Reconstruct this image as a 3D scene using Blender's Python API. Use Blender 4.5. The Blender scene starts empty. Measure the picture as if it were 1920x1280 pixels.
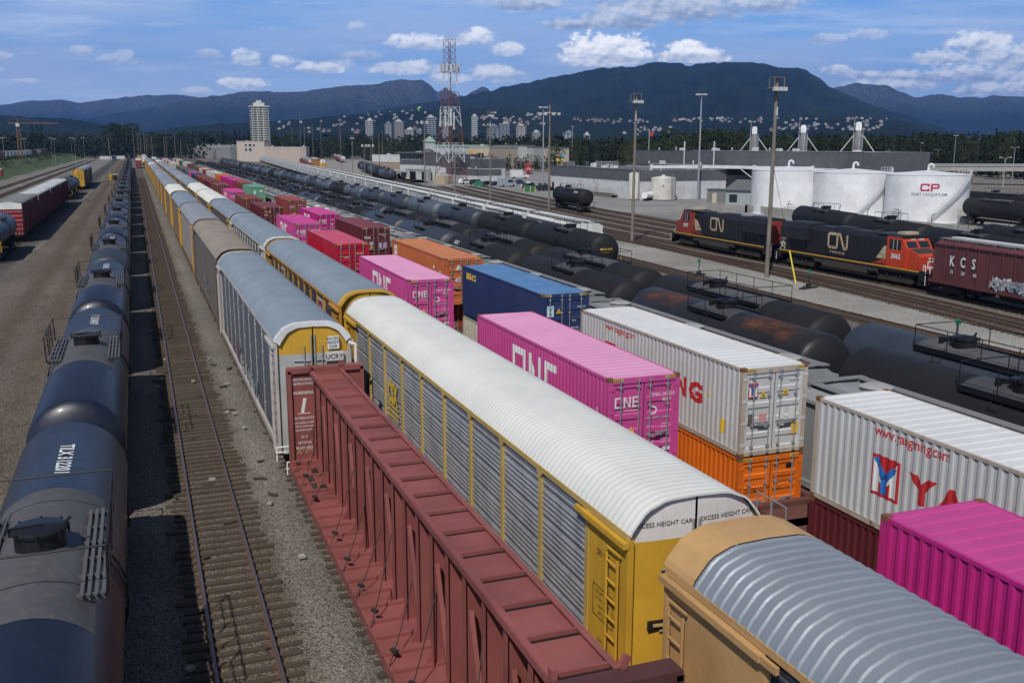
import bpy, bmesh, math, random
from mathutils import Vector, Matrix
random.seed(11)
rnd = random.random
def U(a, b): return a + (b - a) * rnd()
SC = bpy.context.scene
COL = SC.collection
RT = 0.18            # rail top above the ground
rad = math.radians

# ------------------------------------------------------------------ mesh builder
class MB:
    def __init__(s):
        s.v = []; s.f = []; s.m = []; s.cm = 0
    def add(s, vs, fs):
        n = len(s.v); s.v.extend(vs)
        for f in fs:
            s.f.append(tuple(i + n for i in f)); s.m.append(s.cm)
    def mat(s, i): s.cm = i; return s
    def box(s, x0, x1, y0, y1, z0, z1):
        s.add([(x0,y0,z0),(x1,y0,z0),(x1,y1,z0),(x0,y1,z0),(x0,y0,z1),(x1,y0,z1),(x1,y1,z1),(x0,y1,z1)],
              [(0,3,2,1),(4,5,6,7),(0,1,5,4),(1,2,6,5),(2,3,7,6),(3,0,4,7)]); return s
    def cbox(s, c, d, rz=0.0, M=None):
        M = M or Matrix.Rotation(rz, 3, 'Z'); c = Vector(c); vs = []
        for k in ((-1,-1,-1),(1,-1,-1),(1,1,-1),(-1,1,-1),(-1,-1,1),(1,-1,1),(1,1,1),(-1,1,1)):
            vs.append(tuple(c + M @ Vector((k[0]*d[0]/2, k[1]*d[1]/2, k[2]*d[2]/2))))
        s.add(vs, [(0,3,2,1),(4,5,6,7),(0,1,5,4),(1,2,6,5),(2,3,7,6),(3,0,4,7)]); return s
    def beam(s, p, q, w, h=None):
        p = Vector(p); q = Vector(q); d = (q - p); L = d.length
        if L < 1e-6: return s
        d /= L; up = Vector((0,0,1)) if abs(d.z) < .95 else Vector((0,1,0))
        a = d.cross(up).normalized(); b = a.cross(d); h = h or w
        a *= w/2; b *= h/2
        vs = [tuple(v) for v in (p-a-b,p+a-b,p+a+b,p-a+b,q-a-b,q+a-b,q+a+b,q-a+b)]
        s.add(vs, [(0,1,2,3),(7,6,5,4),(1,0,4,5),(2,1,5,6),(3,2,6,7),(0,3,7,4)]); return s
    def tube(s, p, q, r, n=8, r2=None, cap=True):
        p = Vector(p); q = Vector(q); d = (q - p)
        if d.length < 1e-6: return s
        d.normalize(); up = Vector((0,0,1)) if abs(d.z) < .95 else Vector((0,1,0))
        a = d.cross(up).normalized(); b = a.cross(d); r2 = r if r2 is None else r2
        vs = []
        for c, rr in ((p, r), (q, r2)):
            for i in range(n):
                t = 2*math.pi*i/n; vs.append(tuple(c + a*(rr*math.cos(t)) + b*(rr*math.sin(t))))
        fs = [(i,(i+1)%n,n+(i+1)%n,n+i) for i in range(n)]
        if cap: fs += [tuple(range(n-1,-1,-1)), tuple(range(n,2*n))]
        s.add(vs, fs); return s
    def path(s, pts, r, n=6):
        for a, b in zip(pts[:-1], pts[1:]): s.tube(a, b, r, n)
        return s
    def lathe_y(s, prof, n=32, cx=0, cz=0, a0=0, a1=2*math.pi):
        full = abs(a1-a0-2*math.pi) < 1e-6; m = n if full else n+1
        vs = []
        for y, r in prof:
            for i in range(m):
                t = a0 + (a1-a0)*i/n; vs.append((cx + r*math.cos(t), y, cz + r*math.sin(t)))
        fs = []
        for k in range(len(prof)-1):
            for i in range(n):
                j = (i+1) % m; fs.append((k*m+i, (k+1)*m+i, (k+1)*m+j, k*m+j))
        s.add(vs, fs); return s
    def lathe_z(s, prof, n=24, cx=0, cy=0, cap=True):
        vs = []
        for r, z in prof:
            for i in range(n):
                t = 2*math.pi*i/n; vs.append((cx + r*math.cos(t), cy + r*math.sin(t), z))
        fs = []
        for k in range(len(prof)-1):
            for i in range(n):
                j = (i+1) % n; fs.append((k*n+i, k*n+j, (k+1)*n+j, (k+1)*n+i))
        if cap:
            fs += [tuple(range(n-1,-1,-1)), tuple(range((len(prof)-1)*n, len(prof)*n))]
        s.add(vs, fs); return s
    def prism(s, poly, y0, y1):              # polygon in xz, extruded along y
        n = len(poly)
        vs = [(x,y0,z) for x,z in poly] + [(x,y1,z) for x,z in poly]
        fs = [(i,(i+1)%n,n+(i+1)%n,n+i) for i in range(n)]
        fs += [tuple(range(n-1,-1,-1)), tuple(range(n,2*n))]
        s.add(vs, fs); return s
    def prism_x(s, poly, x0, x1):            # polygon in yz, extruded along x
        n = len(poly)
        vs = [(x0,y,z) for y,z in poly] + [(x1,y,z) for y,z in poly]
        fs = [(i,(i+1)%n,n+(i+1)%n,n+i) for i in range(n)]
        fs += [tuple(range(n-1,-1,-1)), tuple(range(n,2*n))]
        s.add(vs, fs); return s
    def quad(s, a, b, c, d): s.add([a,b,c,d], [(0,1,2,3)]); return s
    def grid(s, rows):
        m = len(rows[0]); vs = [p for r in rows for p in r]; fs = []
        for k in range(len(rows)-1):
            for i in range(m-1): fs.append((k*m+i, k*m+i+1, (k+1)*m+i+1, (k+1)*m+i))
        s.add(vs, fs); return s
    def mesh(s, name, mats, smooth=False, fix=False):
        me = bpy.data.meshes.new(name); me.from_pydata(s.v, [], s.f)
        if not isinstance(mats, (list, tuple)): mats = [mats]
        for m in mats: me.materials.append(m)
        me.polygons.foreach_set('material_index', s.m)
        if fix:
            bm = bmesh.new(); bm.from_mesh(me); bmesh.ops.recalc_face_normals(bm, faces=bm.faces); bm.to_mesh(me); bm.free()
        if smooth:
            me.polygons.foreach_set('use_smooth', [True]*len(s.f)); me.set_sharp_from_angle(angle=rad(38))
        me.update(); return me
    def build(s, name, mats, parent=None, smooth=False, loc=None, rz=0, fix=False):
        o = bpy.data.objects.new(name, s.mesh(name, mats, smooth, fix)); COL.objects.link(o)
        if parent: o.parent = parent
        if loc: o.location = loc
        if rz: o.rotation_euler = (0,0,rz)
        return o

def tag(o, label=None, cat=None, group=None, kind=None):
    if label: o['label'] = label
    if cat: o['category'] = cat
    if group: o['group'] = group
    if kind: o['kind'] = kind
    return o
def ungroup(o):
    if 'group' in o: del o['group']
def thing(name, label, cat, group=None, loc=(0,0,0), rz=0):
    o = bpy.data.objects.new(name, None); o.empty_display_size = .5; COL.objects.link(o)
    o.location = loc; o.rotation_euler = (0,0,rz)
    return tag(o, label, cat, group)
def remat(o, mp):
    for sl in o.material_slots:
        m = sl.material
        if m and m.name in mp:
            sl.link = 'OBJECT'; sl.material = mp[m.name]
def copy_tree(o, mp=None, parent=None, skip=()):
    c = o.copy(); COL.objects.link(c)
    if parent: c.parent = parent
    if mp and c.type == 'MESH': remat(c, mp)
    for ch in o.children:
        if ch.name.split('.')[0] in skip: continue
        copy_tree(ch, mp, c, skip)
    return c
def flatten(root, name, skip=()):
    """all the parts of one prototype joined as a single mesh, for copies too far off to show their parts"""
    vs = []; fs = []; mi = []; mats = []; sm = []
    def walk(o, M):
        M = M @ o.matrix_basis
        if o.type == 'MESH':
            me = o.data; n = len(vs); vs.extend([tuple(M @ v.co) for v in me.vertices])
            idx = []
            for sl in o.material_slots:
                if sl.material not in mats: mats.append(sl.material)
                idx.append(mats.index(sl.material))
            for p in me.polygons:
                fs.append(tuple(i+n for i in p.vertices)); mi.append(idx[p.material_index]); sm.append(p.use_smooth)
        for ch in o.children:
            if ch.name.split('.')[0] not in skip: walk(ch, M)
    for ch in root.children:
        if ch.name.split('.')[0] not in skip: walk(ch, Matrix.Identity(4))
    me = bpy.data.meshes.new(name); me.from_pydata(vs, [], fs)
    for m in mats: me.materials.append(m)
    me.polygons.foreach_set('material_index', mi); me.polygons.foreach_set('use_smooth', sm)
    me.set_sharp_from_angle(angle=rad(38)); me.update(); return me
def inst(me, name, loc, rz, label, cat, group=None, mp=None):
    o = bpy.data.objects.new(name, me); COL.objects.link(o); o.location = loc; o.rotation_euler = (0,0,rz)
    if mp: remat(o, mp)
    return tag(o, label, cat, group)
def drop(root):
    for ch in list(root.children): drop(ch)
    bpy.data.objects.remove(root)

# ------------------------------------------------------------------ lettering
_tc = {}
def text2d(s, size, bold=0.0, align='LEFT'):
    key = (s, bold)
    if key not in _tc:
        cu = bpy.data.curves.new('t', 'FONT'); cu.body = s; cu.size = 1; cu.resolution_u = 2; cu.offset = bold
        ob = bpy.data.objects.new('t', cu); COL.objects.link(ob)
        dg = bpy.context.evaluated_depsgraph_get(); ev = ob.evaluated_get(dg); me = ev.to_mesh()
        _tc[key] = ([(v.co.x, v.co.y) for v in me.vertices], [tuple(p.vertices) for p in me.polygons])
        ev.to_mesh_clear(); bpy.data.objects.remove(ob); bpy.data.curves.remove(cu)
    vs, fs = _tc[key]
    w = max(x for x, y in vs) * size if vs else 0
    dx = {'LEFT': 0, 'CENTER': -w/2, 'RIGHT': -w}[align]
    return [(x*size+dx, y*size) for x, y in vs], fs
def stroke2d(pts, w, closed=False):
    """flat ribbon of width w along a polyline, mitred"""
    P = [Vector(p) for p in pts]; n = len(P); L = []; Rr = []
    for i in range(n):
        a = P[i-1] if (i > 0 or closed) else None; b = P[(i+1) % n] if (i < n-1 or closed) else None
        d1 = (P[i]-a).normalized() if a is not None else None; d2 = (b-P[i]).normalized() if b is not None else None
        if d1 is None: d1 = d2
        if d2 is None: d2 = d1
        n1 = Vector((-d1.y, d1.x)); n2 = Vector((-d2.y, d2.x)); m = (n1+n2)
        m = m.normalized() if m.length > 1e-4 else n1
        k = w/2/max(.45, m.dot(n1)); L.append(P[i]+m*k); Rr.append(P[i]-m*k)
    vs = [tuple(p) for p in L] + [tuple(p) for p in Rr]
    fs = [(i, n+i, n+i+1, i+1) for i in range(n-1)]
    if closed: fs.append((n-1, 2*n-1, n, 0))
    return vs, fs
def put2d(mb, vf, fn, squash=1.0):
    vs, fs = vf; mb.add([fn(x*squash, y) for x, y in vs], fs)
def cut_x(vf, xs):
    """split a flat drawing along vertical lines so that it can follow corrugation"""
    vs, fs = vf; bm = bmesh.new(); bv = [bm.verts.new((x, y, 0)) for x, y in vs]
    for f in fs:
        try: bm.faces.new([bv[i] for i in f])
        except ValueError: pass
    lo = min(v[0] for v in vs); hi = max(v[0] for v in vs)
    for x in xs:
        if lo < x < hi:
            bmesh.ops.bisect_plane(bm, geom=bm.verts[:]+bm.edges[:]+bm.faces[:], plane_co=(x,0,0), plane_no=(1,0,0))
    bm.verts.index_update()
    out = ([(v.co.x, v.co.y) for v in bm.verts], [tuple(v.index for v in f.verts) for f in bm.faces]); bm.free(); return out
def merge2d(*vfs):
    V = []; F = []
    for vs, fs in vfs:
        n = len(V); V += list(vs); F += [tuple(i+n for i in f) for f in fs]
    return V, F
def shift2d(vf, dx, dy, s=1.0): return [(x*s+dx, y*s+dy) for x, y in vf[0]], vf[1]
def fit2d(vf, x0, y0, w, h):
    xs = [v[0] for v in vf[0]]; ys = [v[1] for v in vf[0]]; sx = w/(max(xs)-min(xs)); sy = h/(max(ys)-min(ys))
    return [(x0+(x-min(xs))*sx, y0+(y-min(ys))*sy) for x, y in vf[0]], vf[1]
def rect2d(x0, y0, x1, y1): return [(x0,y0),(x1,y0),(x1,y1),(x0,y1)], [(0,1,2,3)]
def poly2d(*p): return list(p), [tuple(range(len(p)))]
def scribble2d(w, h, n, sw, rg):
    out = []; x = 0
    for i in range(n):
        cx = w*(i+.5)/n; pts = []
        for k in range(7): pts.append((cx + rg.uniform(-.62,.62)*w/n, rg.uniform(.02,.98)*h))
        out.append(stroke2d(pts, sw*rg.uniform(.7,1.3)))
    return merge2d(*out)

# ------------------------------------------------------------------ materials
MATS = {}
def _nt(name):
    m = bpy.data.materials.new(name); m.use_nodes = True; nt = m.node_tree
    return m, nt, nt.nodes['Principled BSDF']
def nd(nt, t, **kw):
    n = nt.nodes.new(t)
    for k, v in kw.items():
        if k.startswith('i_'):
            n.inputs[k[2:].replace('_', ' ')].default_value = v
        else: setattr(n, k, v)
    return n
def mth(nt, op, a, b=None, c=None, clamp=False):
    n = nt.nodes.new('ShaderNodeMath'); n.operation = op; n.use_clamp = clamp
    for i, x in enumerate((a, b, c)):
        if x is None: continue
        if isinstance(x, (int, float)): n.inputs[i].default_value = x
        else: nt.links.new(x, n.inputs[i])
    return n.outputs[0]
def mixc(nt, fac, a, b, mode='MIX'):
    n = nt.nodes.new('ShaderNodeMix'); n.data_type = 'RGBA'; n.blend_type = mode; n.clamp_result = False
    for sock, x in ((n.inputs[0], fac), (n.inputs[6], a), (n.inputs[7], b)):
        if isinstance(x, (int, float)): sock.default_value = x
        elif isinstance(x, tuple): sock.default_value = (x[0], x[1], x[2], 1)
        else: nt.links.new(x, sock)
    return n.outputs[2]
def ramp(nt, x, a, b):
    n = nt.nodes.new('ShaderNodeMapRange'); n.interpolation_type = 'SMOOTHSTEP'
    nt.links.new(x, n.inputs[0]); n.inputs[1].default_value = a; n.inputs[2].default_value = b
    return n.outputs[0]
def coords(nt, scale=(1,1,1), rand=True, kind='Object'):
    tc = nt.nodes.new('ShaderNodeTexCoord'); mp = nt.nodes.new('ShaderNodeMapping'); mp.inputs['Scale'].default_value = scale
    src = tc.outputs[kind]
    if rand:
        oi = nt.nodes.new('ShaderNodeObjectInfo'); va = nt.nodes.new('ShaderNodeVectorMath'); va.operation = 'ADD'
        k = mth(nt, 'MULTIPLY', oi.outputs['Random'], 57.0); nt.links.new(src, va.inputs[0]); nt.links.new(k, va.inputs[1]); src = va.outputs[0]
    nt.links.new(src, mp.inputs[0]); return mp.outputs[0]
def noise(nt, vec, scale, detail=3, rough=.55):
    n = nd(nt, 'ShaderNodeTexNoise', i_Scale=scale, i_Detail=detail, i_Roughness=rough); nt.links.new(vec, n.inputs['Vector']); return n.outputs['Fac']
def paint(name, rgb, rough=.5, dirt=.25, dirtc=(.10,.075,.055), rust=0.0, metal=0.0, scale=1.0, bump=.02, streak=.5, var=.12, spec=.5, coat=0):
    """weathered painted steel: uneven tone, grime running down in streaks, patches of rust"""
    if name in MATS: return MATS[name]
    m, nt, bs = _nt(name)
    v = coords(nt, (1,1,1)); vs = coords(nt, (2.6,2.6,.22))
    n1 = noise(nt, v, .55*scale, 5, .6); n2 = noise(nt, vs, 1.6*scale, 5, .65); n3 = noise(nt, v, 5*scale, 4, .6)
    lo = tuple(c*(1-var) for c in rgb); hi = tuple(min(1, c*(1+var)) for c in rgb)
    c = mixc(nt, ramp(nt, n1, .3, .7), lo, hi)
    d = mth(nt, 'MULTIPLY', mth(nt, 'ADD', mth(nt, 'MULTIPLY', ramp(nt, n2, .42, .78), streak), mth(nt, 'MULTIPLY', ramp(nt, n3, .5, .8), 1-streak)), dirt, clamp=True)
    c = mixc(nt, d, c, dirtc)
    rg = mth(nt, 'ADD', mth(nt, 'MULTIPLY', n3, .25), rough-.12)
    if rust > 0:
        n4 = noise(nt, v, 1.1*scale, 8, .7); rm = ramp(nt, n4, .74-.3*rust, .80-.25*rust)
        c = mixc(nt, rm, c, mixc(nt, n3, (.10,.035,.014), (.26,.085,.03)))
    nt.links.new(c, bs.inputs['Base Color']); nt.links.new(rg, bs.inputs['Roughness'])
    bs.inputs['Metallic'].default_value = metal; bs.inputs['Specular IOR Level'].default_value = spec
    if coat: bs.inputs['Coat Weight'].default_value = coat; bs.inputs['Coat Roughness'].default_value = .12
    if bump:
        b = nd(nt, 'ShaderNodeBump', i_Strength=.35, i_Distance=bump); nt.links.new(n3, b.inputs['Height']); nt.links.new(b.outputs[0], bs.inputs['Normal'])
    MATS[name] = m; return m
def plain(name, rgb, rough=.6, metal=0.0, var=.1, spec=.5):
    if name in MATS: return MATS[name]
    m, nt, bs = _nt(name); v = coords(nt); n = noise(nt, v, 2.0, 3)
    nt.links.new(mixc(nt, n, tuple(c*(1-var) for c in rgb), tuple(min(1, c*(1+var)) for c in rgb)), bs.inputs['Base Color'])
    bs.inputs['Roughness'].default_value = rough; bs.inputs['Metallic'].default_value = metal; bs.inputs['Specular IOR Level'].default_value = spec
    MATS[name] = m; return m
def glass(name='window_glass', rgb=(.02,.03,.04)):
    if name in MATS: return MATS[name]
    m, nt, bs = _nt(name); bs.inputs['Base Color'].default_value = (*rgb, 1); bs.inputs['Roughness'].default_value = .08
    MATS[name] = m; return m

STEEL_DK = paint('dark_steel', (.028,.026,.025), .6, .5, (.07,.05,.035))
UNDER = paint('underframe_grime', (.035,.03,.026), .75, .6, (.075,.052,.035))
WHEEL = plain('wheel_steel', (.06,.045,.035), .5, .6)
BLACKMAT = plain('matt_black', (.012,.012,.013), .55)
LETTER_W = plain('white_lettering', (.75,.75,.74), .6, var=.18)
LETTER_K = plain('black_lettering', (.02,.02,.022), .6)
LETTER_Y = plain('yellow_lettering', (.75,.50,.04), .6)
LETTER_R = plain('red_lettering', (.50,.025,.03), .55)
GALV = plain('galvanised_bar', (.42,.43,.44), .45, .5)
RUSTY = paint('rusty_steel', (.20,.085,.04), .8, .5, (.07,.04,.025))
# ------------------------------------------------------------------ running gear shared by the cars
def bogie_mb(yc, half=.9, wr=.46):
    m = MB()
    for s in (-1, 1):
        m.prism_x([(yc-1.35,.52),(yc-1.1,.34),(yc+1.1,.34),(yc+1.35,.52),(yc+1.2,.74),(yc+.4,.86),(yc-.4,.86),(yc-1.2,.74)], s*1.0-.09, s*1.0+.09)
        for w in (-half, half): m.box(s*1.0-.15, s*1.0+.15, yc+w-.16, yc+w+.16, .36, .66)
    m.box(-1.1, 1.1, yc-.2, yc+.2, .4, .72); return m
def wheels_mb(yc, half=.9, wr=.46):
    m = MB()
    for w in (-half, half):
        m.tube((-.85,yc+w,wr),(.85,yc+w,wr),.08,8)
        for s in (-1, 1):
            m.tube((s*.70,yc+w,wr),(s*.83,yc+w,wr),wr,20); m.tube((s*.66,yc+w,wr),(s*.70,yc+w,wr),wr+.03,20)
    return m
def add_gear(root, L, inset=3.0, mat=None, half=.9):
    for s in (-1, 1):
        b = bogie_mb(s*(L/2-inset), half).build('bogie', mat or UNDER, root)
        wheels_mb(s*(L/2-inset), half).build('wheelset', WHEEL, b, True)
        m = MB(); y = s*(L/2)
        m.box(-.11,.11,min(y-.2*s,y+.45*s),max(y-.2*s,y+.45*s),.72,.95); m.box(-.2,.2,min(y+.3*s,y+.55*s),max(y+.3*s,y+.55*s),.66,1.0)
        m.tube((.3,y,.8),(.12,y+.42*s,.55),.035,6); m.build('coupler', UNDER, root)
def ladder_mb(m, x, y0, y1, z0, z1, step=.36, r=.022, axis='y'):
    """rungs standing off a car side (axis y) or a car end (axis x)"""
    z = z0
    while z < z1+1e-3:
        a = (x,y0,z) if axis == 'y' else (y0,x,z); b = (x,y1,z) if axis == 'y' else (y1,x,z)
        m.tube(a, b, r, 6); z += step
    for y in (y0, y1):
        a = (x,y,z0-.1) if axis == 'y' else (y,x,z0-.1); b = (x,y,z1+.15) if axis == 'y' else (y,x,z1+.15)
        m.beam(a, b, .05, .03)

# ------------------------------------------------------------------ tall closed automobile carrier
ARP = [(-1.46,5.12),(-1.41,5.23),(-1.16,5.54),(-1.05,5.62),(-.74,5.745),(-.60,5.77),(0,5.79),(.60,5.77),(.74,5.745),(1.05,5.62),(1.16,5.54),(1.41,5.23),(1.46,5.12)]
def ar_top(x):
    x = abs(x)
    pts = ARP[6:]
    for (a, za), (b, zb) in zip(pts[:-1], pts[1:]):
        if x <= b: return za + (zb-za)*(x-a)/(b-a)
    return 5.12
def autorack(label, group, roofM, postM, sheetM, lowM, bandM, L=27.6, bays=13, posts='wide', period=.30, amp=.032, sideM=None, sills=None, endpanel=2.0, endroof=None, hood=.25, colour_seam=3.75, bulge=.22, arch=.0, prof=((0,0),(.22,0),(.36,1),(.62,1),(.78,0))):
    sideM = sideM or postM
    root = thing('autorack_car', label, 'autorack', group); h = L/2
    # corrugated roof
    rl = h - hood; n = int(2*rl/period); rows = []
    for k in range(n):
        y0 = -rl + 2*rl*k/n
        for f, a in prof:
            rows.append([(x*(1+a*amp/1.5), y0+f*2*rl/n, z + a*amp*(.25+.75*(z-5.0)/.8)) for x, z in ARP])
    rows.append([(x, rl, z) for x, z in ARP])
    m = MB(); m.grid(rows); m.build('roof', roofM, root, True)
    for s in (-1, 1):                                               # end hoops that frame the roof
        m = MB(); ka, kz = 1-arch, -.02-arch
        y0, y1 = sorted((s*rl, s*(h-.02)))
        for g in range(len(ARP)-1):
            (x0,z0),(x1,z1) = ARP[g], ARP[g+1]
            m.add([(x0*1.012,y0,z0+.02),(x1*1.012,y0,z1+.02),(x1*1.012,y1,z1+.02),(x0*1.012,y1,z0+.02)],[(0,1,2,3)])
            m.add([(x0*1.012,s*(h-.02),z0+.02),(x1*1.012,s*(h-.02),z1+.02),(x1*ka,s*(h-.02),z1+kz),(x0*ka,s*(h-.02),z0+kz)],[(0,1,2,3)])
        m.build('roof_hoop', endroof or postM, root)
    # side walls: pressed sheets between posts
    ya, yb = -h+endpanel, h-endpanel; bw = (yb-ya)/bays
    for s in (-1, 1):
        m = MB(); prof = []; z = .98; r = 0
        while z < 4.96:
            r += 1
            if r % 6 == 0: prof += [(1.40,z),(1.36,z+.02),(1.36,z+.05),(1.40,z+.07)]; z += .09
            else: prof += [(1.395,z),(1.425,z+.035),(1.425,z+.075),(1.395,z+.11)]; z += .13
        m.grid([[(s*x, y, zz) for x, zz in prof] for y in ((ya, yb) if s > 0 else (yb, ya))])
        m.build('side_sheet', sheetM, root)
        m = MB(); pw = {'wide': .17, 'thin': .13}[posts]; xo = 1.47 if posts == 'wide' else 1.437
        for k in range(bays+1):
            y = ya + bw*k; m.box(min(s*1.38,s*xo), max(s*1.38,s*xo), y-pw/2, y+pw/2, .95, 5.08)
            if posts == 'wide': m.prism_x([(y-pw/2,4.85),(y+pw/2,4.85),(y+.24,5.06),(y-.24,5.06)], min(s*1.44,s*1.482), max(s*1.44,s*1.482))
        m.box(min(s*1.36,s*1.485), max(s*1.36,s*1.485), -h+.1, h-.1, 5.0, 5.13)
        m.build('side_post_frame', postM, root)
        m = MB(); m.box(min(s*1.30,s*1.5), max(s*1.30,s*1.5), -h+.3, h-.3, .72, .97); m.build('side_sill', sills or postM, root)
        for e in (-1, 1):                                           # plain panel with ladder at each corner
            y0, y1 = sorted((e*(h-endpanel), e*(h-.06))); m = MB()
            m.box(min(s*1.37,s*1.455), max(s*1.37,s*1.455), y0, y1, .75, 5.02)
            m.box(min(s*1.42,s*1.49), max(s*1.42,s*1.49), min(y0+.02,y1-.02) if e<0 else y1-.12, y0+.12 if e<0 else y1-.02, .75, 5.02)
            m.build('corner_panel', sideM, root)
            ly = e*(h-.62); m = MB(); ladder_mb(m, s*1.56, ly-.24, ly+.24, .75, 4.35, .4); m.beam((s*1.53,ly-.3,4.6),(s*1.53,ly+.3,4.6),.04); m.build('corner_ladder', sideM, root)
            m = MB(); y2 = e*(h-.12); m.beam((s*1.54, y0 if e>0 else y1, 4.92),(s*1.54, y0-.4 if e>0 else y1+.4, 4.92),.07,.12) ; m.box(min(s*1.47,s*1.6),max(s*1.47,s*1.6),min(y0,y1),max(y0,y1),4.86,4.98); m.build('hand_platform', sideM, root)
    # curved end doors, two leaves at each end, with the white height band above
    for e in (-1, 1):
        for s in (-1, 1):
            m = MB(); mb = MB(); N = 8; prev = None
            for k in range(N+1):
                x = s*(.025 + (1.43-.025)*k/N); y = e*(h-.08+bulge*(1-(x/1.43)**2)-bulge); zt = ar_top(x)-.03-arch*1.0
                col = [(x,y,.62),(x,y,colour_seam)]; colb = [(x,y,colour_seam),(x,y,zt)]
                if prev:
                    m.add([prev[0][0],col[0],col[1],prev[0][1]],[(0,1,2,3)]); mb.add([prev[1][0],colb[0],colb[1],prev[1][1]],[(0,1,2,3)])
                prev = (col, colb)
            d = m.build('end_door', lowM, root, True)
            mb.build('height_band', bandM, d, True)
            m = MB(); yy = e*(h-.07)
            for z in (1.35, 3.0, 4.3): m.tube((s*.12,yy+.03*e,z),(s*.75,yy+.0*e,z+.02),.025,6)
            m.tube((s*.35,yy+.03*e,.7),(s*.35,yy+.03*e,4.9),.022,6); m.tube((s*.07,yy+.02*e,.7),(s*.07,yy+.02*e,5.3),.028,6)
            m.build('door_bar', GALV if bandM is not lowM else lowM, d)
    m = MB(); m.box(-1.2,1.2,-h+.2,h-.2,.55,.75); m.box(-.35,.35,-h,h,.5,.9); m.build('underframe', UNDER, root)
    add_gear(root, L, 3.2)
    return root

# ------------------------------------------------------------------ tank car
def tank_prof(Ls, r, hd=.62, n=7):
    p = []
    for k in range(n+1):
        t = math.pi/2*k/n; p.append((-Ls/2-hd*math.cos(t) , max(.001, r*math.sin(t))))
    return p + [(-y, q) for y, q in reversed(p)]
def tank_car(label, group, shellM, darkM, saddleM, L=18.0, r=1.52, zc=2.72, style='walk', bandM=None, hand=1, platM=None, seams=(), domeY=0, postM=None, plat=(-1.5,1.9)):
    """L is over the couplers. style walk: footboards both sides of the dome; style box: one railed platform round the dome"""
    root = thing('tank_car', label, 'tank car', group); Ls = L-2.6
    m = MB(); m.lathe_y(tank_prof(Ls, r), 40, 0, zc); m.build('shell', shellM, root, True)
    if bandM:
        m = MB()
        for y0, y1 in seams: m.lathe_y([(y0,r),(y0,r+.012),(y1,r+.012),(y1,r)], 40, 0, zc)
        m.build('shell_band', bandM, root, True)
    m = MB(); a = rad(46) if style == 'walk' else rad(38)
    pl = (3.6 if style == 'walk' else max(1.6,(plat[1]-plat[0])/2+.2)); pc = domeY if style == 'walk' else domeY+(plat[0]+plat[1])/2
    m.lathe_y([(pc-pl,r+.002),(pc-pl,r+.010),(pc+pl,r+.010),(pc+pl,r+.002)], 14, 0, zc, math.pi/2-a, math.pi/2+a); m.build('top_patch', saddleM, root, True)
    top = zc+r; m = MB(); y = domeY
    m.lathe_z([(.50,top-.1),(.50,top+.30),(.56,top+.30),(.56,top+.36),(.50,top+.40),(.0001,top+.42)], 20, 0, y)
    for i in range(8):
        t = 2*math.pi*i/8; m.tube((.57*math.cos(t),y+.57*math.sin(t),top+.22),(.57*math.cos(t),y+.57*math.sin(t),top+.40),.03,5)
    m.beam((-.62,y-.1,top+.43),(.1,y-.02,top+.43),.05,.03); m.beam((.5,y,top+.4),(.62,y,top+.52),.08,.05)
    m.build('dome', darkM, root, True)
    if style != 'walk':
        m = MB(); m.lathe_z([(.26,top-.05),(.26,top+.16),(.30,top+.18),(.0001,top+.2)], 14, .15, y+1.05); m.lathe_z([(.12,top-.05),(.12,top+.25),(.0001,top+.27)], 10, -.3, y+.95); m.build('valve_housing', darkM, root, True)
    P = platM or darkM
    if style == 'walk':
        for s in (-1, 1):
            m = MB()
            for k in range(4): x = s*(.86+.13*k); m.box(min(x,x+.07*s),max(x,x+.07*s),y-2.6,y+2.2,zc+r*.86+.04,zc+r*.86+.075)
            for k in range(6): m.box(min(s*.8,s*1.34),max(s*.8,s*1.34),y-2.5+k*.9,y-2.44+k*.9,zc+r*.8,zc+r*.86+.04)
            m.build('footboard', P, root)
            m = MB(); zz = zc+r*.86
            rail = [(s*1.36,y-2.55,zz),(s*1.40,y-2.55,zz+1.0),(s*1.40,y-1.2,zz+1.0),(s*1.36,y-1.2,zz)]
            m.path(rail, .026); m.path([(s*1.36,y+.6,zz),(s*1.40,y+.6,zz+1.0),(s*1.40,y+2.15,zz+1.0),(s*1.36,y+2.15,zz)], .026)
            m.tube((s*1.4,y-2.55,zz+.5),(s*1.4,y-1.2,zz+.5),.02,6); m.tube((s*1.4,y+.6,zz+.5),(s*1.4,y+2.15,zz+.5),.02,6)
            m.tube((s*1.4,y-1.2,zz+1.0),(s*1.4,y+.6,zz+1.0),.024,6); m.tube((s*1.38,y-.3,zz),(s*1.4,y-.3,zz+1.0),.022,6)
            m.build('handrail', darkM, root)
        m = MB()
        for yy in (y-2.55, y+2.15): m.tube((-1.40,yy,zc+r*.86+1.0),(1.40,yy,zc+r*.86+1.0),.024,6)
        m.build('cross_rail', darkM, root)
    else:
        p0, p1 = plat; m = MB(); zz = top-.10
        for sx in (-1, 1):
            m.box(min(sx*.72,sx*1.16),max(sx*.72,sx*1.16),y+p0,y+p1,zz-.16,zz-.11); m.box(min(sx*1.12,sx*1.17),max(sx*1.12,sx*1.17),y+p0,y+p1,zz-.24,zz-.02)
        m.build('platform', P, root)
        m = MB()
        for sx in (-1, 1):
            nq = max(2,int((p1-p0)/1.5))
            for k in range(nq+1): yy = y+p0+(p1-p0)*k/nq; m.tube((sx*1.14,yy,zz-.2),(sx*1.14,yy,zz+.82),.021,6)
            m.tube((sx*1.14,y+p0,zz+.82),(sx*1.14,y+p1,zz+.82),.021,6)
        for yy in (y+p0, y+p1): m.tube((-1.14,yy,zz+.82),(1.14,yy,zz+.82),.021,6)
        m.build('handrail', darkM, root)
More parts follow.
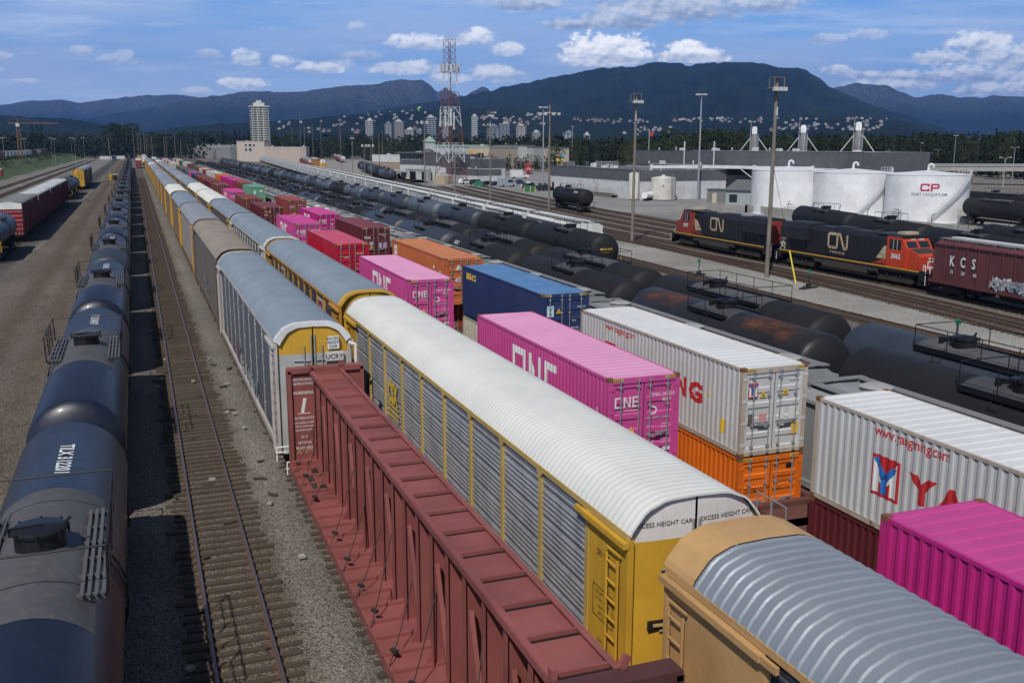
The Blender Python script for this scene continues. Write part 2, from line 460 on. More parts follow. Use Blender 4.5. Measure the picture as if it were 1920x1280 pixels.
    for s in (-1, 1):                                               # side ladder curved over the shell
        m = MB(); arc = [(s*(r+.07)*math.cos(t), zc+(r+.07)*math.sin(t)) for t in [rad(-20+k*11) for k in range(8)]]
        for dy in (-.22, .22): m.path([(x, y+.2+dy, z) for x, z in arc] + [], .022)
        for x, z in arc: m.tube((x,y-.02,z),(x,y+.42,z),.018,5)
        m.tube((s*1.3,y-.02,1.0),(s*1.5,y-.02,2.1),.022,6); m.tube((s*1.3,y+.42,1.0),(s*1.5,y+.42,2.1),.022,6)
        m.build('side_ladder', darkM, root)
    m = MB(); h = L/2
    m.box(-.32,.32,-h+.2,h-.2,.72,1.02)
    for s in (-1, 1):
        yb = s*(Ls/2-1.2); m.prism([(-1.2,1.05),(1.2,1.05),(1.36,1.75),(1.1,2.0),(-1.1,2.0),(-1.36,1.75)], yb-.28, yb+.28)
        ye = s*(h-.35); m.box(-1.45,1.45,ye-.3,ye+.3,1.02,1.08)
        for sx in (-1, 1): m.path([(sx*1.42,ye-.28,1.08),(sx*1.42,ye-.28,1.95),(sx*1.42,ye+.28,1.95),(sx*1.42,ye+.28,1.08)],.025); m.path([(sx*1.42,ye-.2,1.05),(sx*1.42,ye-.2,.45),(sx*1.42,ye+.2,.45),(sx*1.42,ye+.2,1.05)],.03)
        m.path([(-1.42,ye-.28*s,1.95),(1.42,ye-.28*s,1.95)],.025)
    m.tube((-1.15,-h+1.2,2.05),(-1.15,-h+1.2,2.06),.03); m.build('underframe', UNDER, root)
    if postM:
        m = MB()
        for s in (-1, 1):
            for sx in (-1, 1): m.beam((sx*1.5,s*(h-.62),1.0),(sx*1.5,s*(h-.62),2.15),.07)
        m.build('corner_post', postM, root)
    add_gear(root, L, 2.6)
    return root
def tank_text(root, L, r, zc, items, mat, domeY=0):
    """items: (string, y of the text's centre, angle above horizontal, size, along) on the shell; or ('END', string, dz, size)"""
    m = MB(); Ls = L-2.6
    for it in items:
        if it[0] == 'END':
            _, s, dx, dz, size = it
            v = text2d(s, size, .02, 'CENTER'); hd = .62
            def fn(x, y, dx=dx, dz=dz):
                X = x+dx; Z = y+dz; q = max(0, 1-(X*X+Z*Z)/(r*r)); return (X, -Ls/2-hd*math.sqrt(q)-.012, zc+Z)
            put2d(m, v, fn); continue
        s, yc, ang, size, along = it
        v = text2d(s, size, .025, 'CENTER'); R1 = r+.014
        if along == 'ring': fn = lambda x, y: (R1*math.cos(rad(ang)-x/R1), yc+y, zc+R1*math.sin(rad(ang)-x/R1))
        elif along == 'side': fn = lambda x, y: (-R1*math.cos(rad(ang)+y/R1), yc-x, zc+R1*math.sin(rad(ang)+y/R1))
        else: fn = lambda x, y: (R1*math.cos(rad(ang)-y/R1), yc-x, zc+R1*math.sin(rad(ang)-y/R1))
        put2d(m, v, fn)
    return m.build('stencil_lettering', mat, root)

# ------------------------------------------------------------------ shipping container
CW, CP, CD = 2.438, .2780, .036
def corr_dx(u, P=CP):
    """depth of the pressed side sheet (0 outer crest .. 1 inner valley) at distance u along it"""
    f = (u % P)/P
    return 0 if f < .28 else ((f-.28)/.22 if f < .5 else (1 if f < .78 else 1-(f-.78)/.22))
def corr_breaks(a, b, P=CP):
    out = []; k = math.floor(a/P)
    while k*P < b:
        for f in (0,.28,.5,.78):
            x = (k+f)*P
            if a < x < b: out.append(x)
        k += 1
    return out
CPARTS = {}
def container_parts(L, H, far=False):
    """meshes of one container, origin at the centre of its floor, doors at -y; shared by every copy of this size"""
    key = (L, H)
    if key in CPARTS: return CPARTS[key]
    W = CW/2; h = L/2; P = {}
    m = MB()
    for sx in (-1, 1):
        for e in (-1, 1):
            x0, x1 = sorted((sx*(W-.15), sx*W)); y0, y1 = sorted((e*(h-.16), e*h)); m.box(x0,x1,y0,y1,.12,H-.12)
        x0, x1 = sorted((sx*(W-.07), sx*(W-.002))); m.box(x0,x1,-h+.16,h-.16,H-.10,H-.02); m.box(x0,x1,-h+.16,h-.16,.02,.17)
    for e in (-1, 1):
        y0, y1 = sorted((e*(h-.10), e*(h-.004))); m.box(-W+.16,W-.16,y0,y1,H-.19,H-.02); m.box(-W+.16,W-.16,y0,y1,.02,.16)
    P['frame'] = m.mesh('frame', [BLACKMAT])
    m = MB()
    for sx in (-1, 1):
        for e in (-1, 1):
            for z0 in (0, H-.118):
                x0, x1 = sorted((sx*(W-.162), sx*(W+.002))); y0, y1 = sorted((e*(h-.178), e*(h+.002))); m.box(x0,x1,y0,y1,z0,z0+.118)
    P['corner_casting'] = m.mesh('corner_casting', [RUSTY])
    bk = [-h+.16] + corr_breaks(-h+.16, h-.16) + [h-.16]
    for sx, nm in ((-1,'side_wall'),(1,'side_wall_b')):
        m = MB(); a = [(sx*(W-.008-CD*corr_dx(y)), y, .16) for y in bk]; b = [(p[0],p[1],H-.09) for p in a]
        m.grid([a,b] if sx > 0 else [b,a]); P[nm] = m.mesh('side_wall', [BLACKMAT])
    m = MB(); rows = []; n = int((L-.4)/.42)
    for k in range(n):
        y0 = -h+.2+(L-.4)*k/n; st = (L-.4)/n
        for f, z in ((0,0),(.45,0),(.55,-.018),(.9,-.018)): rows.append([(-W+.06,y0+f*st,H-.022),(-W+.16,y0+f*st,H-.022+z),(W-.16,y0+f*st,H-.022+z),(W-.06,y0+f*st,H-.022)])
    rows.append([(x,h-.2,H-.022) for x in (-W+.06,-W+.16,W-.16,W-.06)])
    m.grid(rows)
    for e in (-1,1):
        y0,y1 = sorted((e*(h-.2),e*(h-.05))); m.box(-W+.06,W-.06,y0,y1,H-.05,H-.016)
    P['roof'] = m.mesh('roof', [BLACKMAT])
    m = MB(); bx = [-W+.15]+corr_breaks(-W+.15, W-.15, .25)+[W-.15]
    a = [(x, h-.03-.04*corr_dx(x,.25), .15) for x in bx]; b = [(x,y,H-.18) for x,y,z in a]; m.grid([b,a]); P['end_wall'] = m.mesh('end_wall', [BLACKMAT])
    for s, nm in ((-1,'door'),(1,'door_b')):
        m = MB(); x0, x1 = sorted((s*.012, s*(W-.15))); pr = [(.16,0)]; z = .16; bands = 5; bh = (H-.35-.1)/bands
        for k in range(bands):
            zz = .21+bh*k; pr += [(zz,0),(zz+.05,0),(zz+.09,.035),(zz+bh-.14,.035),(zz+bh-.09,0)]
        pr += [(H-.195,0)]
        f = lambda d: -h+.035+d
        xi0, xi1 = x0+.09, x1-.09
        m.grid([[(x0,f(0),zz),(xi0,f(0),zz),(xi0+.03,f(d),zz),(xi1-.03,f(d),zz),(xi1,f(0),zz),(x1,f(0),zz)] for zz, d in pr])
        for k in range(4):
            zz = .35+k*(H-.75)/3; e0,e1 = sorted((s*(W-.16), s*(W-.02))); m.box(e0,e1,-h-.012,-h+.03,zz,zz+.09)
        P[nm] = m.mesh('door', [BLACKMAT])
        for j, xx in enumerate((.20,.80)):
            m = MB(); x = s*xx; m.tube((x,-h-.022,.09),(x,-h-.022,H-.10),.02,8)
            for zz in (.3,1.0,H-.95,H-.34): m.box(x-.05,x+.05,-h-.03,-h+.036,zz,zz+.06)
            for zz in (.07,H-.15): m.box(x-.045,x+.045,-h-.045,-h+.0,zz,zz+.08)
            m.beam((x,-h-.045,1.12 if j else 1.02),(x+s*(-.42 if j else .42),-h-.045,1.10 if j else 1.04),.035,.05)
            P[nm+'bar%d' % j] = m.mesh('locking_bar', [GALV])
    m = MB()
    for s in (-1, 1):
        for k in range(5):
            x = s*(W-.2-.06*k); m.add([(x-.03,-h-.003,H-.115),(x,-h-.003,H-.115),(x+.035,-h-.003,H-.04),(x+.005,-h-.003,H-.04)],[(0,1,2,3)])
    m.cm = 1
    for s in (-1, 1):
        x0,x1 = sorted((s*(W-.15),s*(W-.5))); m.box(x0,x1,-h-.0015,-h+.02,H-.12,H-.035)
    P['hazard_stripe'] = m.mesh('hazard_stripe', [LETTER_K, LETTER_Y])
    CPARTS[key] = P; return P
def container(label, cat_group, wall, roofm, loc, rz, L=12.192, H=2.896, frame=None, door=None, cast=None, name='shipping_container'):
    root = thing(name, label, 'container', cat_group, loc, rz); P = container_parts(L, H)
    def part(nm, me, mat, par=None, slot=0):
        o = bpy.data.objects.new(nm, me); COL.objects.link(o); o.parent = par or root
        if mat: o.material_slots[slot].link = 'OBJECT'; o.material_slots[slot].material = mat
        return o
    part('frame', P['frame'], frame or wall); part('corner_casting', P['corner_casting'], cast)
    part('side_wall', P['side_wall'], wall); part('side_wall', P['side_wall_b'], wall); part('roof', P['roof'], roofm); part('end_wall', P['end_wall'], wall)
    for nm in ('door', 'door_b'):
        d = part('door', P[nm], door or wall)
        for j in (0, 1): part('locking_bar', P[nm+'bar%d' % j], None, d)
    part('hazard_stripe', P['hazard_stripe'], None)
    return root
def side_art(root, L, H, vf, u0, z0, mat, name='lettering', scale=1.0):
    """drawing laid on the corrugated left wall: u runs from the far end towards the doors"""
    m = MB(); h = L/2; vf = shift2d(vf, u0, z0, scale)
    us = [h-b for b in corr_breaks(-h, h)]
    v = cut_x(vf, us)
    put2d(m, v, lambda u, z: (-(CW/2-.008-CD*corr_dx(h-u))-.006, h-u, z))
    return m.build(name, mat, root)
def door_art(root, L, vf, x0, z0, mat, name='door_lettering', scale=1.0, d=.0):
    m = MB(); vf = shift2d(vf, x0, z0, scale); put2d(m, vf, lambda x, z: (x, -L/2+.035-.006-d, z)); return m.build(name, mat, root)
def logo_one():
    w = .30
    return merge2d(rect2d(0,0,w,2),rect2d(w,1.7,1.4-w,2),rect2d(w,0,1.4-w,.3),rect2d(1.4-w,0,1.4,2),
                   rect2d(1.75,0,2.05,2),poly2d((2.05,2),(2.05,1.55),(2.85,0),(2.85,.45)),rect2d(2.85,0,3.15,2),
                   rect2d(3.5,0,3.8,2),rect2d(3.8,1.7,4.7,2),rect2d(3.8,.85,4.7,1.15),rect2d(3.8,0,4.7,.3))
# ------------------------------------------------------------------ other cars
def boxcar(label, group, wallM, roofM, capM, L=27.0, H=5.15, endM=None):
    root = thing('boxcar', label, 'boxcar', group); h = L/2-.35; W = 1.5
    m = MB()
    for s in (-1, 1):
        x0,x1 = sorted((s*(W-.05),s*W)); m.box(x0,x1,-h,h,.95,H-.28)
        n = int(L/1.2)
        for k in range(n+1):
            y = -h+.1+(2*h-.2)*k/n; x0,x1 = sorted((s*W,s*(W+.05))); m.box(x0,x1,y-.05,y+.05,.95,H-.3)
    m.build('side_wall', wallM, root)
    m = MB(); rows = []; n = int(2*h/.9)
    for k in range(n+1):
        for f,a in ((0,0),(.06,.035),(.14,.035),(.2,0)):
            y = -h + 2*h*(k+f)/n
            if y <= h: rows.append([(-W-.03,y,H-.2),(-W+.25,y,H-.06+a),(0,y,H+a),(W-.25,y,H-.06+a),(W+.03,y,H-.2)])
    m.grid(rows); m.box(-W-.04,-W+.02,-h,h,H-.32,H-.19); m.box(W-.02,W+.04,-h,h,H-.32,H-.19); m.build('roof', roofM, root)
    for e in (-1, 1):
        m = MB(); pr = []; z = .95
        while z < H-1.0: pr += [(z,0),(z+.12,.09),(z+.34,.09),(z+.46,0)]; z += .58
        pr.append((H-.95,0)); m.grid([[(-W,e*(h-d),zz),(W,e*(h-d),zz)] for zz,d in pr]); m.build('end_wall', endM or wallM, root)
        m = MB(); y0,y1 = sorted((e*(h-.06),e*(h+.03))); m.prism([(-W,H-.95),(W,H-.95),(W,H-.2),(0,H+.02),(-W,H-.2)],y0,y1); m.build('height_band', capM, root)
        m = MB()
        for s in (-1, 1): ladder_mb(m, e*(h+.12), s*1.0, s*1.36, 1.1, 2.6, .4, axis='x')
        m.build('end_ladder', endM or wallM, root)
    for s in (-1, 1):                                               # plug doors
        x0,x1 = sorted((s*(W+.02),s*(W+.09)))
        for y0 in (-3.1, .05): m = MB(); m.box(x0,x1,y0,y0+3.05,1.05,H-.5); [m.tube((s*(W+.13),y0+.5+k*1.0,1.1),(s*(W+.13),y0+.5+k*1.0,H-.6),.025,6) for k in range(3)]; m.build('plug_door', wallM, root)
    m = MB(); m.box(-1.4,1.4,-h,h,.72,.95); m.build('underframe', UNDER, root); add_gear(root, L, 3.2); return root

def hopper(label, group, sideM, roofM, hatchM, L=18.6, H=4.45, ribs=True, endM=None, W=1.55, hatch='trough'):
    root = thing('covered_hopper', label, 'hopper car', group); h = L/2-.7; sl = 1.5
    m = MB()
    for s in (-1, 1):
        X = s*W
        pts = [(-h,1.9),(-h,H-.35),(h,H-.35),(h,1.9),(h-.2,1.25),(-h+.2,1.25)]
        m.add([(X,y,z) for y,z in pts],[tuple(range(6))])
        m.add([(X*.98,y,z) for y,z in ((-h,H-.35),(h,H-.35))]+[(s*1.15,h,H-.06),(s*1.15,-h,H-.06)],[(0,1,2,3)])
        if ribs:
            n = 13
            for k in range(n+1):
                y = -h+.06+(2*h-.12)*k/n; x0,x1 = sorted((X,X+s*.09)); m.box(x0,x1,y-.05,y+.05,1.3,H-.36)
        x0,x1 = sorted((X,X+s*.1)); m.box(x0,x1,-h,h,H-.42,H-.30); m.box(x0,x1,-h-.5,h+.5,1.1,1.32)
    m.build('side_wall', sideM, root)
    m = MB(); m.grid([[(-1.52,y,H-.35),(-1.15,y,H-.06),(0,y,H),(1.15,y,H-.06),(1.52,y,H-.35)] for y in (-h,h)])
    for e in (-1,1): m.add([(-W,e*h,H-.35),(-1.15,e*h,H-.06),(0,e*h,H),(1.15,e*h,H-.06),(W,e*h,H-.35),(W,e*h,2.6),(-W,e*h,2.6)],[tuple(range(7))])
    m.build('roof', roofM, root)
    m = MB()
    if hatch == 'trough':
        n = 8
        for k in range(n):
            y = -h+.3+(2*h-.6)*k/n; m.box(-.34,.34,y,y+(2*h-.6)/n-.07,H+.06,H+.2)
    else:
        for k in range(5): m.lathe_z([(.5,H-.05),(.5,H+.12),(.56,H+.14),(.4,H+.2),(.001,H+.22)],20,(-.5 if k%2 else .5),-h+1.6+(2*h-3.2)*k/4)
    m.build('hatch', hatchM, root)
    m = MB()
    for s in (-1,1):
        x0,x1 = sorted((s*.82,s*1.22)); m.box(x0,x1,-h,h,H+.07,H+.10)
        for k in range(9): y = -h+.3+(2*h-.6)*k/8; m.box(x0,x1,y-.02,y+.02,H-.1,H+.07)
    for e in (-1,1): y0,y1 = sorted((e*h,e*(h-.35))); m.box(-1.2,1.2,y0,y1,H+.1,H+.125)
    m.build('roof_walkway', plain('walkway_grating',(.20,.20,.20),.7), root)
    for e in (-1,1):
        m = MB(); m.add([(-W*.97,e*h,2.6),(W*.97,e*h,2.6),(W*.8,e*(h-sl),1.2),(-W*.8,e*(h-sl),1.2)],[(0,1,2,3)])
        for s in (-1,1):
            m.beam((s*1.3,e*h,2.6),(s*1.3,e*(h+.45),1.2),.12); m.beam((s*.7,e*(h-.1),2.5),(s*.7,e*(h+.35),1.2),.1)
            m.box(min(s*1.2,s*1.5),max(s*1.2,s*1.5),*sorted((e*(h+.1),e*(h+.55))),1.05,1.3)
        y0,y1 = sorted((e*(h-.2),e*(h+.62))); m.box(-1.45,1.45,y0,y1,1.0,1.15); m.build('end_slope', endM or sideM, root)
        m = MB()
        for s in (-1,1): ladder_mb(m, e*(h+.58), s*.95, s*1.42, 1.0, 2.9, .38, axis='x'); m.beam((s*1.42,e*(h+.58),2.9),(s*1.42,e*h,H-.4),.05)
        m.build('end_ladder', endM or sideM, root)
    m = MB(); m.box(-.35,.35,-h,h,.75,1.05)
    for k in range(3):
        y = -h+3.4+(2*h-6.8)*k/2; m.prism([(-1.35,1.3),(1.35,1.3),(.5,.45),(-.5,.45)], y-1.6, y+1.6)
    m.build('underframe', UNDER, root); add_gear(root, L, 2.5); return root

def gondola(label, group, M, L=17.0, H=2.7):
    root = thing('gondola_car', label, 'gondola car', group); h = L/2-.6
    m = MB()
    for s in (-1,1):
        x0,x1 = sorted((s*1.45,s*1.52)); m.box(x0,x1,-h,h,1.0,H); m.box(min(s*1.42,s*1.6),max(s*1.42,s*1.6),-h,h,H-.12,H)
        for k in range(13): y=-h+.1+(2*h-.2)*k/12; m.box(min(s*1.52,s*1.6),max(s*1.52,s*1.6),y-.07,y+.07,1.0,H)
    for e in (-1,1): y0,y1 = sorted((e*h,e*(h-.1))); m.box(-1.45,1.45,y0,y1,1.0,H)
    m.build('side_wall', M, root); m = MB(); m.box(-1.45,1.45,-h,h,.95,1.05); m.box(-.4,.4,-L/2+.2,L/2-.2,.7,.95); m.build('underframe', UNDER, root)
    add_gear(root, L, 2.3); return root

# ------------------------------------------------------------------ centre-beam lumber flat
def centerbeam(label, M, Mdk, L=24.0, top=4.54, sink=.28):
    root = thing('centerbeam_flatcar', label, 'flatcar'); h = L/2
    m = MB(); n = 28                                                # floor: shallow steps of riser plates
    for k in range(n):
        y0 = -h+.35+(L-.7)*k/n; y1 = y0+(L-.7)/n
        for s in (-1,1):
            m.add([(s*1.42,y0,1.08),(s*1.42,y1-.10,1.08),(s*.2,y1-.10,1.08),(s*.2,y0,1.08)],[(0,1,2,3)])
            x0,x1 = sorted((s*.2,s*1.44)); m.box(x0,x1,y1-.12,y1-.02,.98,1.17)
            x0,x1 = sorted((s*1.36,s*1.47)); m.box(x0,x1,y0,y1-.12,.86,1.10)
            x0,x1 = sorted((s*1.40,s*1.47)); m.box(x0,x1,y1-.14,y1,.74,1.13)
    m.box(-1.42,1.42,-h+.3,h-.3,.8,1.05); m.build('deck', M, root)
    m = MB(); W = .56                                               # top chord: shallow tray
    m.box(-W,W,-h+.3,h-.3,top-.04,top)
    for s in (-1,1):
        x0,x1 = sorted((s*W,s*(W+.05))); m.box(x0,x1,-h+.3,h-.3,top-.07,top+.08)
        x0,x1 = sorted((s*(W-.09),s*(W+.03))); m.box(x0,x1,-h+.3,h-.3,top+.07,top+.095)
    m.build('top_chord', M, root)
    npan = 19
    for k in range(npan):
        y = -h+.9+(L-1.8)*k/(npan-1); m = MB(); m.box(-W+.03,W-.03,y-.03,y+.03,top+.0,top+.085); m.box(-W+.03,-W+.34,y+.03,y+.14,top,top+.03); m.box(W-.34,W-.03,y+.03,y+.14,top,top+.03); m.build('chord_rib', M, root)
        if y < 6: m = MB(); m.box(-W+.06,W-.06,y-.12,y-.035,top-.03,top+.0025); m.build('chord_gap_shade', BLACKMAT, root)  # black strip stands in for the shade of a gap before the rib
    npan = 20
    for k in range(npan):
        y = -h+.62+(L-1.24)*k/(npan-1)
        m = MB(); m.box(-.50,.50,y-.015,y+.015,1.06,top-.04)
        for s in (-1,1): m.box(*sorted((s*.485,s*.51)),y-.09,y+.09,1.06,top-.04); m.prism([(s*.5,1.06),(s*.72,1.06),(s*.5,1.5)],y-.012,y+.012)
        if k % 4 == 1: m.box(-.36,-.24,y-.02,y-.0165,2.6,3.15)
        m.build('web_post', M, root)
    for k in range(npan-1):
        y = -h+.62+(L-1.24)*(k+.5)/(npan-1); m = MB(); d = (L-1.24)/(npan-1)/2
        if k % 2:
            for s in (-1,1): m.beam((s*.40,y-d*.8,1.1),(s*.42,y+d*.7,top-.9),.10,.10)
            m.build('web_brace', M, root)
    m = MB()                                                        # slack tie-down cables with ratchet buckles
    rg = random.Random(4)
    for k in range(13):
        y = -h+1.2+(L-2.6)*k/12
        for s in (-1,1):
            if rg.random() < .12: continue
            p = Vector((s*1.45, y-.4*rg.random(), 1.12)); q = Vector((s*.36, y+1.0+rg.random()*.9, 2.3+rg.random()*1.0)); mid = (p+q)/2+Vector((0,0,-.12))
            m.path([p,p.lerp(mid,.6)+Vector((0,0,-.05)),mid,q], .014, 5)
            m.cbox(p.lerp(mid,.35)+Vector((0,0,.0)), (.09,.2,.07), .5)
    m.build('tie_down_cable', STEEL_DK, root)
    for e in (-1,1):                                                # bulkheads
        m = MB(); y0,y1 = sorted((e*(h-.42),e*(h-.16))); m.box(-1.36,1.36,y0,y1,1.0,top+.10)
        y0,y1 = sorted((e*(h-.52),e*(h-.10))); m.box(-1.40,1.40,y0,y1,top+.0,top+.18); m.box(-1.42,-1.28,y0,y1,1.0,top+.1); m.box(1.28,1.42,y0,y1,1.0,top+.1)
        y0,y1 = sorted((e*(h-.42),e*(h-.75))); m.box(-1.40,1.40,y0,y1,1.05,1.24)
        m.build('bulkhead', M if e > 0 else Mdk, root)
        m = MB(); m.beam((-.62,e*(h-.6),top+.12),(-.62,e*(h-.6),top+.36),.1,.16); m.beam((.5,e*(h-.5),top+.18),(.62,e*(h-.5),top+.38),.08,.14); m.build('lug', M, root)
        m = MB(); yy = e*(h-.05); m.path([(-1.5,yy,.55),(-1.5,yy,1.05),(-1.1,yy,1.05)],.03); m.tube((-1.55,yy,.8),(-1.2,yy,.8),.025); m.build('corner_step', LETTER_W, root)
    m = MB(); m.box(-.4,.4,-h,h,.6,.86); m.build('underframe', UNDER, root)
    for ch in root.children: ch.location.z = -sink
    add_gear(root, L, 2.6); return root

# ------------------------------------------------------------------ well car that carries two tiers of containers
def well_car(label, group, M, Lw=12.5, pitch=16.5):
    root = thing('well_car', label, 'well car', group); h = Lw/2; m = MB()
    for s in (-1,1):
        x0,x1 = sorted((s*1.26,s*1.42)); m.box(x0,x1,-h-.2,h+.2,.30,1.25); x0,x1 = sorted((s*1.24,s*1.48)); m.box(x0,x1,-h-.2,h+.2,1.25,1.36); m.box(x0,x1,-h-.2,h+.2,.22,.32)
        for k in range(11): y=-h+Lw*k/10; x0,x1 = sorted((s*1.42,s*1.47)); m.box(x0,x1,y-.05,y+.05,.32,1.25)
    m.build('well_side', M, root)
    for e in (-1,1):
        m = MB(); y0,y1 = sorted((e*(h+.15),e*(pitch/2-.1))); m.box(-1.3,1.3,y0,y1,1.02,1.14); m.box(-.4,.4,y0,y1,.7,1.02); m.box(-1.42,1.42,*sorted((e*(h+.15),e*(h+.4))),.3,1.3)
        m.build('end_platform', M, root)
        m = MB(); yy = e*(h+.9)
        for s in (-1,1): m.path([(s*1.2,yy,1.14),(s*1.2,yy,2.0),(s*1.2,yy+.7*e,2.0),(s*1.2,yy+.7*e,1.14)],.025)
        m.build('handrail', GALV, root)
    m = MB()
    for e in (-1,1): m.box(-1.2,1.2,*sorted((e*h,e*(h-2.2))),.1,.2)
    m.build('floor_plate', M, root); b = bogie_mb(pitch/2).build('bogie', UNDER, root); wheels_mb(pitch/2).build('wheelset', WHEEL, b, True); return root

# ------------------------------------------------------------------ diesel locomotive (cab at the -y end)
def locomotive(label, group, redM, blackM, tanM, roofM, number, L=22.3, clean=True, small=False, textM=None):
    root = thing('locomotive', label, 'locomotive', group, (0,0,0)); h = L/2
    deck = 1.62
    m = MB(); m.box(-1.5,1.5,-h+.5,h-.3,1.25,deck); m.box(-.5,.5,-h+.3,h-.2,.8,1.25); m.build('frame', blackM, root)
    m = MB(); m.box(-1.525,-1.50,-h+.9,h-.7,deck-.10,deck+.02); m.box(1.50,1.525,-h+.9,h-.7,deck-.10,deck+.02); m.build('deck_stripe', plain('safety_yellow',(.62,.33,.03),.6), root)
    m = MB(); m.prism([(-.95,deck),(.95,deck),(.95,4.05),(.70,4.42),(-.70,4.42),(-.95,4.05)], -h+5.2, h-1.0)
    m.prism([(-1.48,2.9),(1.48,2.9),(1.48,4.1),(1.05,4.62),(-1.05,4.62),(-1.48,4.1)], h-5.2, h-.7)     # flared radiator
    for k in range(15):
        y = -h+5.5+k*.82
        for s in (-1,1): m.box(min(s*.95,s*.985),max(s*.95,s*.985),y,y+.04,deck+.1,3.7)
    m.build('engine_hood', blackM, root)
    m = MB(); m.box(-.6,.6,-h+6,h-6,4.42,4.5); m.box(-.5,.5,h-11,h-8.6,4.42,4.66); m.lathe_z([(.45,4.42),(.45,4.6),(.3,4.66)],14,0,-h+8.2); m.box(-.9,.9,-h+5.3,-h+7.2,4.42,4.56)
    for k in range(3): m.lathe_z([(.62,4.6),(.62,4.7),(.1,4.72)],16,0,h-4.6+1.3*k)
    m.build('roof_equipment', roofM, root)
    # cab
    c0, c1 = -h+2.6, -h+5.2
    m = MB(); m.prism_x([(c0,deck),(c1,deck),(c1,4.42),(c0+.75,4.42),(c0+.02,3.45)], -1.46, 1.46); cab = m.build('cab', redM, root)
    m = MB(); m.prism([(-1.47,4.38),(-1.25,4.60),(1.25,4.60),(1.47,4.38)], c0+.55, c1+.05); m.build('cab_roof', blackM, cab); m = MB(); m.box(-.75,.75,c0+1.1,c0+2.1,4.6,4.82); m.build('roof_unit', tanM, cab)
    m = MB(); yb = lambda z: c0+.02+(z-3.45)/(4.42-3.45)*.73-.012
    for x0,x1 in ((-1.25,-.12),(.12,1.25)): m.add([(x0,yb(3.5),3.5),(x1,yb(3.5),3.5),(x1,yb(4.05),4.05),(x0,yb(4.05),4.05)],[(0,1,2,3)])
    m.build('windscreen', glass(), cab)
    m = MB(); m.add([(-.55,yb(4.14),4.14),(.0,yb(4.14),4.14),(.0,yb(4.33),4.33),(-.55,yb(4.33),4.33)],[(0,1,2,3)]); m.add([(.35,yb(4.14),4.14),(.95,yb(4.14),4.14),(.95,yb(4.33),4.33),(.35,yb(4.33),4.33)],[(0,1,2,3)]); m.build('number_board', plain('number_board',(.35,.32,.28),.6), cab)
    for s in (-1,1):
        m = MB(); X = s*1.468
        m.add([(X,c0+.75,3.25),(X,c1-.35,3.25),(X,c1-.35,4.15),(X,c0+.75,4.15)],[(0,1,2,3)]); m.build('cab_window', glass(), cab)
        m = MB()
        for yy in (c0+1.2, c0+1.7): m.box(min(X,X+s*.02),max(X,X+s*.02),yy,yy+.06,3.25,4.15)
        m.build('window_bar', plain('window_bar',(.5,.48,.45),.6), cab)
    m = MB()                                                        # nose
    m.prism_x([(c0+.02,deck),(c0+.02,3.42),(-h+1.55,3.08),(-h+1.15,2.85),(-h+1.15,deck)], -1.30, 1.30); nose = m.build('nose', redM, root)
    m = MB(); m.add([(-1.1,-h+1.56,3.088),(1.1,-h+1.56,3.088),(1.1,c0,3.428),(-1.1,c0,3.428)],[(0,1,2,3)]); m.build('anti_glare_panel', plain('anti_glare',(.035,.037,.03),.8), nose)
    m = MB()
    for x in (-.16,.16): m.lathe_y([(-h+1.13,.001),(-h+1.10,.12),(-h+1.16,.13)],14,x,2.66)
    m.build('headlight', plain('lamp_lens',(.55,.52,.45),.25), nose)
    m = MB(); put2d(m, stroke2d([(-.55,.55),(.55,.55),(.55,0),(-.55,0)],.13,True), lambda x,z: (x+.25,-h+1.135,z+1.85)); m.build('nose_emblem', LETTER_W, nose)
    # tan diagonal panel and lower cab-side colour behind the cab
    for s in (-1,1):
        X = s*.988; m = MB(); m.add([(X,c1+.02,deck+.5),(X,c1+.9,deck+.5),(X,c1+2.6,deck+.02),(X,c1+.02,deck+.02)],[(0,1,2,3)]); m.build('red_lower_panel', redM, root)
        m = MB(); m.add([(X*1.004,c1+.35,deck+.55),(X*1.004,c1+1.9,deck+.55),(X*1.004,c1+.9,deck+1.75),(X*1.004,c1+.02,deck+1.95)],[(0,1,2,3)]); m.build('tan_panel', tanM, root)
    # trucks, fuel tank
    for s in (-1,1):
        m = MB(); yc = s*(h-4.2)
        for x in (-1,1): m.prism_x([(yc-2.5,.5),(yc-2.2,.32),(yc+2.2,.32),(yc+2.5,.5),(yc+2.3,.85),(yc-2.3,.85)], x*1.12-.1, x*1.12+.1); [m.box(min(x*1.05,x*1.32),max(x*1.05,x*1.32),yc+w-.22,yc+w+.22,.3,.72) for w in (-1.8,0,1.8)]; [m.tube((x*1.25,yc+w,.75),(x*1.25,yc+w,1.1),.1,8) for w in (-.9,.9)]
        m.box(-1.1,1.1,yc-2.3,yc+2.3,.5,1.1); b = m.build('bogie', UNDER, root)
        m = MB()
        for w in (-1.8,0,1.8):
            for x in (-1,1): m.tube((x*.66,yc+w,.5),(x*.83,yc+w,.5),.5,20)
        m.build('wheelset', WHEEL, b, True)
    m = MB(); m.prism([(-1.25,.42),(1.25,.42),(1.5,.7),(1.5,1.25),(-1.5,1.25),(-1.5,.7)], -3.6, 3.2); m.build('fuel_tank', paint('fuel_tank',(.06,.05,.042),.6,.5,(.10,.07,.05)), root)
    m = MB()
    for s in (-1,1): m.tube((s*1.42,-5.0,1.05),(s*1.42,-3.7,1.05),.2,12); m.tube((s*1.42,3.3,1.05),(s*1.42,4.4,1.05),.2,12)
    m.build('air_reservoir', STEEL_DK, root)
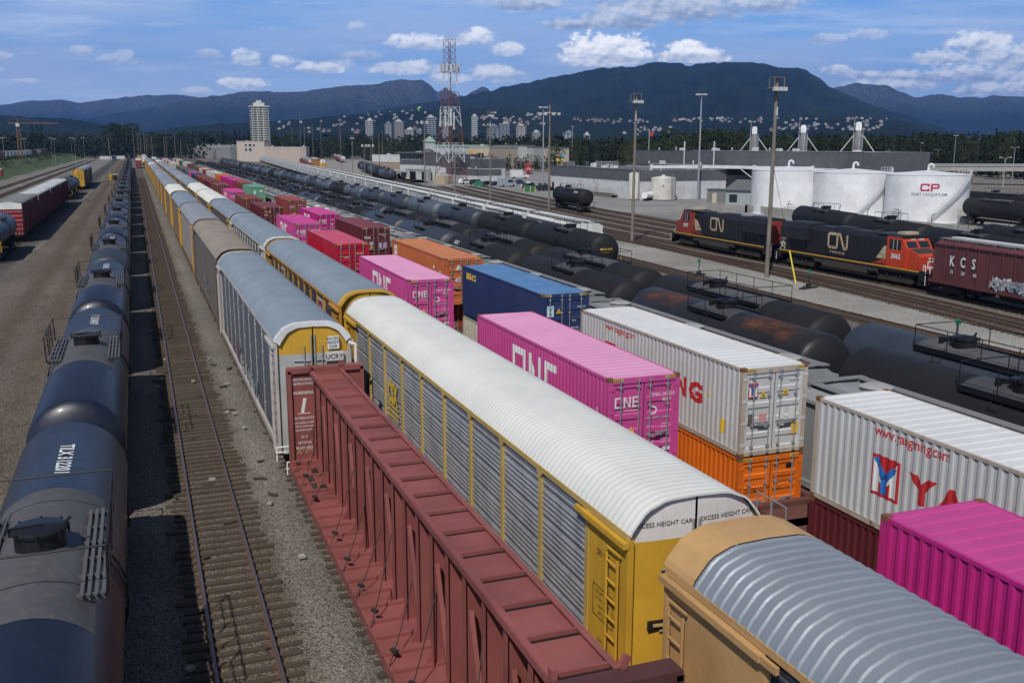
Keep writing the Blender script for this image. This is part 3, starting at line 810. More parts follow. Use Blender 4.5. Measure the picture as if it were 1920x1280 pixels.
    for e in (-1,1):
        m = MB(); yy = e*(h-.55); m.box(-1.45,1.45,*sorted((e*(h-.3),e*(h-.95))),.75,deck)
        for s in (-1,1):
            for k in range(4): m.box(min(s*1.0,s*1.48),max(s*1.0,s*1.48),*sorted((e*(h-.35),e*(h-.0))),.4+k*.35,.44+k*.35)
        m.box(-1.3,1.3,*sorted((e*(h-.25),e*(h-.1))),.25,.95); m.build('pilot', blackM, root)
        m = MB()
        for s in (-1,1): m.path([(s*1.45,yy+.45*e,.5),(s*1.45,yy+.45*e,1.15),(s*1.0,yy-.1*e,2.1),(s*1.0,yy-.35*e,2.15),(s*1.0,yy-.35*e,deck)],.035); m.path([(s*.95,yy+.45*e,.5),(s*.95,yy+.45*e,1.2),(s*.55,yy-.05*e,2.1),(s*.55,yy-.05*e,deck)],.035)
        m.build('step_rail', LETTER_W, root)
    m = MB()
    for s in (-1,1):
        for k in range(11): y=-h+5.6+(L-7.4)*k/10; m.tube((s*1.46,y,deck),(s*1.46,y,deck+1.05),.022,5)
        m.tube((s*1.46,-h+5.6,deck+1.05),(s*1.46,h-1.8,deck+1.05),.022,5)
    m.build('side_handrail', blackM, root)
    for s in (-1,1):
        m = MB(); v = text2d(number,.62,.03,'CENTER'); yc = c0+1.35
        put2d(m, v, (lambda x,z: (-1.475,yc-x,z+2.45)) if s<0 else (lambda x,z: (1.475,yc+x,z+2.45))); m.build('cab_number', LETTER_W, cab)
    m = MB(); m.box(-.11,.11,-h-.45,-h+.2,.72,.95); m.box(-.11,.11,h-.2,h+.45,.72,.95); m.build('coupler', UNDER, root)
    return root
def worm_logo(root, yc, z0, s, mat, sub=None):
    v = stroke2d([(.95,1),(.12,1),(0,.88),(0,.12),(.12,0),(.9,0),(1.0,.1),(1.0,.9),(1.1,1),(1.3,1),(1.78,.0),(2.0,0),(2.1,.1),(2.1,1)],.2)
    v = shift2d(v,-1.05,0); m = MB(); put2d(m, v, lambda x,z: (-.992,yc-x*s,z0+z*s))
    if sub: put2d(m, text2d(sub,.42,.02,'CENTER'), lambda x,z: (-.992,yc-x*1.25,z0-.55+z))
    m.build('hood_logo', mat, root)
# ------------------------------------------------------------------ camera
CF, CPITCH, CYAW, CROLL, CH = 1834.34, .19727, .36256, .00166, 12.663
def setup_camera():
    cp, sp, cy, sy = math.cos(CPITCH), math.sin(CPITCH), math.cos(CYAW), math.sin(CYAW)
    fw = Vector((sy*cp, cy*cp, -sp)); r = Vector((cy, -sy, 0)); u = r.cross(fw)
    cr, sr = math.cos(CROLL), math.sin(CROLL); r2 = cr*r + sr*u; u2 = -sr*r + cr*u
    cam = bpy.data.cameras.new('Camera'); cam.sensor_width = 36; cam.lens = 36*CF/1920; cam.clip_end = 60000; cam.clip_start = .2
    o = bpy.data.objects.new('Camera', cam); COL.objects.link(o)
    M = Matrix((r2, u2, -fw)).transposed().to_4x4(); M.translation = Vector((0,0,CH)); o.matrix_world = M; SC.camera = o
    return fw, r2, u2
FW, RV, UV = setup_camera()
def ray(px, py): return FW + RV*((px-960)/CF) - UV*((py-640)/CF)
def far_at(px, py, D):
    """point at horizontal distance D seen in that direction"""
    d = ray(px, py); t = D/math.hypot(d.x, d.y); return Vector((0,0,CH)) + d*t
def ground_at(px, py, z=0):
    d = ray(px, py); return Vector((0,0,CH)) + d*((z-CH)/d.z)

# ------------------------------------------------------------------ light and sky
SUN_EL, SUN_AZ = rad(50), math.atan2(-.61, -.79)        # azimuth of the sun measured from +y towards +x
def build_world():
    w = bpy.data.worlds.new('World'); SC.world = w; w.use_nodes = True; nt = w.node_tree; nt.nodes.clear()
    out = nt.nodes.new('ShaderNodeOutputWorld'); bg = nt.nodes.new('ShaderNodeBackground'); nt.links.new(bg.outputs[0], out.inputs[0])
    sky = nt.nodes.new('ShaderNodeTexSky'); sky.sky_type = 'NISHITA'; sky.sun_disc = False; sky.sun_elevation = SUN_EL
    sky.sun_rotation = SUN_AZ % (2*math.pi); sky.air_density = 1.0; sky.dust_density = .6; sky.ozone_density = 2.2
    K = .06
    skyc = mixc(nt, 1.0, sky.outputs[0], (K,K,K), 'MULTIPLY')
    tc = nt.nodes.new('ShaderNodeTexCoord'); sx = nt.nodes.new('ShaderNodeSeparateXYZ'); nt.links.new(tc.outputs['Generated'], sx.inputs[0])
    X, Y, Z = sx.outputs
    az = mth(nt,'ARCTAN2',X,Y); el = mth(nt,'ARCSINE',Z)
    da = mth(nt,'SUBTRACT',az,CYAW); u = mth(nt,'MULTIPLY_ADD',mth(nt,'TANGENT',mth(nt,'MINIMUM',mth(nt,'MAXIMUM',da,-1.3),1.3)),1834.0,960.0)
    v = mth(nt,'DIVIDE',mth(nt,'MULTIPLY',el,1950.0),mth(nt,'MAXIMUM',mth(nt,'COSINE',da),.35))
    def vec(a, b, c=0.0):
        n = nt.nodes.new('ShaderNodeCombineXYZ')
        for i, q in enumerate((a, b, c)):
            if isinstance(q,(int,float)): n.inputs[i].default_value = q
            else: nt.links.new(q, n.inputs[i])
        return n.outputs[0]
    lo = ramp(nt, v, 0, 300)
    base = mixc(nt, lo, (.32,.46,.68), (.125,.285,.57))
    sd = ramp(nt, u, 900, -300)                                             # milky veil to the left
    base = mixc(nt, mth(nt,'MULTIPLY',sd,.55), base, (.20,.30,.50))
    # high thin cloud, drawn out sideways
    c1 = noise(nt, vec(mth(nt,'MULTIPLY',u,.0016),mth(nt,'MULTIPLY',v,.011)), 1.0, 7, .6)
    cf = mth(nt,'MULTIPLY',ramp(nt,c1,.36,.62),.72)
    base = mixc(nt, cf, base, (.31,.39,.56))
    c2 = noise(nt, vec(mth(nt,'MULTIPLY',u,.0035),mth(nt,'MULTIPLY',v,.03),7.3), 1.0, 6, .6)
    base = mixc(nt, mth(nt,'MULTIPLY',ramp(nt,c2,.48,.70),.42), base, (.47,.54,.68))
    # heaped cloud
    wob = noise(nt, vec(mth(nt,'MULTIPLY',u,.022),mth(nt,'MULTIPLY',v,.03)), 1.0, 7, .62)
    wob2 = noise(nt, vec(mth(nt,'MULTIPLY',u,.075),mth(nt,'MULTIPLY',v,.09),3.1), 1.0, 5, .6)
    wobs = noise(nt, vec(mth(nt,'MULTIPLY_ADD',u,.022,.10),mth(nt,'MULTIPLY_ADD',v,.03,-.22)), 1.0, 7, .62)
    rim = mth(nt,'MULTIPLY',mth(nt,'SUBTRACT',wob,wobs),2.2)
    def heap(base, items, bright, dark, soft=.35, cover=1.0):
        acc = None; sh = None
        for cx, cy, rx, ry in items:
            dx = mth(nt,'MULTIPLY',mth(nt,'SUBTRACT',u,cx),1/rx); dy = mth(nt,'MULTIPLY',mth(nt,'SUBTRACT',v,275-cy),1/ry)
            dyb = mth(nt,'MAXIMUM',dy,mth(nt,'MULTIPLY',dy,-1.7))
            q = mth(nt,'SUBTRACT',1.0,mth(nt,'ADD',mth(nt,'MULTIPLY',dx,dx),mth(nt,'MULTIPLY',dyb,dyb)))
            acc = q if acc is None else mth(nt,'MAXIMUM',acc,q)
            s = mth(nt,'MULTIPLY',mth(nt,'MAXIMUM',q,-.5),1.0); t = mth(nt,'MULTIPLY',mth(nt,'ADD',s,.5),dy)
            sh = t if sh is None else mth(nt,'ADD',sh,t)
        f = mth(nt,'ADD',mth(nt,'ADD',acc,.42),mth(nt,'MULTIPLY',mth(nt,'SUBTRACT',mth(nt,'ADD',wob,mth(nt,'MULTIPLY',wob2,.45)),.72),3.9))
        m = mth(nt,'MULTIPLY',ramp(nt,f,0.0,soft*2.2),cover)
        L = mth(nt,'ADD',mth(nt,'ADD',.45,mth(nt,'MULTIPLY',sh,.55)),rim)
        col = mixc(nt, ramp(nt,L,0.0,1.0), dark, bright)
        return mixc(nt, m, base, col)
    base = heap(base, [(180,101,26,12),(240,117,48,13),(262,104,17,9),(36,112,28,12),(10,135,26,9),(80,156,46,7),(385,174,34,9),(410,105,24,10),(690,108,38,12),(685,54,24,11),(1530,76,40,12),(1597,68,40,12),(640,125,40,12)], (.52,.57,.66), (.27,.34,.48), .5, .72)
    base = heap(base, [(480,114,27,20),(548,119,28,13),(605,132,44,15),(470,160,42,14),(800,86,66,17),(893,76,36,20),(772,132,60,17),(950,97,30,16),(935,142,50,20),(840,150,40,12)], (.78,.79,.81), (.33,.40,.52), .45, .88)
    base = heap(base, [(1250,22,150,38),(1150,45,110,24),(1400,12,90,24),(985,14,76,18),(1060,50,60,14)], (.50,.53,.59), (.17,.22,.32), .6, .85)
    base = heap(base, [(1130,97,72,34),(1105,115,60,18),(1180,110,40,20),(1280,108,66,16),(1272,97,34,20)], (.95,.94,.92), (.36,.42,.52), .35, .95)
    base = heap(base, [(1800,88,62,30),(1872,112,84,32),(1740,112,56,18),(1795,142,96,22),(1690,146,76,16),(1600,142,40,11),(1550,132,28,11),(1900,152,56,22),(1640,162,86,14),(1850,170,90,16)], (.74,.76,.79), (.25,.31,.43), .45, .9)
    fac = ramp(nt, v, 620, 300); G_ = 1.75; base = mixc(nt, 1.0, base, (G_,G_,G_), 'MULTIPLY')
    fin = mixc(nt, fac, skyc, base)
    nt.links.new(fin, bg.inputs['Color']); bg.inputs['Strength'].default_value = 1.0
    L = bpy.data.lights.new('sun', 'SUN'); L.energy = 3.5; L.angle = rad(.5); L.color = (1,.955,.89)
    o = bpy.data.objects.new('sun', L); COL.objects.link(o)
    d = Vector((math.sin(SUN_AZ)*math.cos(SUN_EL), math.cos(SUN_AZ)*math.cos(SUN_EL), math.sin(SUN_EL)))
    o.rotation_euler = d.to_track_quat('Z','Y').to_euler(); o.location = (-40,-40,80)
build_world()
vs = SC.view_settings; vs.view_transform = 'Standard'; vs.look = 'None'; vs.exposure = 0.0; vs.gamma = 1.0; vs.use_curve_mapping = False
SC.cycles.max_bounces = 6; SC.cycles.diffuse_bounces = 2; SC.cycles.glossy_bounces = 3; SC.cycles.transmission_bounces = 4
SC.cycles.use_denoising = True
SC.cycles.caustics_reflective = False; SC.cycles.caustics_refractive = False

# ------------------------------------------------------------------ ground
def stones(nt, vec, scale):
    v = nd(nt, 'ShaderNodeTexVoronoi', i_Scale=scale, i_Randomness=1.0); nt.links.new(vec, v.inputs['Vector']); return v
def ground_material(name, bands, base, contrast=.45, stone=17.0, grit=.6, far=None, fine=None):
    """bands: (x0, x1, colour, softness, strength) along the tracks"""
    m, nt, bs = _nt(name); v = coords(nt, rand=False); sep = nt.nodes.new('ShaderNodeSeparateXYZ'); nt.links.new(v, sep.inputs[0])
    X, Y = sep.outputs[0], sep.outputs[1]
    big = noise(nt, v, .07, 6, .6); mid = noise(nt, v, .55, 5, .65); n3 = noise(nt, v, 3.5, 4, .6)
    c = mixc(nt, ramp(nt, big, .35, .68), tuple(q*.82 for q in base), tuple(q*1.15 for q in base))
    c = mixc(nt, mth(nt,'MULTIPLY',ramp(nt, mid, .5, .75),.5), c, tuple(q*.66 for q in base))
    xw = mth(nt,'ADD',X,mth(nt,'MULTIPLY',mth(nt,'SUBTRACT',mid,.5),1.6))
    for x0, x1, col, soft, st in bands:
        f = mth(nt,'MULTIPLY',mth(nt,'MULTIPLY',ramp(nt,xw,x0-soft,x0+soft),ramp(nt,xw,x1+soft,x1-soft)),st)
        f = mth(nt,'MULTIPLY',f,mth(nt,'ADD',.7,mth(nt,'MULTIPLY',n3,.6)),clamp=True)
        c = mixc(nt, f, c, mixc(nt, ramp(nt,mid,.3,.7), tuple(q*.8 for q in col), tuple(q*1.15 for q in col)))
    vo = stones(nt, v, stone); hs = nt.nodes.new('ShaderNodeSeparateColor'); nt.links.new(vo.outputs['Color'], hs.inputs[0])
    vo2 = stones(nt, v, stone*2.3); hs2 = nt.nodes.new('ShaderNodeSeparateColor'); nt.links.new(vo2.outputs['Color'], hs2.inputs[0])
    k = mth(nt,'MULTIPLY_ADD',mth(nt,'ADD',mth(nt,'MULTIPLY',hs.outputs[0],.6),mth(nt,'MULTIPLY',hs2.outputs[0],.4)),2*contrast,1-contrast)
    gap = ramp(nt, vo.outputs['Distance'], .75, .35); k = mth(nt,'MULTIPLY',k,mth(nt,'MULTIPLY_ADD',gap,grit,1-grit))
    n = nt.nodes.new('ShaderNodeCombineColor'); [nt.links.new(k, n.inputs[i]) for i in range(3)]
    c = mixc(nt, 1.0, c, n.outputs[0], 'MULTIPLY')
    if far:
        dist = mth(nt,'SQRT',mth(nt,'ADD',mth(nt,'MULTIPLY',X,X),mth(nt,'MULTIPLY',Y,Y))); big2 = noise(nt, v, .006, 5, .6)
        c = mixc(nt, ramp(nt, mth(nt,'ADD',dist,mth(nt,'MULTIPLY',mth(nt,'SUBTRACT',big2,.5),500)), 1000, 1350), c, mixc(nt, noise(nt, v, .03, 5, .6), (.012,.02,.008), (.05,.065,.03)))
    nt.links.new(c, bs.inputs['Base Color']); bs.inputs['Roughness'].default_value = .9; bs.inputs['Specular IOR Level'].default_value = .25
    b = nd(nt, 'ShaderNodeBump', i_Strength=.8, i_Distance=.04); nt.links.new(mth(nt,'SUBTRACT',1.0,vo.outputs['Distance']), b.inputs['Height']); nt.links.new(b.outputs[0], bs.inputs['Normal'])
    return m
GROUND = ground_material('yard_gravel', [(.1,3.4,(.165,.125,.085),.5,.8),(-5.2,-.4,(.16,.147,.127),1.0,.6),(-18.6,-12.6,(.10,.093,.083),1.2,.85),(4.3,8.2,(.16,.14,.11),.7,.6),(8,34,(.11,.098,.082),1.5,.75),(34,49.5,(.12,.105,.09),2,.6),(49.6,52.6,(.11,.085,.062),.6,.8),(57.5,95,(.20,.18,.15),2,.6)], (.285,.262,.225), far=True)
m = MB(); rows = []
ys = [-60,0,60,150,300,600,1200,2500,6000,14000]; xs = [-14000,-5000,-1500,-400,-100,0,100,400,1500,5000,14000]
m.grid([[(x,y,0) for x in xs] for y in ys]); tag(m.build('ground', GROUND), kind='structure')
ROADM = ground_material('dirt_road', [(-9.9,-8.2,(.15,.11,.078),.6,.9),(-7.2,-5.6,(.165,.125,.09),.6,.85)], (.19,.16,.128), .42, 12, .55)
m = MB(); m.grid([[(x0+.6*math.sin(y*.05),y,.004) for x0 in (-12.2,-10,-8,-6,-4.9)] for y in range(-20,900,20)]); tag(m.build('dirt_road', ROADM), kind='structure')
PALE = ground_material('pale_yard', [], (.40,.385,.35), .36, 15, .5)
m = MB(); m.add([(52.9,10,.004),(57.6,30,.004),(57.3,52,.004),(58.2,75,.004),(61,110,.004),(62,150,.004),(66,230,.004),(73,300,.004),(68,300,.004),(58.5,220,.004),(54.5,150,.004),(53,110,.004),(51.8,75,.004),(50.4,52,.004)],[tuple(range(14))]); tag(m.build('gravel_yard', PALE), kind='structure')
ASPH = ground_material('worn_paving', [], (.32,.315,.30), .2, 16, .3)
m = MB(); m.add([(88.5,150,.004),(94,120,.004),(112,100,.004),(140,88,.004),(172,180,.004),(240,420,.004),(130,480,.004),(100,420,.004),(88,340,.004),(90.5,260,.004),(89,200,.004)],[tuple(range(11))]); tag(m.build('workshop_paving', ASPH), kind='structure')
m = MB(); m.add([(95,330,.004),(120,480,.004),(240,900,.004),(150,900,.004),(88,500,.004),(78,350,.004)],[tuple(range(6))]); tag(m.build('gravel_apron', PALE), kind='structure')
# grass bank on the left, risen above the yard
def grass_mat():
    m, nt, bs = _nt('bank_grass'); v = coords(nt, rand=False); n1 = noise(nt, v, .12, 6, .65); n2 = noise(nt, v, 1.5, 5, .7)
    c = mixc(nt, ramp(nt,n1,.35,.65), (.035,.06,.014), (.085,.12,.035)); c = mixc(nt, mth(nt,'MULTIPLY',ramp(nt,n2,.55,.75),.5), c, (.12,.11,.05))
    nt.links.new(c, bs.inputs['Base Color']); bs.inputs['Roughness'].default_value = .95; return m
GRASS = grass_mat()
def bank_z(x, y):
    t = min(1, max(0, (-47.5-x)/16)); return 4.2*t*t*(3-2*t)*min(1,max(0,(y-150)/200))
m = MB(); m.grid([[(x + .8*math.sin(y*.07+x), y, bank_z(x,y)+.01+.25*rnd()*(x<-48 and x>-64)) for x in [-46,-48,-50,-52,-54,-56,-58,-60,-62,-64,-70,-90,-140,-400]] for y in range(140,1500,8)])
tag(m.build('grass_bank', GRASS, smooth=True), kind='structure')

# ------------------------------------------------------------------ railway tracks
RAILM = paint('rail_rust', (.115,.062,.038), .75, .5, (.06,.035,.02), bump=0)
RAILT = plain('rail_head_steel', (.24,.22,.23), .38, .75)
def tie_mat():
    m, nt, bs = _nt('weathered_timber'); v = coords(nt, (.8,6,6), rand=False); v2 = coords(nt, rand=False)
    c = mixc(nt, noise(nt, v, 2.5, 5, .6), (.030,.023,.017), (.105,.078,.054)); c = mixc(nt, ramp(nt, noise(nt, v2, .9, 4, .6), .5, .75), c, (.085,.042,.022))
    nt.links.new(c, bs.inputs['Base Color']); bs.inputs['Roughness'].default_value = .9; return m
TIE = tie_mat()
def poly_at(pts, s):
    for a, b in zip(pts[:-1], pts[1:]):
        d = math.hypot(b[0]-a[0], b[1]-a[1])
        if s <= d: return a[0]+(b[0]-a[0])*s/d, a[1]+(b[1]-a[1])*s/d, math.atan2(b[1]-a[1], b[0]-a[0])
        s -= d
    return None
def rail_mesh(pts, off):
    m = MB(); L = []
    for i, p in enumerate(pts):
        a = pts[max(0,i-1)]; b = pts[min(len(pts)-1,i+1)]; d = Vector((b[0]-a[0], b[1]-a[1])).normalized(); L.append((p, Vector((d.y,-d.x))))
    sec = [(-.07,.03),(-.07,.05),(-.012,.065),(-.012,.13),(-.036,.14),(-.036,RT-.004),(-.03,RT),(.03,RT),(.036,RT-.004),(.036,.14),(.012,.13),(.012,.065),(.07,.05),(.07,.03)]
    rows = [[(p[0]+n.x*(off+q), p[1]+n.y*(off+q), z) for q, z in sec] for p, n in L]
    for k in range(len(sec)-1):
        m.cm = 1 if 5 <= k <= 7 else 0; m.grid([[r[k],r[k+1]] for r in rows])
    return m
def track(pts, y_ties=600, rails=True, step=.56, seed=1, name='railway_track'):
    o = bpy.data.objects.new(name, None); COL.objects.link(o); o['kind'] = 'structure'
    for s in (-.7535, .7535): rail_mesh(pts, s).build('rail', [RAILM, RAILT], o)
    m = MB(); s = .3; rg = random.Random(seed); n = 0
    while True:
        q = poly_at(pts, s)
        if not q or q[1] > y_ties: break
        m.cbox((q[0]+rg.uniform(-.08,.08), q[1], -.02+rg.uniform(-.015,.02)), (rg.uniform(2.5,2.75), rg.uniform(.19,.25), .13), q[2]-math.pi/2+rg.uniform(-.03,.03)); s += step*rg.uniform(.92,1.08); n += 1
    if n: tag(m.build('sleepers', TIE, o), kind='stuff')
    return o
def smooth_line(pts, n=6):
    out = []
    for i in range(len(pts)-1):
        p0 = pts[max(0,i-1)]; p1 = pts[i]; p2 = pts[i+1]; p3 = pts[min(len(pts)-1,i+2)]
        for k in range(n):
            t = k/n; out.append(tuple(.5*((2*p1[j])+(-p0[j]+p2[j])*t+(2*p0[j]-5*p1[j]+4*p2[j]-p3[j])*t*t+(-p0[j]+3*p1[j]-3*p2[j]+p3[j])*t**3) for j in (0,1)))
    return out + [pts[-1]]
X_M = 1.75
def empty_track():
    """the one near track with nothing standing on it: its nearest hundred sleepers are parts of their own"""
    o = bpy.data.objects.new('railway_track', None); COL.objects.link(o); o['kind'] = 'structure'
    pts = [(X_M,-20),(X_M,200),(X_M,900)]
    for s in (-.7535,.7535): rail_mesh(pts, s).build('rail', [RAILM, RAILT], o)
    rg = random.Random(5); y = 8.0; m = MB(); k = 0; pm = MB()
    me = [MB().cbox((0,0,0),(2.62+.1*i,.23-.02*(i%3),.16)).mesh('sleeper', TIE) for i in range(5)]
    while y < 420:
        x = X_M + rg.uniform(-.12,.12); rz = rg.uniform(-.035,.035); z = -.03+rg.uniform(-.02,.035)
        if 19 < y and k < 100:
            t = bpy.data.objects.new('sleeper', me[rg.randrange(5)]); COL.objects.link(t); t.parent = o; t.location = (x,y,z); t.rotation_euler = (0,rg.uniform(-.012,.012),rz); k += 1
            for s in (-.7535,.7535): pm.box(X_M+s-.14,X_M+s+.14,y-.1,y+.1,z+.08,z+.095)
        else: m.cbox((x,y,z),(rg.uniform(2.55,2.75),.22,.16),rz)
        y += .545*rg.uniform(.9,1.1)
    tag(m.build('sleepers', TIE, o), kind='stuff'); pm.build('tie_plate', RAILM, o)
empty_track()
from mathutils import noise as MN
# ------------------------------------------------------------------ hills and mountains
def hill_mat(name, dark, light, rock=None, scale=1.0):
    m, nt, bs = _nt(name); v = coords(nt, rand=False)
    n1 = noise(nt, v, .0016*scale, 6, .65); n2 = noise(nt, v, .014*scale, 6, .7); n3 = noise(nt, v, .045*scale, 3, .6)
    c = mixc(nt, ramp(nt, n1, .35, .65), dark, light); c = mixc(nt, mth(nt,'MULTIPLY',ramp(nt, n2, .45, .7),.75), c, tuple(q*.45 for q in dark)); c = mixc(nt, mth(nt,'MULTIPLY',ramp(nt,n3,.55,.75),.4), c, tuple(q*1.4 for q in light))
    if rock:
        sep = nt.nodes.new('ShaderNodeSeparateXYZ'); nt.links.new(v, sep.inputs[0]); hz = mth(nt,'ADD',sep.outputs[2],mth(nt,'MULTIPLY',n2,260))
        c = mixc(nt, mth(nt,'MULTIPLY',ramp(nt,hz,rock[0],rock[1]),ramp(nt,n3,.4,.6)), c, rock[2])
    nt.links.new(c, bs.inputs['Base Color']); bs.inputs['Roughness'].default_value = .95; bs.inputs['Specular IOR Level'].default_value = .1
    b = nd(nt, 'ShaderNodeBump', i_Strength=1.0, i_Distance=22.0); nt.links.new(n3, b.inputs['Height']); nt.links.new(b.outputs[0], bs.inputs['Normal']); return m
HILLF = {}
def mountain(key, sky, D, D0, mat, gully=.10, back=1.25, step=5, shape=1.25, seed=0, jag=1.5):
    """sky: silhouette seen from the yard; the range rises from distance D0 to its crest at D and falls away behind"""
    xs = []; x = sky[0][0]
    while x <= sky[-1][0]: xs.append(x); x += step
    def top(px):
        for (a,ya),(b,yb) in zip(sky[:-1], sky[1:]):
            if px <= b:
                t = (px-a)/(b-a); t = t*t*(3-2*t)*.5+t*.5; return ya+(yb-ya)*t
        return sky[-1][1]
    NR = 34; rows = []
    def height(az_px, t, Hc):
        w = MN.fractal(Vector((az_px*.012+seed, t*2.2, seed)), .9, 2.0, 5)
        z = Hc*(t**shape) + Hc*gully*w*math.sin(math.pi*min(1,t))*1.6
        return max(z, -2)
    for px in xs:
        py = top(px) - jag*MN.fractal(Vector((px*.045,seed*3.1,0)), .7, 2.0, 6)
        p = far_at(px, py, D); d = Vector((p.x,p.y)).normalized(); Hc = p.z; col = []
        for k in range(NR+1):
            t = k/NR; dist = D0+(D-D0)*t; col.append((d.x*dist, d.y*dist, height(px,t,Hc) if k < NR else Hc))
        for b, f in ((1.06,.86),(back,.3),(back*1.2,-.02)): col.append((d.x*D*b, d.y*D*b, Hc*f))
        rows.append(col)
    m = MB(); m.grid(rows); tag(m.build('mountain', mat, smooth=True, fix=True), kind='structure')
    def z_at(px, dist):
        p = far_at(px, top(px), D); t = (dist-D0)/(D-D0); return height(px, t, p.z) if t > 0 else 0
    HILLF[key] = (z_at, D0, D)
def on_hill(key, px, py):
    z_at, D0, D = HILLF[key]; d = D0
    while d < D:
        p = far_at(px, py, d)
        if p.z <= z_at(px, d): return p, d
        d += 12
    return None, None
FOREST = hill_mat('forested_slope', (.007,.014,.008), (.018,.029,.013))
FOREST2 = hill_mat('far_forested_slope', (.008,.015,.010), (.018,.028,.017), (330,620,(.13,.13,.13)))
mountain('back_left', [(-260,205),(0,197),(55,189),(110,187),(150,193),(220,184),(280,178),(300,179),(342,178),(385,184),(470,190),(620,200)], 11500, 8500, FOREST2, seed=3)
mountain('mid_left', [(-200,262),(60,238),(140,226),(250,207),(330,192),(400,180),(470,171),(520,173),(560,173),(600,167),(650,161),(700,158),(735,152),(752,149),(770,151),(790,149),(806,158),(818,172),(826,171),(833,163),(842,166),(850,176),(870,181),(886,172),(905,163),(912,164),(925,176),(1000,200),(1200,215)], 9000, 6000, FOREST2, seed=8, jag=1.8)
mountain('far_right', [(1450,215),(1540,172),(1580,161),(1604,156),(1640,159),(1662,160),(1690,172),(1716,183),(1740,179),(1764,177),(1784,179),(1800,184),(1822,181),(1842,184),(1862,178),(1880,180),(1920,182),(2000,176),(2200,190)], 9800, 6500, FOREST2, seed=14)
mountain('main', jag=3.0, sky=[(520,240),(600,226),(660,215),(700,208),(760,199),(800,192),(850,184),(885,178),(905,172),(960,161),(1000,152),(1050,143),(1100,133),(1130,127),(1160,126),(1185,127),(1215,118),(1245,117),(1268,118),(1292,124),(1310,120),(1335,117),(1370,117),(1400,117),(1430,119),(1462,127),(1485,126),(1505,129),(1530,143),(1560,165),(1600,183),(1650,203),(1700,216),(1740,232),(1800,252)], D=5600, D0=2500, mat=FOREST, seed=21, gully=.13, shape=1.35)
mountain('low_left', [(-240,214),(0,216),(60,220),(120,222),(165,228),(215,240),(300,250),(400,256)], 3600, 2200, FOREST, seed=30)
mountain('low_mid', [(220,262),(280,247),(350,237),(430,231),(500,228),(560,224),(640,217),(700,214),(760,210),(820,206),(900,205),(1000,207),(1080,216),(1200,222),(1320,221),(1440,219),(1500,215),(1600,218),(1680,226),(1740,240),(1800,252)], 3300, 1900, FOREST, seed=41, gully=.05)

# hillside houses, each a small gabled block
def house_mesh(w, d, h, wall, roof):
    m = MB(); m.box(-w/2,w/2,-d/2,d/2,-3,h); m.cm = 1
    m.prism([(-w/2-.4,h),(w/2+.4,h),(0,h+w*.32)],-d/2-.4,d/2+.4); m.cm = 2
    for k in range(3): m.box(-w/2+w*(k+.25)/3,-w/2+w*(k+.6)/3,-d/2-.05,-d/2,h*.35,h*.8)
    return m.mesh('house', [wall, roof, glass()])
HW = [plain('house_white',(.62,.62,.60),.7), plain('house_cream',(.50,.45,.37),.7), plain('house_grey',(.36,.37,.38),.7), plain('house_rose',(.38,.25,.21),.7)]
HR = [plain('house_roof_grey',(.16,.16,.17),.8), plain('house_roof_brown',(.17,.11,.08),.8), plain('house_roof_pale',(.34,.34,.35),.8)]
HM = [house_mesh(U(7,11),U(7,10),U(4,6),HW[i%4],HR[i%3]) for i in range(9)]
rg = random.Random(77)
def houses(n, x0, x1, y0, y1, label, group, dens=None, pal=None, s=1.0):
    k = 0
    while k < n:
        px = rg.uniform(x0,x1); py = rg.uniform(y0,y1); n -= 0
        p, d = on_hill('low_mid', px, py)
        if p is None: p, d = on_hill('main', px, py)
        k += 1
        if p is None: continue
        o = inst(HM[(pal or range(9))[rg.randrange(len(pal or range(9)))]], 'house', (p.x,p.y,p.z), -math.atan2(p.x,p.y)+rg.uniform(-.5,.5), label, 'house', group); o.scale = (s*.8,s*.8,s*.8)
GH = 'houses on the forested hillside'
houses(62, 1440, 1665, 222, 246, 'one of the pale houses in the dense hillside suburb above the storage tanks', GH)
houses(20, 1075, 1170, 224, 232, 'reddish brown house in the row on the hillside left of the tall wooden pole', GH, pal=(3,7,3,1), s=.9)
houses(10, 1178, 1215, 225, 233, 'pale house on the hillside directly behind the tall wooden pole', GH, s=.9)
houses(34, 1262, 1440, 222, 231, 'white house in the thin line of houses above the dark tree clump', GH)
houses(50, 890, 1022, 212, 236, 'house in the hillside cluster above the grey apartment towers', GH)
houses(44, 640, 860, 207, 250, 'house scattered on the hillside around the red and white lattice mast', GH)
houses(18, 520, 650, 228, 250, 'small pale house far down the hillside right of the lone high-rise', GH)
houses(16, 1170, 1260, 238, 256, 'pale house low on the hillside above the workshop roof', GH)

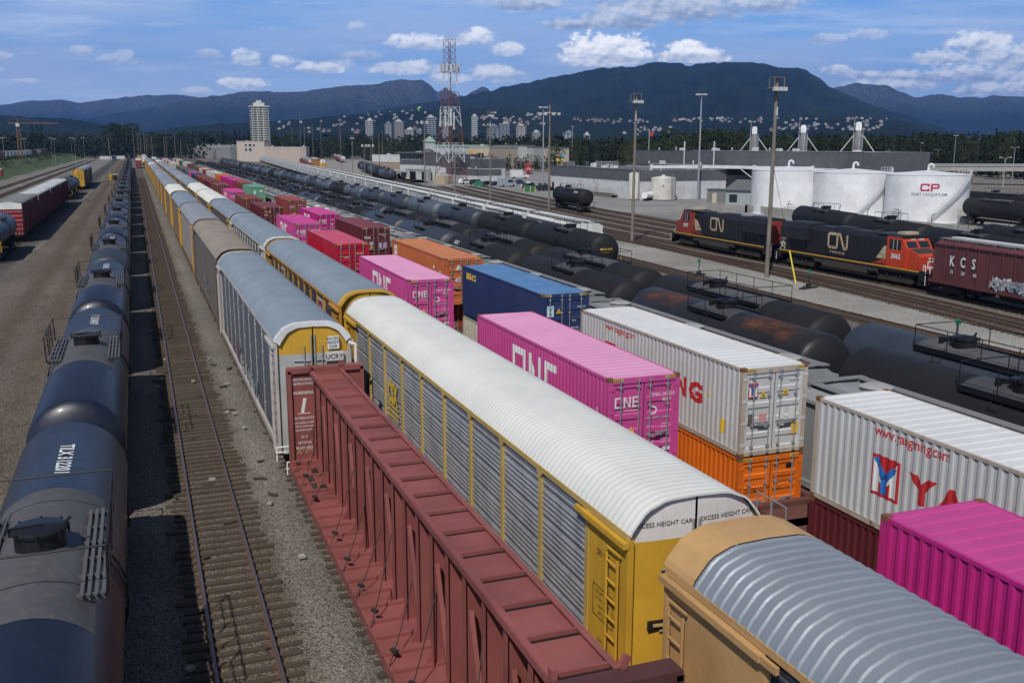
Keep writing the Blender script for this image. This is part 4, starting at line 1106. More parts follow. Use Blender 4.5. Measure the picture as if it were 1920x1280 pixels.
# ------------------------------------------------------------------ apartment towers
def tower_block(label, P, w, d, h, wall, trim, rz, floors, cat='apartment tower', group=None, crown=True, bays=4, name='apartment_tower'):
    r = thing(name, label, cat, group, P, rz); m = MB(); m.box(-w/2,w/2,-d/2,d/2,0,h); m.build('wall', wall, r)
    fh = h/floors
    mw = MB(); mb = MB(); bw = w/bays
    for f in range(floors):
        z = f*fh
        for k in range(bays):
            x = -w/2+bw*k
            for yy, s in ((-d/2,-1),):
                mw.box(x+bw*.18,x+bw*.82,yy-.12,yy+.1,z+fh*.3,z+fh*.85)
            if k % 2 == (0): mb.box(x+bw*.02,x+bw*.98,-d/2-1.1,-d/2+.1,z-.12,z+.35*fh)
        nb = max(2,int(bays*d/w))
        for k in range(nb):
            y = -d/2+d/nb*k
            for s in (-1,1): mw.box(*sorted((s*w/2-.1,s*w/2+.12)),y+d/nb*.2,y+d/nb*.8,z+fh*.3,z+fh*.85)
    mw.build('window', glass('tower_window',(.035,.05,.06)), r); mb.build('balcony', trim, r)
    if crown:
        m = MB(); m.box(-w*.56,w*.56,-d*.56,d*.56,h,h+.8); m.box(-w*.3,w*.3,-d*.3,d*.3,h+.8,h+3.5); m.box(-w*.14,w*.14,-d*.14,d*.14,h+3.5,h+5.5); m.build('roof_cap', trim, r)
    return r
TW = [plain('tower_concrete',(.38,.39,.40),.7), plain('tower_white',(.52,.53,.54),.7), plain('tower_bluegrey',(.20,.24,.29),.6), plain('tower_sand',(.42,.38,.32),.7)]
for i, (px, py0, wpx, ci, ti, lab) in enumerate([
    (695,224,15,0,1,'slim pale apartment tower farthest left of the skyline group'),(729,230,14,1,2,'bluish white apartment tower second from the left in the skyline'),
    (748,226,16,3,1,'sand coloured apartment tower beside the bluish white one'),(770,241,18,0,1,'low pale apartment block right of the sand coloured tower'),(786,243,10,1,2,'small white apartment block near the wooden pole in the skyline'),
    (808,218,17,2,1,'dark blue-grey tower with white edge bands left of the lattice mast'),(838,224,15,1,2,'white apartment tower standing behind the lattice mast'),
    (890,216,12,1,1,'narrow white tower with stacked balconies right of the lattice mast'),(925,235,22,0,2,'wide grey apartment block with a dark middle right of the narrow tower'),
    (949,230,19,2,0,'blue-grey apartment tower right of the wide grey block'),(977,234,20,1,3,'white apartment tower with a bright central stripe'),(1005,246,14,3,1,'short tower with a domed top above the red locomotives'),
    (1067,247,20,1,2,'stepped pale green-white apartment building by the steel light pole'),(1100,250,12,3,1,'small pale block right of the stepped building')]):
    D = 1750+60*(i%4); p = far_at(px, 275, D); top = far_at(px, py0, D).z; w = wpx/CF*D
    tower_block(lab, (p.x,p.y,0), w*.92, w*.9, top-3, TW[ci], TW[ti], -math.atan2(p.x,p.y)+.25*((i*7)%3-1), 17, bays=5, group='apartment towers of the skyline')
p = far_at(488.5, 275, 900); htop = far_at(488, 201, 900).z
tower_block('tall lone residential high-rise with balconies and a stepped rooftop', (p.x,p.y,0), 14.5, 15, htop, plain('highrise_wall',(.46,.47,.42),.7), plain('highrise_trim',(.58,.58,.52),.7), -math.atan2(p.x,p.y)+.12, 23, bays=6, cat='high-rise', name='high_rise')
p2 = far_at(497, 275, 905); tower_block('lower side wing of the lone high-rise, reaching two thirds of its height', (p2.x,p2.y,0), 9, 13, far_at(497,231,905).z, plain('highrise_wall2',(.40,.42,.39),.7), plain('highrise_trim2',(.52,.53,.49),.7), -math.atan2(p.x,p.y)+.12, 15, bays=4, crown=False, cat='building', name='tower_wing')

# ------------------------------------------------------------------ trees
def leaf_mat(name, a, b):
    m, nt, bs = _nt(name); oi = nt.nodes.new('ShaderNodeObjectInfo'); v = coords(nt, rand=True); n = noise(nt, v, .45, 4, .65)
    c = mixc(nt, ramp(nt, n, .3, .7), a, b); c = mixc(nt, mth(nt,'MULTIPLY',oi.outputs['Random'],.55), c, tuple(q*.6 for q in a))
    nt.links.new(c, bs.inputs['Base Color']); bs.inputs['Roughness'].default_value = .8; bs.inputs['Specular IOR Level'].default_value = .2; return m
LEAFC = leaf_mat('conifer_needles', (.012,.022,.011), (.030,.046,.018)); LEAFB = leaf_mat('broad_leaves', (.018,.032,.010), (.052,.072,.022)); LEAFY = leaf_mat('light_leaves', (.035,.055,.015), (.085,.105,.03))
BARK = plain('bark', (.06,.045,.035), .9)
def leaf_quads(m, c, r, n, s, rg, flat=.7):
    for i in range(n):
        while True:
            q = Vector((rg.uniform(-1,1),rg.uniform(-1,1),rg.uniform(-1,1)))
            if .25 < q.length < 1: break
        p = Vector(c)+Vector((q.x*r[0],q.y*r[1],q.z*r[2])); a = Vector((rg.gauss(0,1),rg.gauss(0,1),rg.gauss(0,flat))).normalized(); b = a.cross(Vector((rg.gauss(0,1),rg.gauss(0,1),rg.gauss(0,1)))).normalized(); ss = s*rg.uniform(.6,1.3)
        m.add([tuple(p-a*ss),tuple(p+b*ss*.6),tuple(p+a*ss),tuple(p-b*ss*.6)],[(0,1,2,3)])
def tree_mesh(kind, seed, leaf):
    """unit-height tree: 1 high"""
    rg = random.Random(seed); m = MB(); m.cm = 1
    m.tube((0,0,0),(0,0,.5),.016,7,.011); m.tube((0,0,.5),(0,0,.92),.011,6,.003)
    if kind == 'conifer':
        m.cm = 0; L = 15
        for k in range(L):
            t = k/(L-1); z = .10+.86*t; R = .17*(1-t)**.8+.012
            nb = int(4+9*(1-t))
            for j in range(nb):
                a = rg.uniform(0,6.283); rr = R*rg.uniform(.65,1.1); q = Vector((math.cos(a)*rr*.6,math.sin(a)*rr*.6,z-.02*(1-t)))
                leaf_quads(m, q, (rr*.45,rr*.45,.022), 6, .022+.012*(1-t), rg, .35)
    else:
        for j in range(7):
            a = rg.uniform(0,6.283); q = Vector((math.cos(a)*.16,math.sin(a)*.16,rg.uniform(.5,.75))); m.tube((0,0,rg.uniform(.22,.4)),q,.008,5,.003)
        m.cm = 0
        for j in range(26):
            a = rg.uniform(0,6.283); t = rg.uniform(.22,.93); R = .27*math.sqrt(max(.05,1-((t-.52)/.50)**2)); rr = R*rg.uniform(.35,1.0)
            s = rg.uniform(.06,.11); leaf_quads(m, (math.cos(a)*rr,math.sin(a)*rr,t), (s,s,s*.75), 34, .020, rg)
    return m.mesh('tree', [leaf, BARK])
TM = {'conifer': [tree_mesh('conifer', 100+i, LEAFC) for i in range(4)], 'broad': [tree_mesh('broad', 200+i, LEAFB) for i in range(5)], 'light': [tree_mesh('broad', 300+i, LEAFY) for i in range(2)]}
rt = random.Random(9); NT = [0]
GT = 'trees in the belt beyond the yard'
def belt(px0, px1, top0, top1, D0, D1, n, mix, label, wide=1.0):
    for i in range(n):
        px = px0+(px1-px0)*(i+rt.uniform(.0,1))/n; D = rt.uniform(D0,D1); top = top0+(top1-top0)*(px-px0)/(px1-px0)+rt.uniform(-3,7)
        k = rt.choices(list(mix.keys()), list(mix.values()))[0]; z = far_at(px, top, D).z; g = far_at(px, 275, D)
        o = inst(rt.choice(TM[k]), {'conifer':'conifer_tree','broad':'broadleaf_tree','light':'broadleaf_tree'}[k], (g.x,g.y,-.3), rt.uniform(0,6.28), label[k], 'tree', GT)
        w = wide*(z if k == 'conifer' else z*rt.uniform(.8,1.15)); o.scale = (w,w,z+.3); NT[0] += 1
def lab(where): return {'conifer': 'dark green pointed conifer '+where, 'broad': 'dark green rounded broadleaf tree '+where, 'light': 'lighter green rounded tree '+where}
belt(-20, 210, 244, 250, 1150, 1350, 30, {'broad':5,'conifer':1,'light':2}, lab('behind the trailers on the far left'))
belt(58, 82, 228, 226, 1100, 1130, 3, {'conifer':1}, lab('standing tallest on the far left, under the crane'))
belt(208, 252, 230, 230, 1000, 1040, 6, {'broad':1}, lab('in the tall clump at the end of the dirt road'), 1.3)
belt(245, 470, 246, 244, 900, 1200, 30, {'broad':4,'conifer':2}, lab('behind the far end of the autorack trains'))
belt(505, 700, 250, 255, 820, 1100, 28, {'broad':3,'conifer':2}, lab('between the lone high-rise and the lattice mast'))
belt(700, 880, 258, 262, 700, 950, 26, {'broad':4,'conifer':1,'light':1}, lab('behind the yard office and the lattice mast'))
belt(880, 1040, 264, 262, 640, 900, 18, {'broad':4,'conifer':2}, lab('behind the yellow shop building'))
belt(1030, 1180, 262, 258, 480, 640, 20, {'broad':4,'conifer':3,'light':1}, lab('behind the long white workshop'))
belt(1170, 1260, 266, 262, 430, 520, 12, {'broad':3,'conifer':2,'light':2}, lab('left of the big dark clump beyond the workshop'))
belt(1250, 1400, 238, 236, 430, 480, 16, {'broad':5}, lab('in the big dark clump beyond the workshop roof'), 1.15)
belt(1380, 1640, 256, 250, 420, 560, 34, {'conifer':3,'broad':3}, lab('behind the three sand towers'))
belt(1620, 1930, 250, 248, 430, 560, 40, {'conifer':4,'broad':3}, lab('behind the storage tank marked in red'))
belt(1860, 1960, 242, 232, 420, 460, 8, {'broad':2,'conifer':2}, lab('tallest at the right edge of the picture'))
belt(925, 1010, 290, 290, 330, 380, 0, {'light':1}, lab(''))
belt(922, 1030, 290, 291, 500, 515, 14, {'broad':2,'light':1}, lab('in the row below the low flats'))
belt(868, 925, 287, 288, 470, 490, 9, {'light':1,'broad':1}, lab('in front of the yellow shop building'))
# the wood behind them, one mass
m = MB(); rw = random.Random(3)
for i in range(760):
    px = rw.uniform(-60,1980); D = rw.uniform(950,1400) if px < 900 else rw.uniform(560,900); g = far_at(px,275,D); z = far_at(px, rw.uniform(250,264) if px < 1240 else rw.uniform(246,260), D).z
    leaf_quads(m, (g.x,g.y,z*.5), (z*.30,z*.30,z*.5), 56, z*.085, rw)
tag(m.build('treeline', leaf_mat('wood_leaves',(.012,.021,.010),(.030,.042,.016))), kind='stuff')
# brush on the bank
m = MB(); rw = random.Random(8)
for i in range(150):
    y = rw.uniform(300,1000); x = rw.uniform(-66,-52)-.012*(y-400) if rw.random()<.8 else rw.uniform(-90,-55); h = rw.uniform(.7,2.6)*(1+.3*(y>480)); z = bank_z(x,y); leaf_quads(m,(x,y,z+h*.4),(h*.9,h*.9,h*.6),40,h*.16,rw)
tag(m.build('bank_undergrowth', leaf_mat('brush_leaves',(.022,.040,.012),(.060,.085,.025))), kind='stuff')
# ------------------------------------------------------------------ yard buildings
WALLW = paint('white_cladding', (.56,.57,.58), .6, .3, (.25,.23,.2), streak=.8)
FASC = paint('dark_fascia', (.105,.105,.115), .6, .2, (.06,.055,.05), streak=.8)
ROOFD = plain('flat_roof_dark', (.13,.13,.135), .85)
CONC = paint('concrete', (.36,.35,.32), .85, .4, (.15,.13,.11), streak=.7, bump=.01)
WSTEEL = paint('white_steelwork', (.66,.67,.68), .5, .2, (.3,.25,.2))
def ribbed(m, x0, x1, y, z0, z1, p=.6, d=.06):
    n = max(2,int((x1-x0)/p)); rows = []
    pts = []
    for k in range(n):
        x = x0+(x1-x0)*k/n; w = (x1-x0)/n; pts += [(x,y),(x+w*.55,y),(x+w*.65,y+d),(x+w*.9,y+d)]
    pts.append((x1,y)); m.grid([[(a,b,z0) for a,b in pts],[(a,b,z1) for a,b in pts]])
def shed(name, label, P, Q, depth, h, zf, wall=WALLW, fascia=FASC, roof=ROOFD, openings=(), cat='building', group=None):
    """flat-roofed building whose front runs from P to Q on the ground; fascia from zf up"""
    L = math.hypot(Q[0]-P[0],Q[1]-P[1]); rz = math.atan2(Q[1]-P[1],Q[0]-P[0]); r = thing(name, label, cat, group, (P[0],P[1],0), rz)
    m = MB(); ribbed(m, 0, L, 0, 0, zf); m.add([(0,0,0),(0,depth,0),(0,depth,zf),(0,0,zf)],[(0,1,2,3)]); m.add([(L,0,0),(L,depth,0),(L,depth,zf),(L,0,zf)],[(0,1,2,3)]); m.add([(0,depth,0),(L,depth,0),(L,depth,h),(0,depth,h)],[(0,1,2,3)]); m.build('wall', wall, r)
    m = MB(); ribbed(m, -.15, L+.15, -.18, zf, h, .8); m.box(-.15,L+.15,-.05,.1,zf,h); m.box(-.15,0,-.1,depth,zf,h); m.box(L,L+.15,-.1,depth,zf,h); m.build('fascia', fascia, r)
    m = MB(); m.box(0,L,.1,depth,h-.35,h-.2); rg2 = random.Random(int(L*10))
    m.box(-.2,L+.2,-.25,.15,h,h+.08); R = m.build('roof', roof, r)
    for k in range(int(L/9)):
        x = rg2.uniform(2,L-2); m = MB(); y = rg2.uniform(2,max(3,depth*.6))
        if rg2.random()<.5: m.box(x-.7,x+.7,y-.6,y+.6,h-.2,h+rg2.uniform(.4,1.1)); m.build('roof_unit', WSTEEL, R)
        else: m.tube((x,y,h-.2),(x,y,h+rg2.uniform(.5,1.4)),.14,10); m.lathe_z([(.26,h+.5),(.2,h+.75),(.01,h+.85)],10,x,y); m.build('roof_vent', WSTEEL, R)
    for kind, x0, x1, z0, z1 in openings:
        m = MB()
        if kind == 'dark': m.box(x0,x1,-.04,.06,z0,z1); m.build('doorway', BLACKMAT, r)
        elif kind == 'door': m.box(x0,x1,-.08,.06,z0,z1); m.build('door', plain('grey_door',(.16,.17,.18),.6), r)
        else:
            m.box(x0,x1,-.30,-.05,z0,z1); f = m.build('window', glass(), r)
            m = MB(); n = max(1,int((x1-x0)/1.6))
            for k in range(n+1): x = x0+(x1-x0)*k/n; m.box(x-.09,x+.09,-.34,-.05,z0-.1,z1+.1)
            m.box(x0,x1,-.33,-.05,z1,z1+.12); m.box(x0,x1,-.33,-.05,z0-.12,z0); m.build('window_frame', WSTEEL, f)
    return r
def rails_thing(m, pts, h=1.0, r=.03):
    for a, b in zip(pts[:-1], pts[1:]):
        a = Vector(a); b = Vector(b); n = max(1,int((b-a).length/1.6))
        for k in range(n+1): q = a.lerp(b,k/n); m.tube(q,q+Vector((0,0,h)),r,5)
        for z in (h,h*.55): m.tube(a+Vector((0,0,z)),b+Vector((0,0,z)),r,5)
w1 = shed('workshop', 'long low white workshop with a dark grey fascia behind the lone black tank car', (111.8,263.4), (112.2,210), 24, 7.0, 4.5, openings=[('door',6.5,7.6,0,2.2),('door',12,13,0,2.2),('dark',1,2.2,0,2.5)])
m = MB(); rails_thing(m, [(14,-1.6,1.0),(42,-1.6,1.0)]); m.box(13.5,42.5,-1.8,-.2,.9,1.0); m.box(14,42,-1.75,-1.6,0,.9); m.beam((9,-.9,0),(13.6,-.9,2.6),.08); m.beam((18,-.9,1),(22.5,-.9,3.6),.08); m.beam((30,-.9,4),(33,-.9,2),.08); m.build('loading_platform', plain('platform_concrete',(.17,.16,.15),.85), w1)
w2 = shed('workshop', 'tallest long grey workshop with a high plain dark fascia behind the pipe gantry', (150.2,284), (159.5,189), 22, 11.3, 6.8, openings=[('dark',42,50,0,5.4),('dark',60,66,0,5.4),('dark',78,84,0,5.2),('win',68,76,3.4,5.4),('win',88,96,3.4,5.4)])
m = MB()
for x in (27,41): m.tube((x,-1,7),(x,-1,14),.18,8)
m.build('flue', WSTEEL, w2)
m = MB(); m.box(45,88,-12,-.2,7.0,7.35); [m.box(45+k*14,45.3+k*14,-11.8,-11.5,0,7) for k in range(4)]; m.build('canopy', WSTEEL, w2)
w3 = shed('workshop', 'dark roofed workshop wing in front of the tallest workshop, left part', (141,272), (146.5,228), 9, 7.4, 5.0, openings=[('door',5,6,0,2.2),('dark',20,24,0,3.6)])
lo = shed('workshop', 'low white building with a grey fascia beside the parked cars', (103.3,338), (106.0,312.5), 9, 4.9, 3.0, openings=[('dark',3,3.6,0,2.2)])
# yard office with the glazed upper storey
of = shed('yard_office', 'two storey yard office with a dark glazed upper floor left of the lattice mast', (96.5,377), (103,345), 16, 9.6, 5.6, openings=[('win',2.0,6.0,7.3,8.8),('win',8,17,7.3,8.8),('dark',8,13,0,3.1),('dark',18,23,0,3.1)])
m = MB(); m.box(-1.6,20,-1.4,15,9.6,10.2); m.lathe_z([(2.2,10.2),(2.0,10.9),(.01,11.6)],20,10,7); m.build('roof_overhang', FASC, of)
m = MB(); [m.prism_x([(-.05,5.5),(-.95,4.2),(-.95,3.9),(-.05,3.9)], 5+k*1.9, 5.25+k*1.9) for k in range(9)]; m.box(4.6,22.5,-.12,-.02,3.7,5.5); m.build('sun_fin', WALLW, of)
m = MB(); m.box(-4.5,6,-4.5,-.5,3.2,3.4); [m.tube((x,-4.2,0),(x,-4.2,3.2),.06,6) for x in (-4,-1.5,1,3.5,5.6)]; m.build('porch_canopy', WALLW, of)
m = MB(); m.lathe_z([(1.3,0),(1.3,4.2),(.9,4.6),(.01,4.8)],18,26.5,-2); m.build('water_tank', GALV, of)
ow = shed('yard_office_wing', 'white lower wing of the yard office with a grey fascia, behind the mast base', (103.4,345.6), (108.8,322), 12, 8.2, 5.2, openings=[('dark',17,18.4,3.4,5.0),('door',3,4,0,2.1)])
fo = shed('warehouse', 'white roofed warehouse left of the yard office', (118,520), (134,470), 22, 8.0, 4.2, fascia=paint('white_fascia',(.60,.61,.61),.6,.2), roof=plain('white_roof',(.55,.56,.56),.7), wall=plain('tan_wall',(.36,.28,.22),.7))
tr = shed('container_office', 'small white site cabin left of the yard office', (106,415), (109.5,404), 6, 5.6, 5.2, fascia=FASC)
pk = far_at(444,278,820); pq = far_at(496,279,800)
pkb = shed('industrial_building', 'cream industrial building with small square windows at the foot of the high-rise', (pk.x,pk.y), (pq.x,pq.y), 7, far_at(470,264.5,810).z, far_at(470,266,810).z, wall=plain('cream_wall',(.52,.45,.40),.7), fascia=plain('cream_wall2',(.55,.49,.44),.7), openings=[('win',9,11,8.5,10.3),('win',13,16,8.5,10.3),('win',9,11,12,13.6),('win',13,16,12,13.6),('win',17.5,19.5,12,13.6)])
pk = far_at(496,280,780); pq = far_at(574,283,765); shed('industrial_wall', 'long low cream wall right of the cream industrial building', (pk.x,pk.y), (pq.x,pq.y), 6, 11.6, 10.6, wall=plain('cream_wall3',(.50,.41,.36),.7), fascia=plain('cream_wall4',(.54,.48,.42),.7))
pk = far_at(350,277,1050); pq = far_at(432,277,950); shed('warehouse', 'long grey flat warehouse in front of the trees far down the tracks', (pk.x,pk.y), (pq.x,pq.y), 20, 13.0, 10.0, wall=plain('grey_wall',(.25,.25,.25),.7), fascia=plain('grey_wall2',(.32,.31,.30),.7))
ya = far_at(866,300,520); yb = far_at(921,306,505)
ys_ = shed('shop_building', 'shop building with a yellow left half and cream right half behind young trees', (ya.x,ya.y), (yb.x,yb.y), 20, far_at(890,274,515).z, far_at(890,277,515).z, wall=plain('cream_shop',(.52,.43,.33),.7), fascia=plain('shop_green_band',(.38,.45,.38),.6), openings=[('dark',12.3,13.8,3,9.0),('dark',14.4,15.9,3,9.0)])
m = MB(); m.box(0,8.3,-.3,-.02,3.0,10.0); m.build('yellow_front', plain('yellow_render',(.50,.36,.05),.7), ys_)
for i,(x0,x1,yy,lb) in enumerate([(925,968,272,'white apartment terrace with red gable left of the red locomotives'),(965,1000,275,'pale grey low-rise flats behind the red locomotives'),(1000,1024,276,'low grey roofed house block right behind the red locomotives')]):
    a = far_at(x0,300,560); b = far_at(x1,300,545); q = shed('low_rise_flats', lb, (a.x,a.y), (b.x,b.y), 14, far_at(950,yy,555).z, far_at(950,yy+2,555).z, wall=[HW[0],HW[2],HW[1]][i], fascia=HR[0], openings=[('win',1.5+3*k,3+3*k,5+3.2*j,6.8+3.2*j) for k in range(3) for j in range(2)])
a = far_at(806,300,520); sp = thing('spire_building', 'small pale building with a green pyramid roof right of the wooden pole', 'building', None, (a.x,a.y,0), -.3)
m = MB(); zt = far_at(806,266,520).z; m.box(-3,3,-3,3,0,zt); m.box(3,30,-4,6,0,zt-2.5); m.build('wall', HW[2], sp); m = MB(); m.add([(-3.6,-3.6,zt),(3.6,-3.6,zt),(3.6,3.6,zt),(-3.6,3.6,zt),(0,0,zt+3)],[(0,1,4),(1,2,4),(2,3,4),(3,0,4)]); m.box(2.9,30.4,-4.4,6.4,zt-2.5,zt-1.5); m.build('roof', plain('green_roof',(.24,.34,.28),.6), sp)

# ------------------------------------------------------------------ storage tanks
TANKW = paint('tank_white', (.78,.79,.81), .45, .14, (.4,.36,.3), streak=.9, scale=.5)
def storage_tank(label, c, R, h, stair=True, text=(), a_face=None):
    r = thing('storage_tank', label, 'storage tank', 'large white fuel storage tanks', (c[0],c[1],0)); af = a_face
    m = MB(); m.lathe_z([(R,0),(R,h),(R+.06,h),(R+.06,h+.08),(R-.1,h+.1),(0.001,h+.75)],72); m.build('shell', TANKW, r, True)
    m = MB(); [m.lathe_z([(R+.004,z),(R+.014,z+.01),(R+.014,z+.05),(R+.004,z+.06)],72,cap=False) for z in (h*.28,h*.55,h*.8)]; m.lathe_z([(R+.25,0),(R+.25,.12)],72); m.build('shell_seam', TANKW, r)
    if stair:
        m = MB(); mr = MB(); n = 34; a0 = af+.06; a1 = af+1.12; prev = None
        for k in range(n+1):
            t = k/n; a = a0+(a1-a0)*t; z = .3+(h-.3)*t; q = lambda rr, zz: (rr*math.cos(a), rr*math.sin(a), zz)
            m.cbox(Vector(q(R+.40,z)), (.62,.13,.03), a); top = q(R+.72,z+1.0); b = q(R+.72,z); mr.tube(b,top,.025,5); sp_ = q(R+.72,z-.05)
            if prev: mr.tube(prev[0],top,.03,5); m.beam(prev[1],sp_,.04,.1); mr.tube(prev[2],q(R+.72,z+.5),.02,5)
            prev = (top, sp_, q(R+.72,z+.5))
        m.build('spiral_stair', WSTEEL, r)
        for k in range(9):
            aa = a1-.35+k*.12; bb = aa+.12
            for z in (.55,1.05): mr.tube(((R-.1)*math.cos(aa),(R-.1)*math.sin(aa),h+z),((R-.1)*math.cos(bb),(R-.1)*math.sin(bb),h+z),.03,5)
            mr.tube(((R-.1)*math.cos(aa),(R-.1)*math.sin(aa),h),((R-.1)*math.cos(aa),(R-.1)*math.sin(aa),h+1.05),.03,5)
        mr.build('stair_rail', WSTEEL, r)
    m = MB(); q = [(0,0,h+.6),(0,0,h+1.5),(.15,-.1,h+1.75),(.5,-.35,h+1.75),(.65,-.45,h+1.5),(.65,-.45,h+1.2)]; m.path(q,.2,10); m.build('goose_neck_vent', WSTEEL, r)
    for s, az, z, size, mat, bold in text:
        m = MB(); v = text2d(s, size, bold, 'CENTER'); put2d(m, v, lambda x,y: ((R+.02)*math.cos(az+x/R),(R+.02)*math.sin(az+x/R),z+y)); m.build('tank_lettering', mat, r)
    return r
def facing(c): return math.atan2(-c[1],-c[0])       # direction from a tank towards the bridge
T1c, T2c, T3c = (116.9,159.0), (122.3,147.2), (127.9,134.7)
small = lambda a: [('DIESEL',a,1.9,.42,LETTER_K,0),('NO SMOKING',a,1.4,.34,LETTER_K,0),('COMBUSTIBLE LIQUID',a,1.0,.26,LETTER_K,0),('KEEP FIRE AWAY',a,.62,.26,LETTER_K,0)]
storage_tank('white fuel storage tank farthest left of the three, behind the tall wooden pole', T1c, 6.8, 8.2, False, small(facing(T1c)+.08), facing(T1c))
storage_tank('middle white fuel storage tank with a spiral stair and no red letters', T2c, 6.8, 8.0, True, small(facing(T2c)-.72), facing(T2c))
CPR = plain('red_mark', (.45,.035,.11), .5)
t3 = storage_tank('white fuel storage tank marked with a red emblem and a place name', T3c, 6.8, 7.9, True, [('PORT COQUITLAM',facing(T3c)+.06,4.55,.66,plain('grey_mark',(.16,.16,.18),.5),.01)]+small(facing(T3c)-.72), facing(T3c))
m = MB(); c_ = stroke2d([(1.15,.68),(1.15,1.0),(.12,1.0),(.0,.88),(0,.12),(.12,0),(1.15,0),(1.15,.32)],.30); p_ = stroke2d([(1.65,-.15),(1.65,1.0),(2.6,1.0),(2.75,.85),(2.75,.55),(2.6,.42),(1.65,.42)],.30)
v = shift2d(merge2d(c_,p_),-1.37,0,.98); put2d(m, v, lambda x,y: ((6.825)*math.cos(facing(T3c)+.07+x/6.8),(6.825)*math.sin(facing(T3c)+.07+x/6.8),5.45+y)); m.build('tank_emblem', CPR, t3)
m = MB(); m.box(110.2,111.0,98,163,0,1.5); m.box(110.2,124,162.2,163,0,1.5); wl = m.build('retaining_wall', CONC); tag(wl, 'low grey concrete wall running in front of the three large storage tanks', 'wall')
m = MB()
for k in range(9): y=101+k*7; m.tube((110.6,y,1.5),(110.6,y,2.5),.05,6); m.tube((110.6,y,2.5),(110.6,y-.5,2.9),.05,6)
m.build('pipe_stub', STEEL_DK, wl)
# smaller white tanks
def small_tank(label, c, R, h, dome=.5):
    r = thing('small_storage_tank', label, 'storage tank', 'small white tanks by the workshop', (c[0],c[1],0)); M = paint('tank_ivory',(.62,.61,.55),.5,.35,(.3,.24,.17),streak=.95)
    m = MB(); m.lathe_z([(R*1.04,.2),(R*1.04,.35),(R,.36),(R,h),(R*.98,h+.06),(.4,h+dome),(.4,h+dome+.25),(.001,h+dome+.3)],40); m.build('shell', M, r, True)
    a = facing(c)+.75; m = MB()
    for da in (-.07,.07): m.beam(((R+.12)*math.cos(a+da),(R+.12)*math.sin(a+da),.3),((R+.12)*math.cos(a+da),(R+.12)*math.sin(a+da),h+.9),.06)
    for k in range(int(h/.4)): m.tube(((R+.12)*math.cos(a-.07),(R+.12)*math.sin(a-.07),.5+.4*k),((R+.12)*math.cos(a+.07),(R+.12)*math.sin(a+.07),.5+.4*k),.025,5)
    m.build('ladder', plain('ladder_grey',(.3,.3,.3),.6), r)
    m = MB(); a = facing(c); zz = h*.62
    put2d(m, poly2d((-.35,0),(.35,0),(.2,.25),(0,.5),(-.2,.25)), lambda x,y: ((R+.015)*math.cos(a+x/R),(R+.015)*math.sin(a+x/R),zz+y)); m.build('drop_mark', plain('blue_mark',(.10,.10,.28),.6), r); return r
small_tank('stout ivory white upright tank with a side ladder by the workshop', (117.2,207.6), 2.95, 5.2)
small_tank('slim tall white upright tank half hidden by the wooden pole', (111.3,211), 1.35, 6.2, .3)
r = thing('small_storage_tank', 'small white tank lying on its side between the two upright ones', 'storage tank', 'small white tanks by the workshop', (112.6,206.6,0), .72)
m = MB(); m.tube((-2.2,0,1.3),(2.2,0,1.3),.75,20); m.build('shell', TANKW, r, True); m = MB(); [m.box(x-.15,x+.15,-.6,.6,0,1.0) for x in (-1.4,1.4)]; m.build('saddle', STEEL_DK, r)
# sand towers
def sand_tower(label, c, h):
    r = thing('sand_tower', label, 'sand tower', 'three sand towers with slanted stays', (c[0],c[1],0), -math.atan2(c[0],c[1])); G = paint('tower_grey',(.17,.175,.18),.5,.3,(.08,.075,.07),streak=.9)
    m = MB(); m.tube((0,0,0),(0,0,h*.36),.55,14); m.build('column', WSTEEL, r, True)
    m = MB(); m.lathe_z([(.5,h*.36),(.75,h*.40),(1.45,h*.46),(1.45,h*.60)],26); m.build('cone_hopper', TANKW, r, True)
    m = MB(); m.lathe_z([(1.44,h*.60),(1.44,h*.84),(.9,h*.88),(.9,h*.90)],26); m.build('bin', G, r, True)
    m = MB(); m.box(-.85,.85,-.8,.8,h*.90,h*1.0); m.box(-.7,.7,-.7,.7,h*1.0,h*1.03); m.build('filter_box', TANKW, r)
    for s in (-1,1): m = MB(); m.beam((s*7.4,0,h*.39),(s*.9,0,h*.86),.22); m.build('stay', WSTEEL, r)
    m = MB(); m.beam((-7.6,0,h*.39),(7.6,0,h*.39),.24,.3); m.build('cross_beam', WSTEEL, r)
    m = MB(); m.path([(-1.3,-1.5,h*.38),(-1.3,-1.5,h*.9),(-1.2,-1.2,h*1.1)],.05); m.tube((1.3,-1.5,h*.3),(1.3,-1.5,h*.9),.05,6); m.tube((.2,-1.5,h*.4),(.6,-1.5,h*.92),.07,6); rails_thing(m,[(-2.5,-2.0,h*.30),(2.5,-2.0,h*.30),(2.5,2.0,h*.30)],1.1,.04); m.box(-2.6,2.6,-2.1,2.1,h*.285,h*.30); m.build('service_ladder', WSTEEL, r)
    return r
sand_tower('sand tower farthest left of the three, above the end of the white gantry', (198.8,290.5), 18.6)
sand_tower('middle sand tower of the three, just right of the tall wooden pole', (200.4,266.0), 18.7)
sand_tower('sand tower farthest right of the three, largest in view', (203.7,244.0), 19.2)
r = thing('pipe_bridge', 'long white horizontal pipe carried behind the sand towers', 'pipe bridge'); m = MB(); m.beam((190,315,7.0),(206.5,226,7.0),.5,.35); m.build('main_pipe', WSTEEL, r); m = MB(); [m.tube((190+16.5*t,315-89*t,0),(190+16.5*t,315-89*t,7),.2,8) for t in (.05,.35,.65,.95)]; m.build('support', WSTEEL, r)
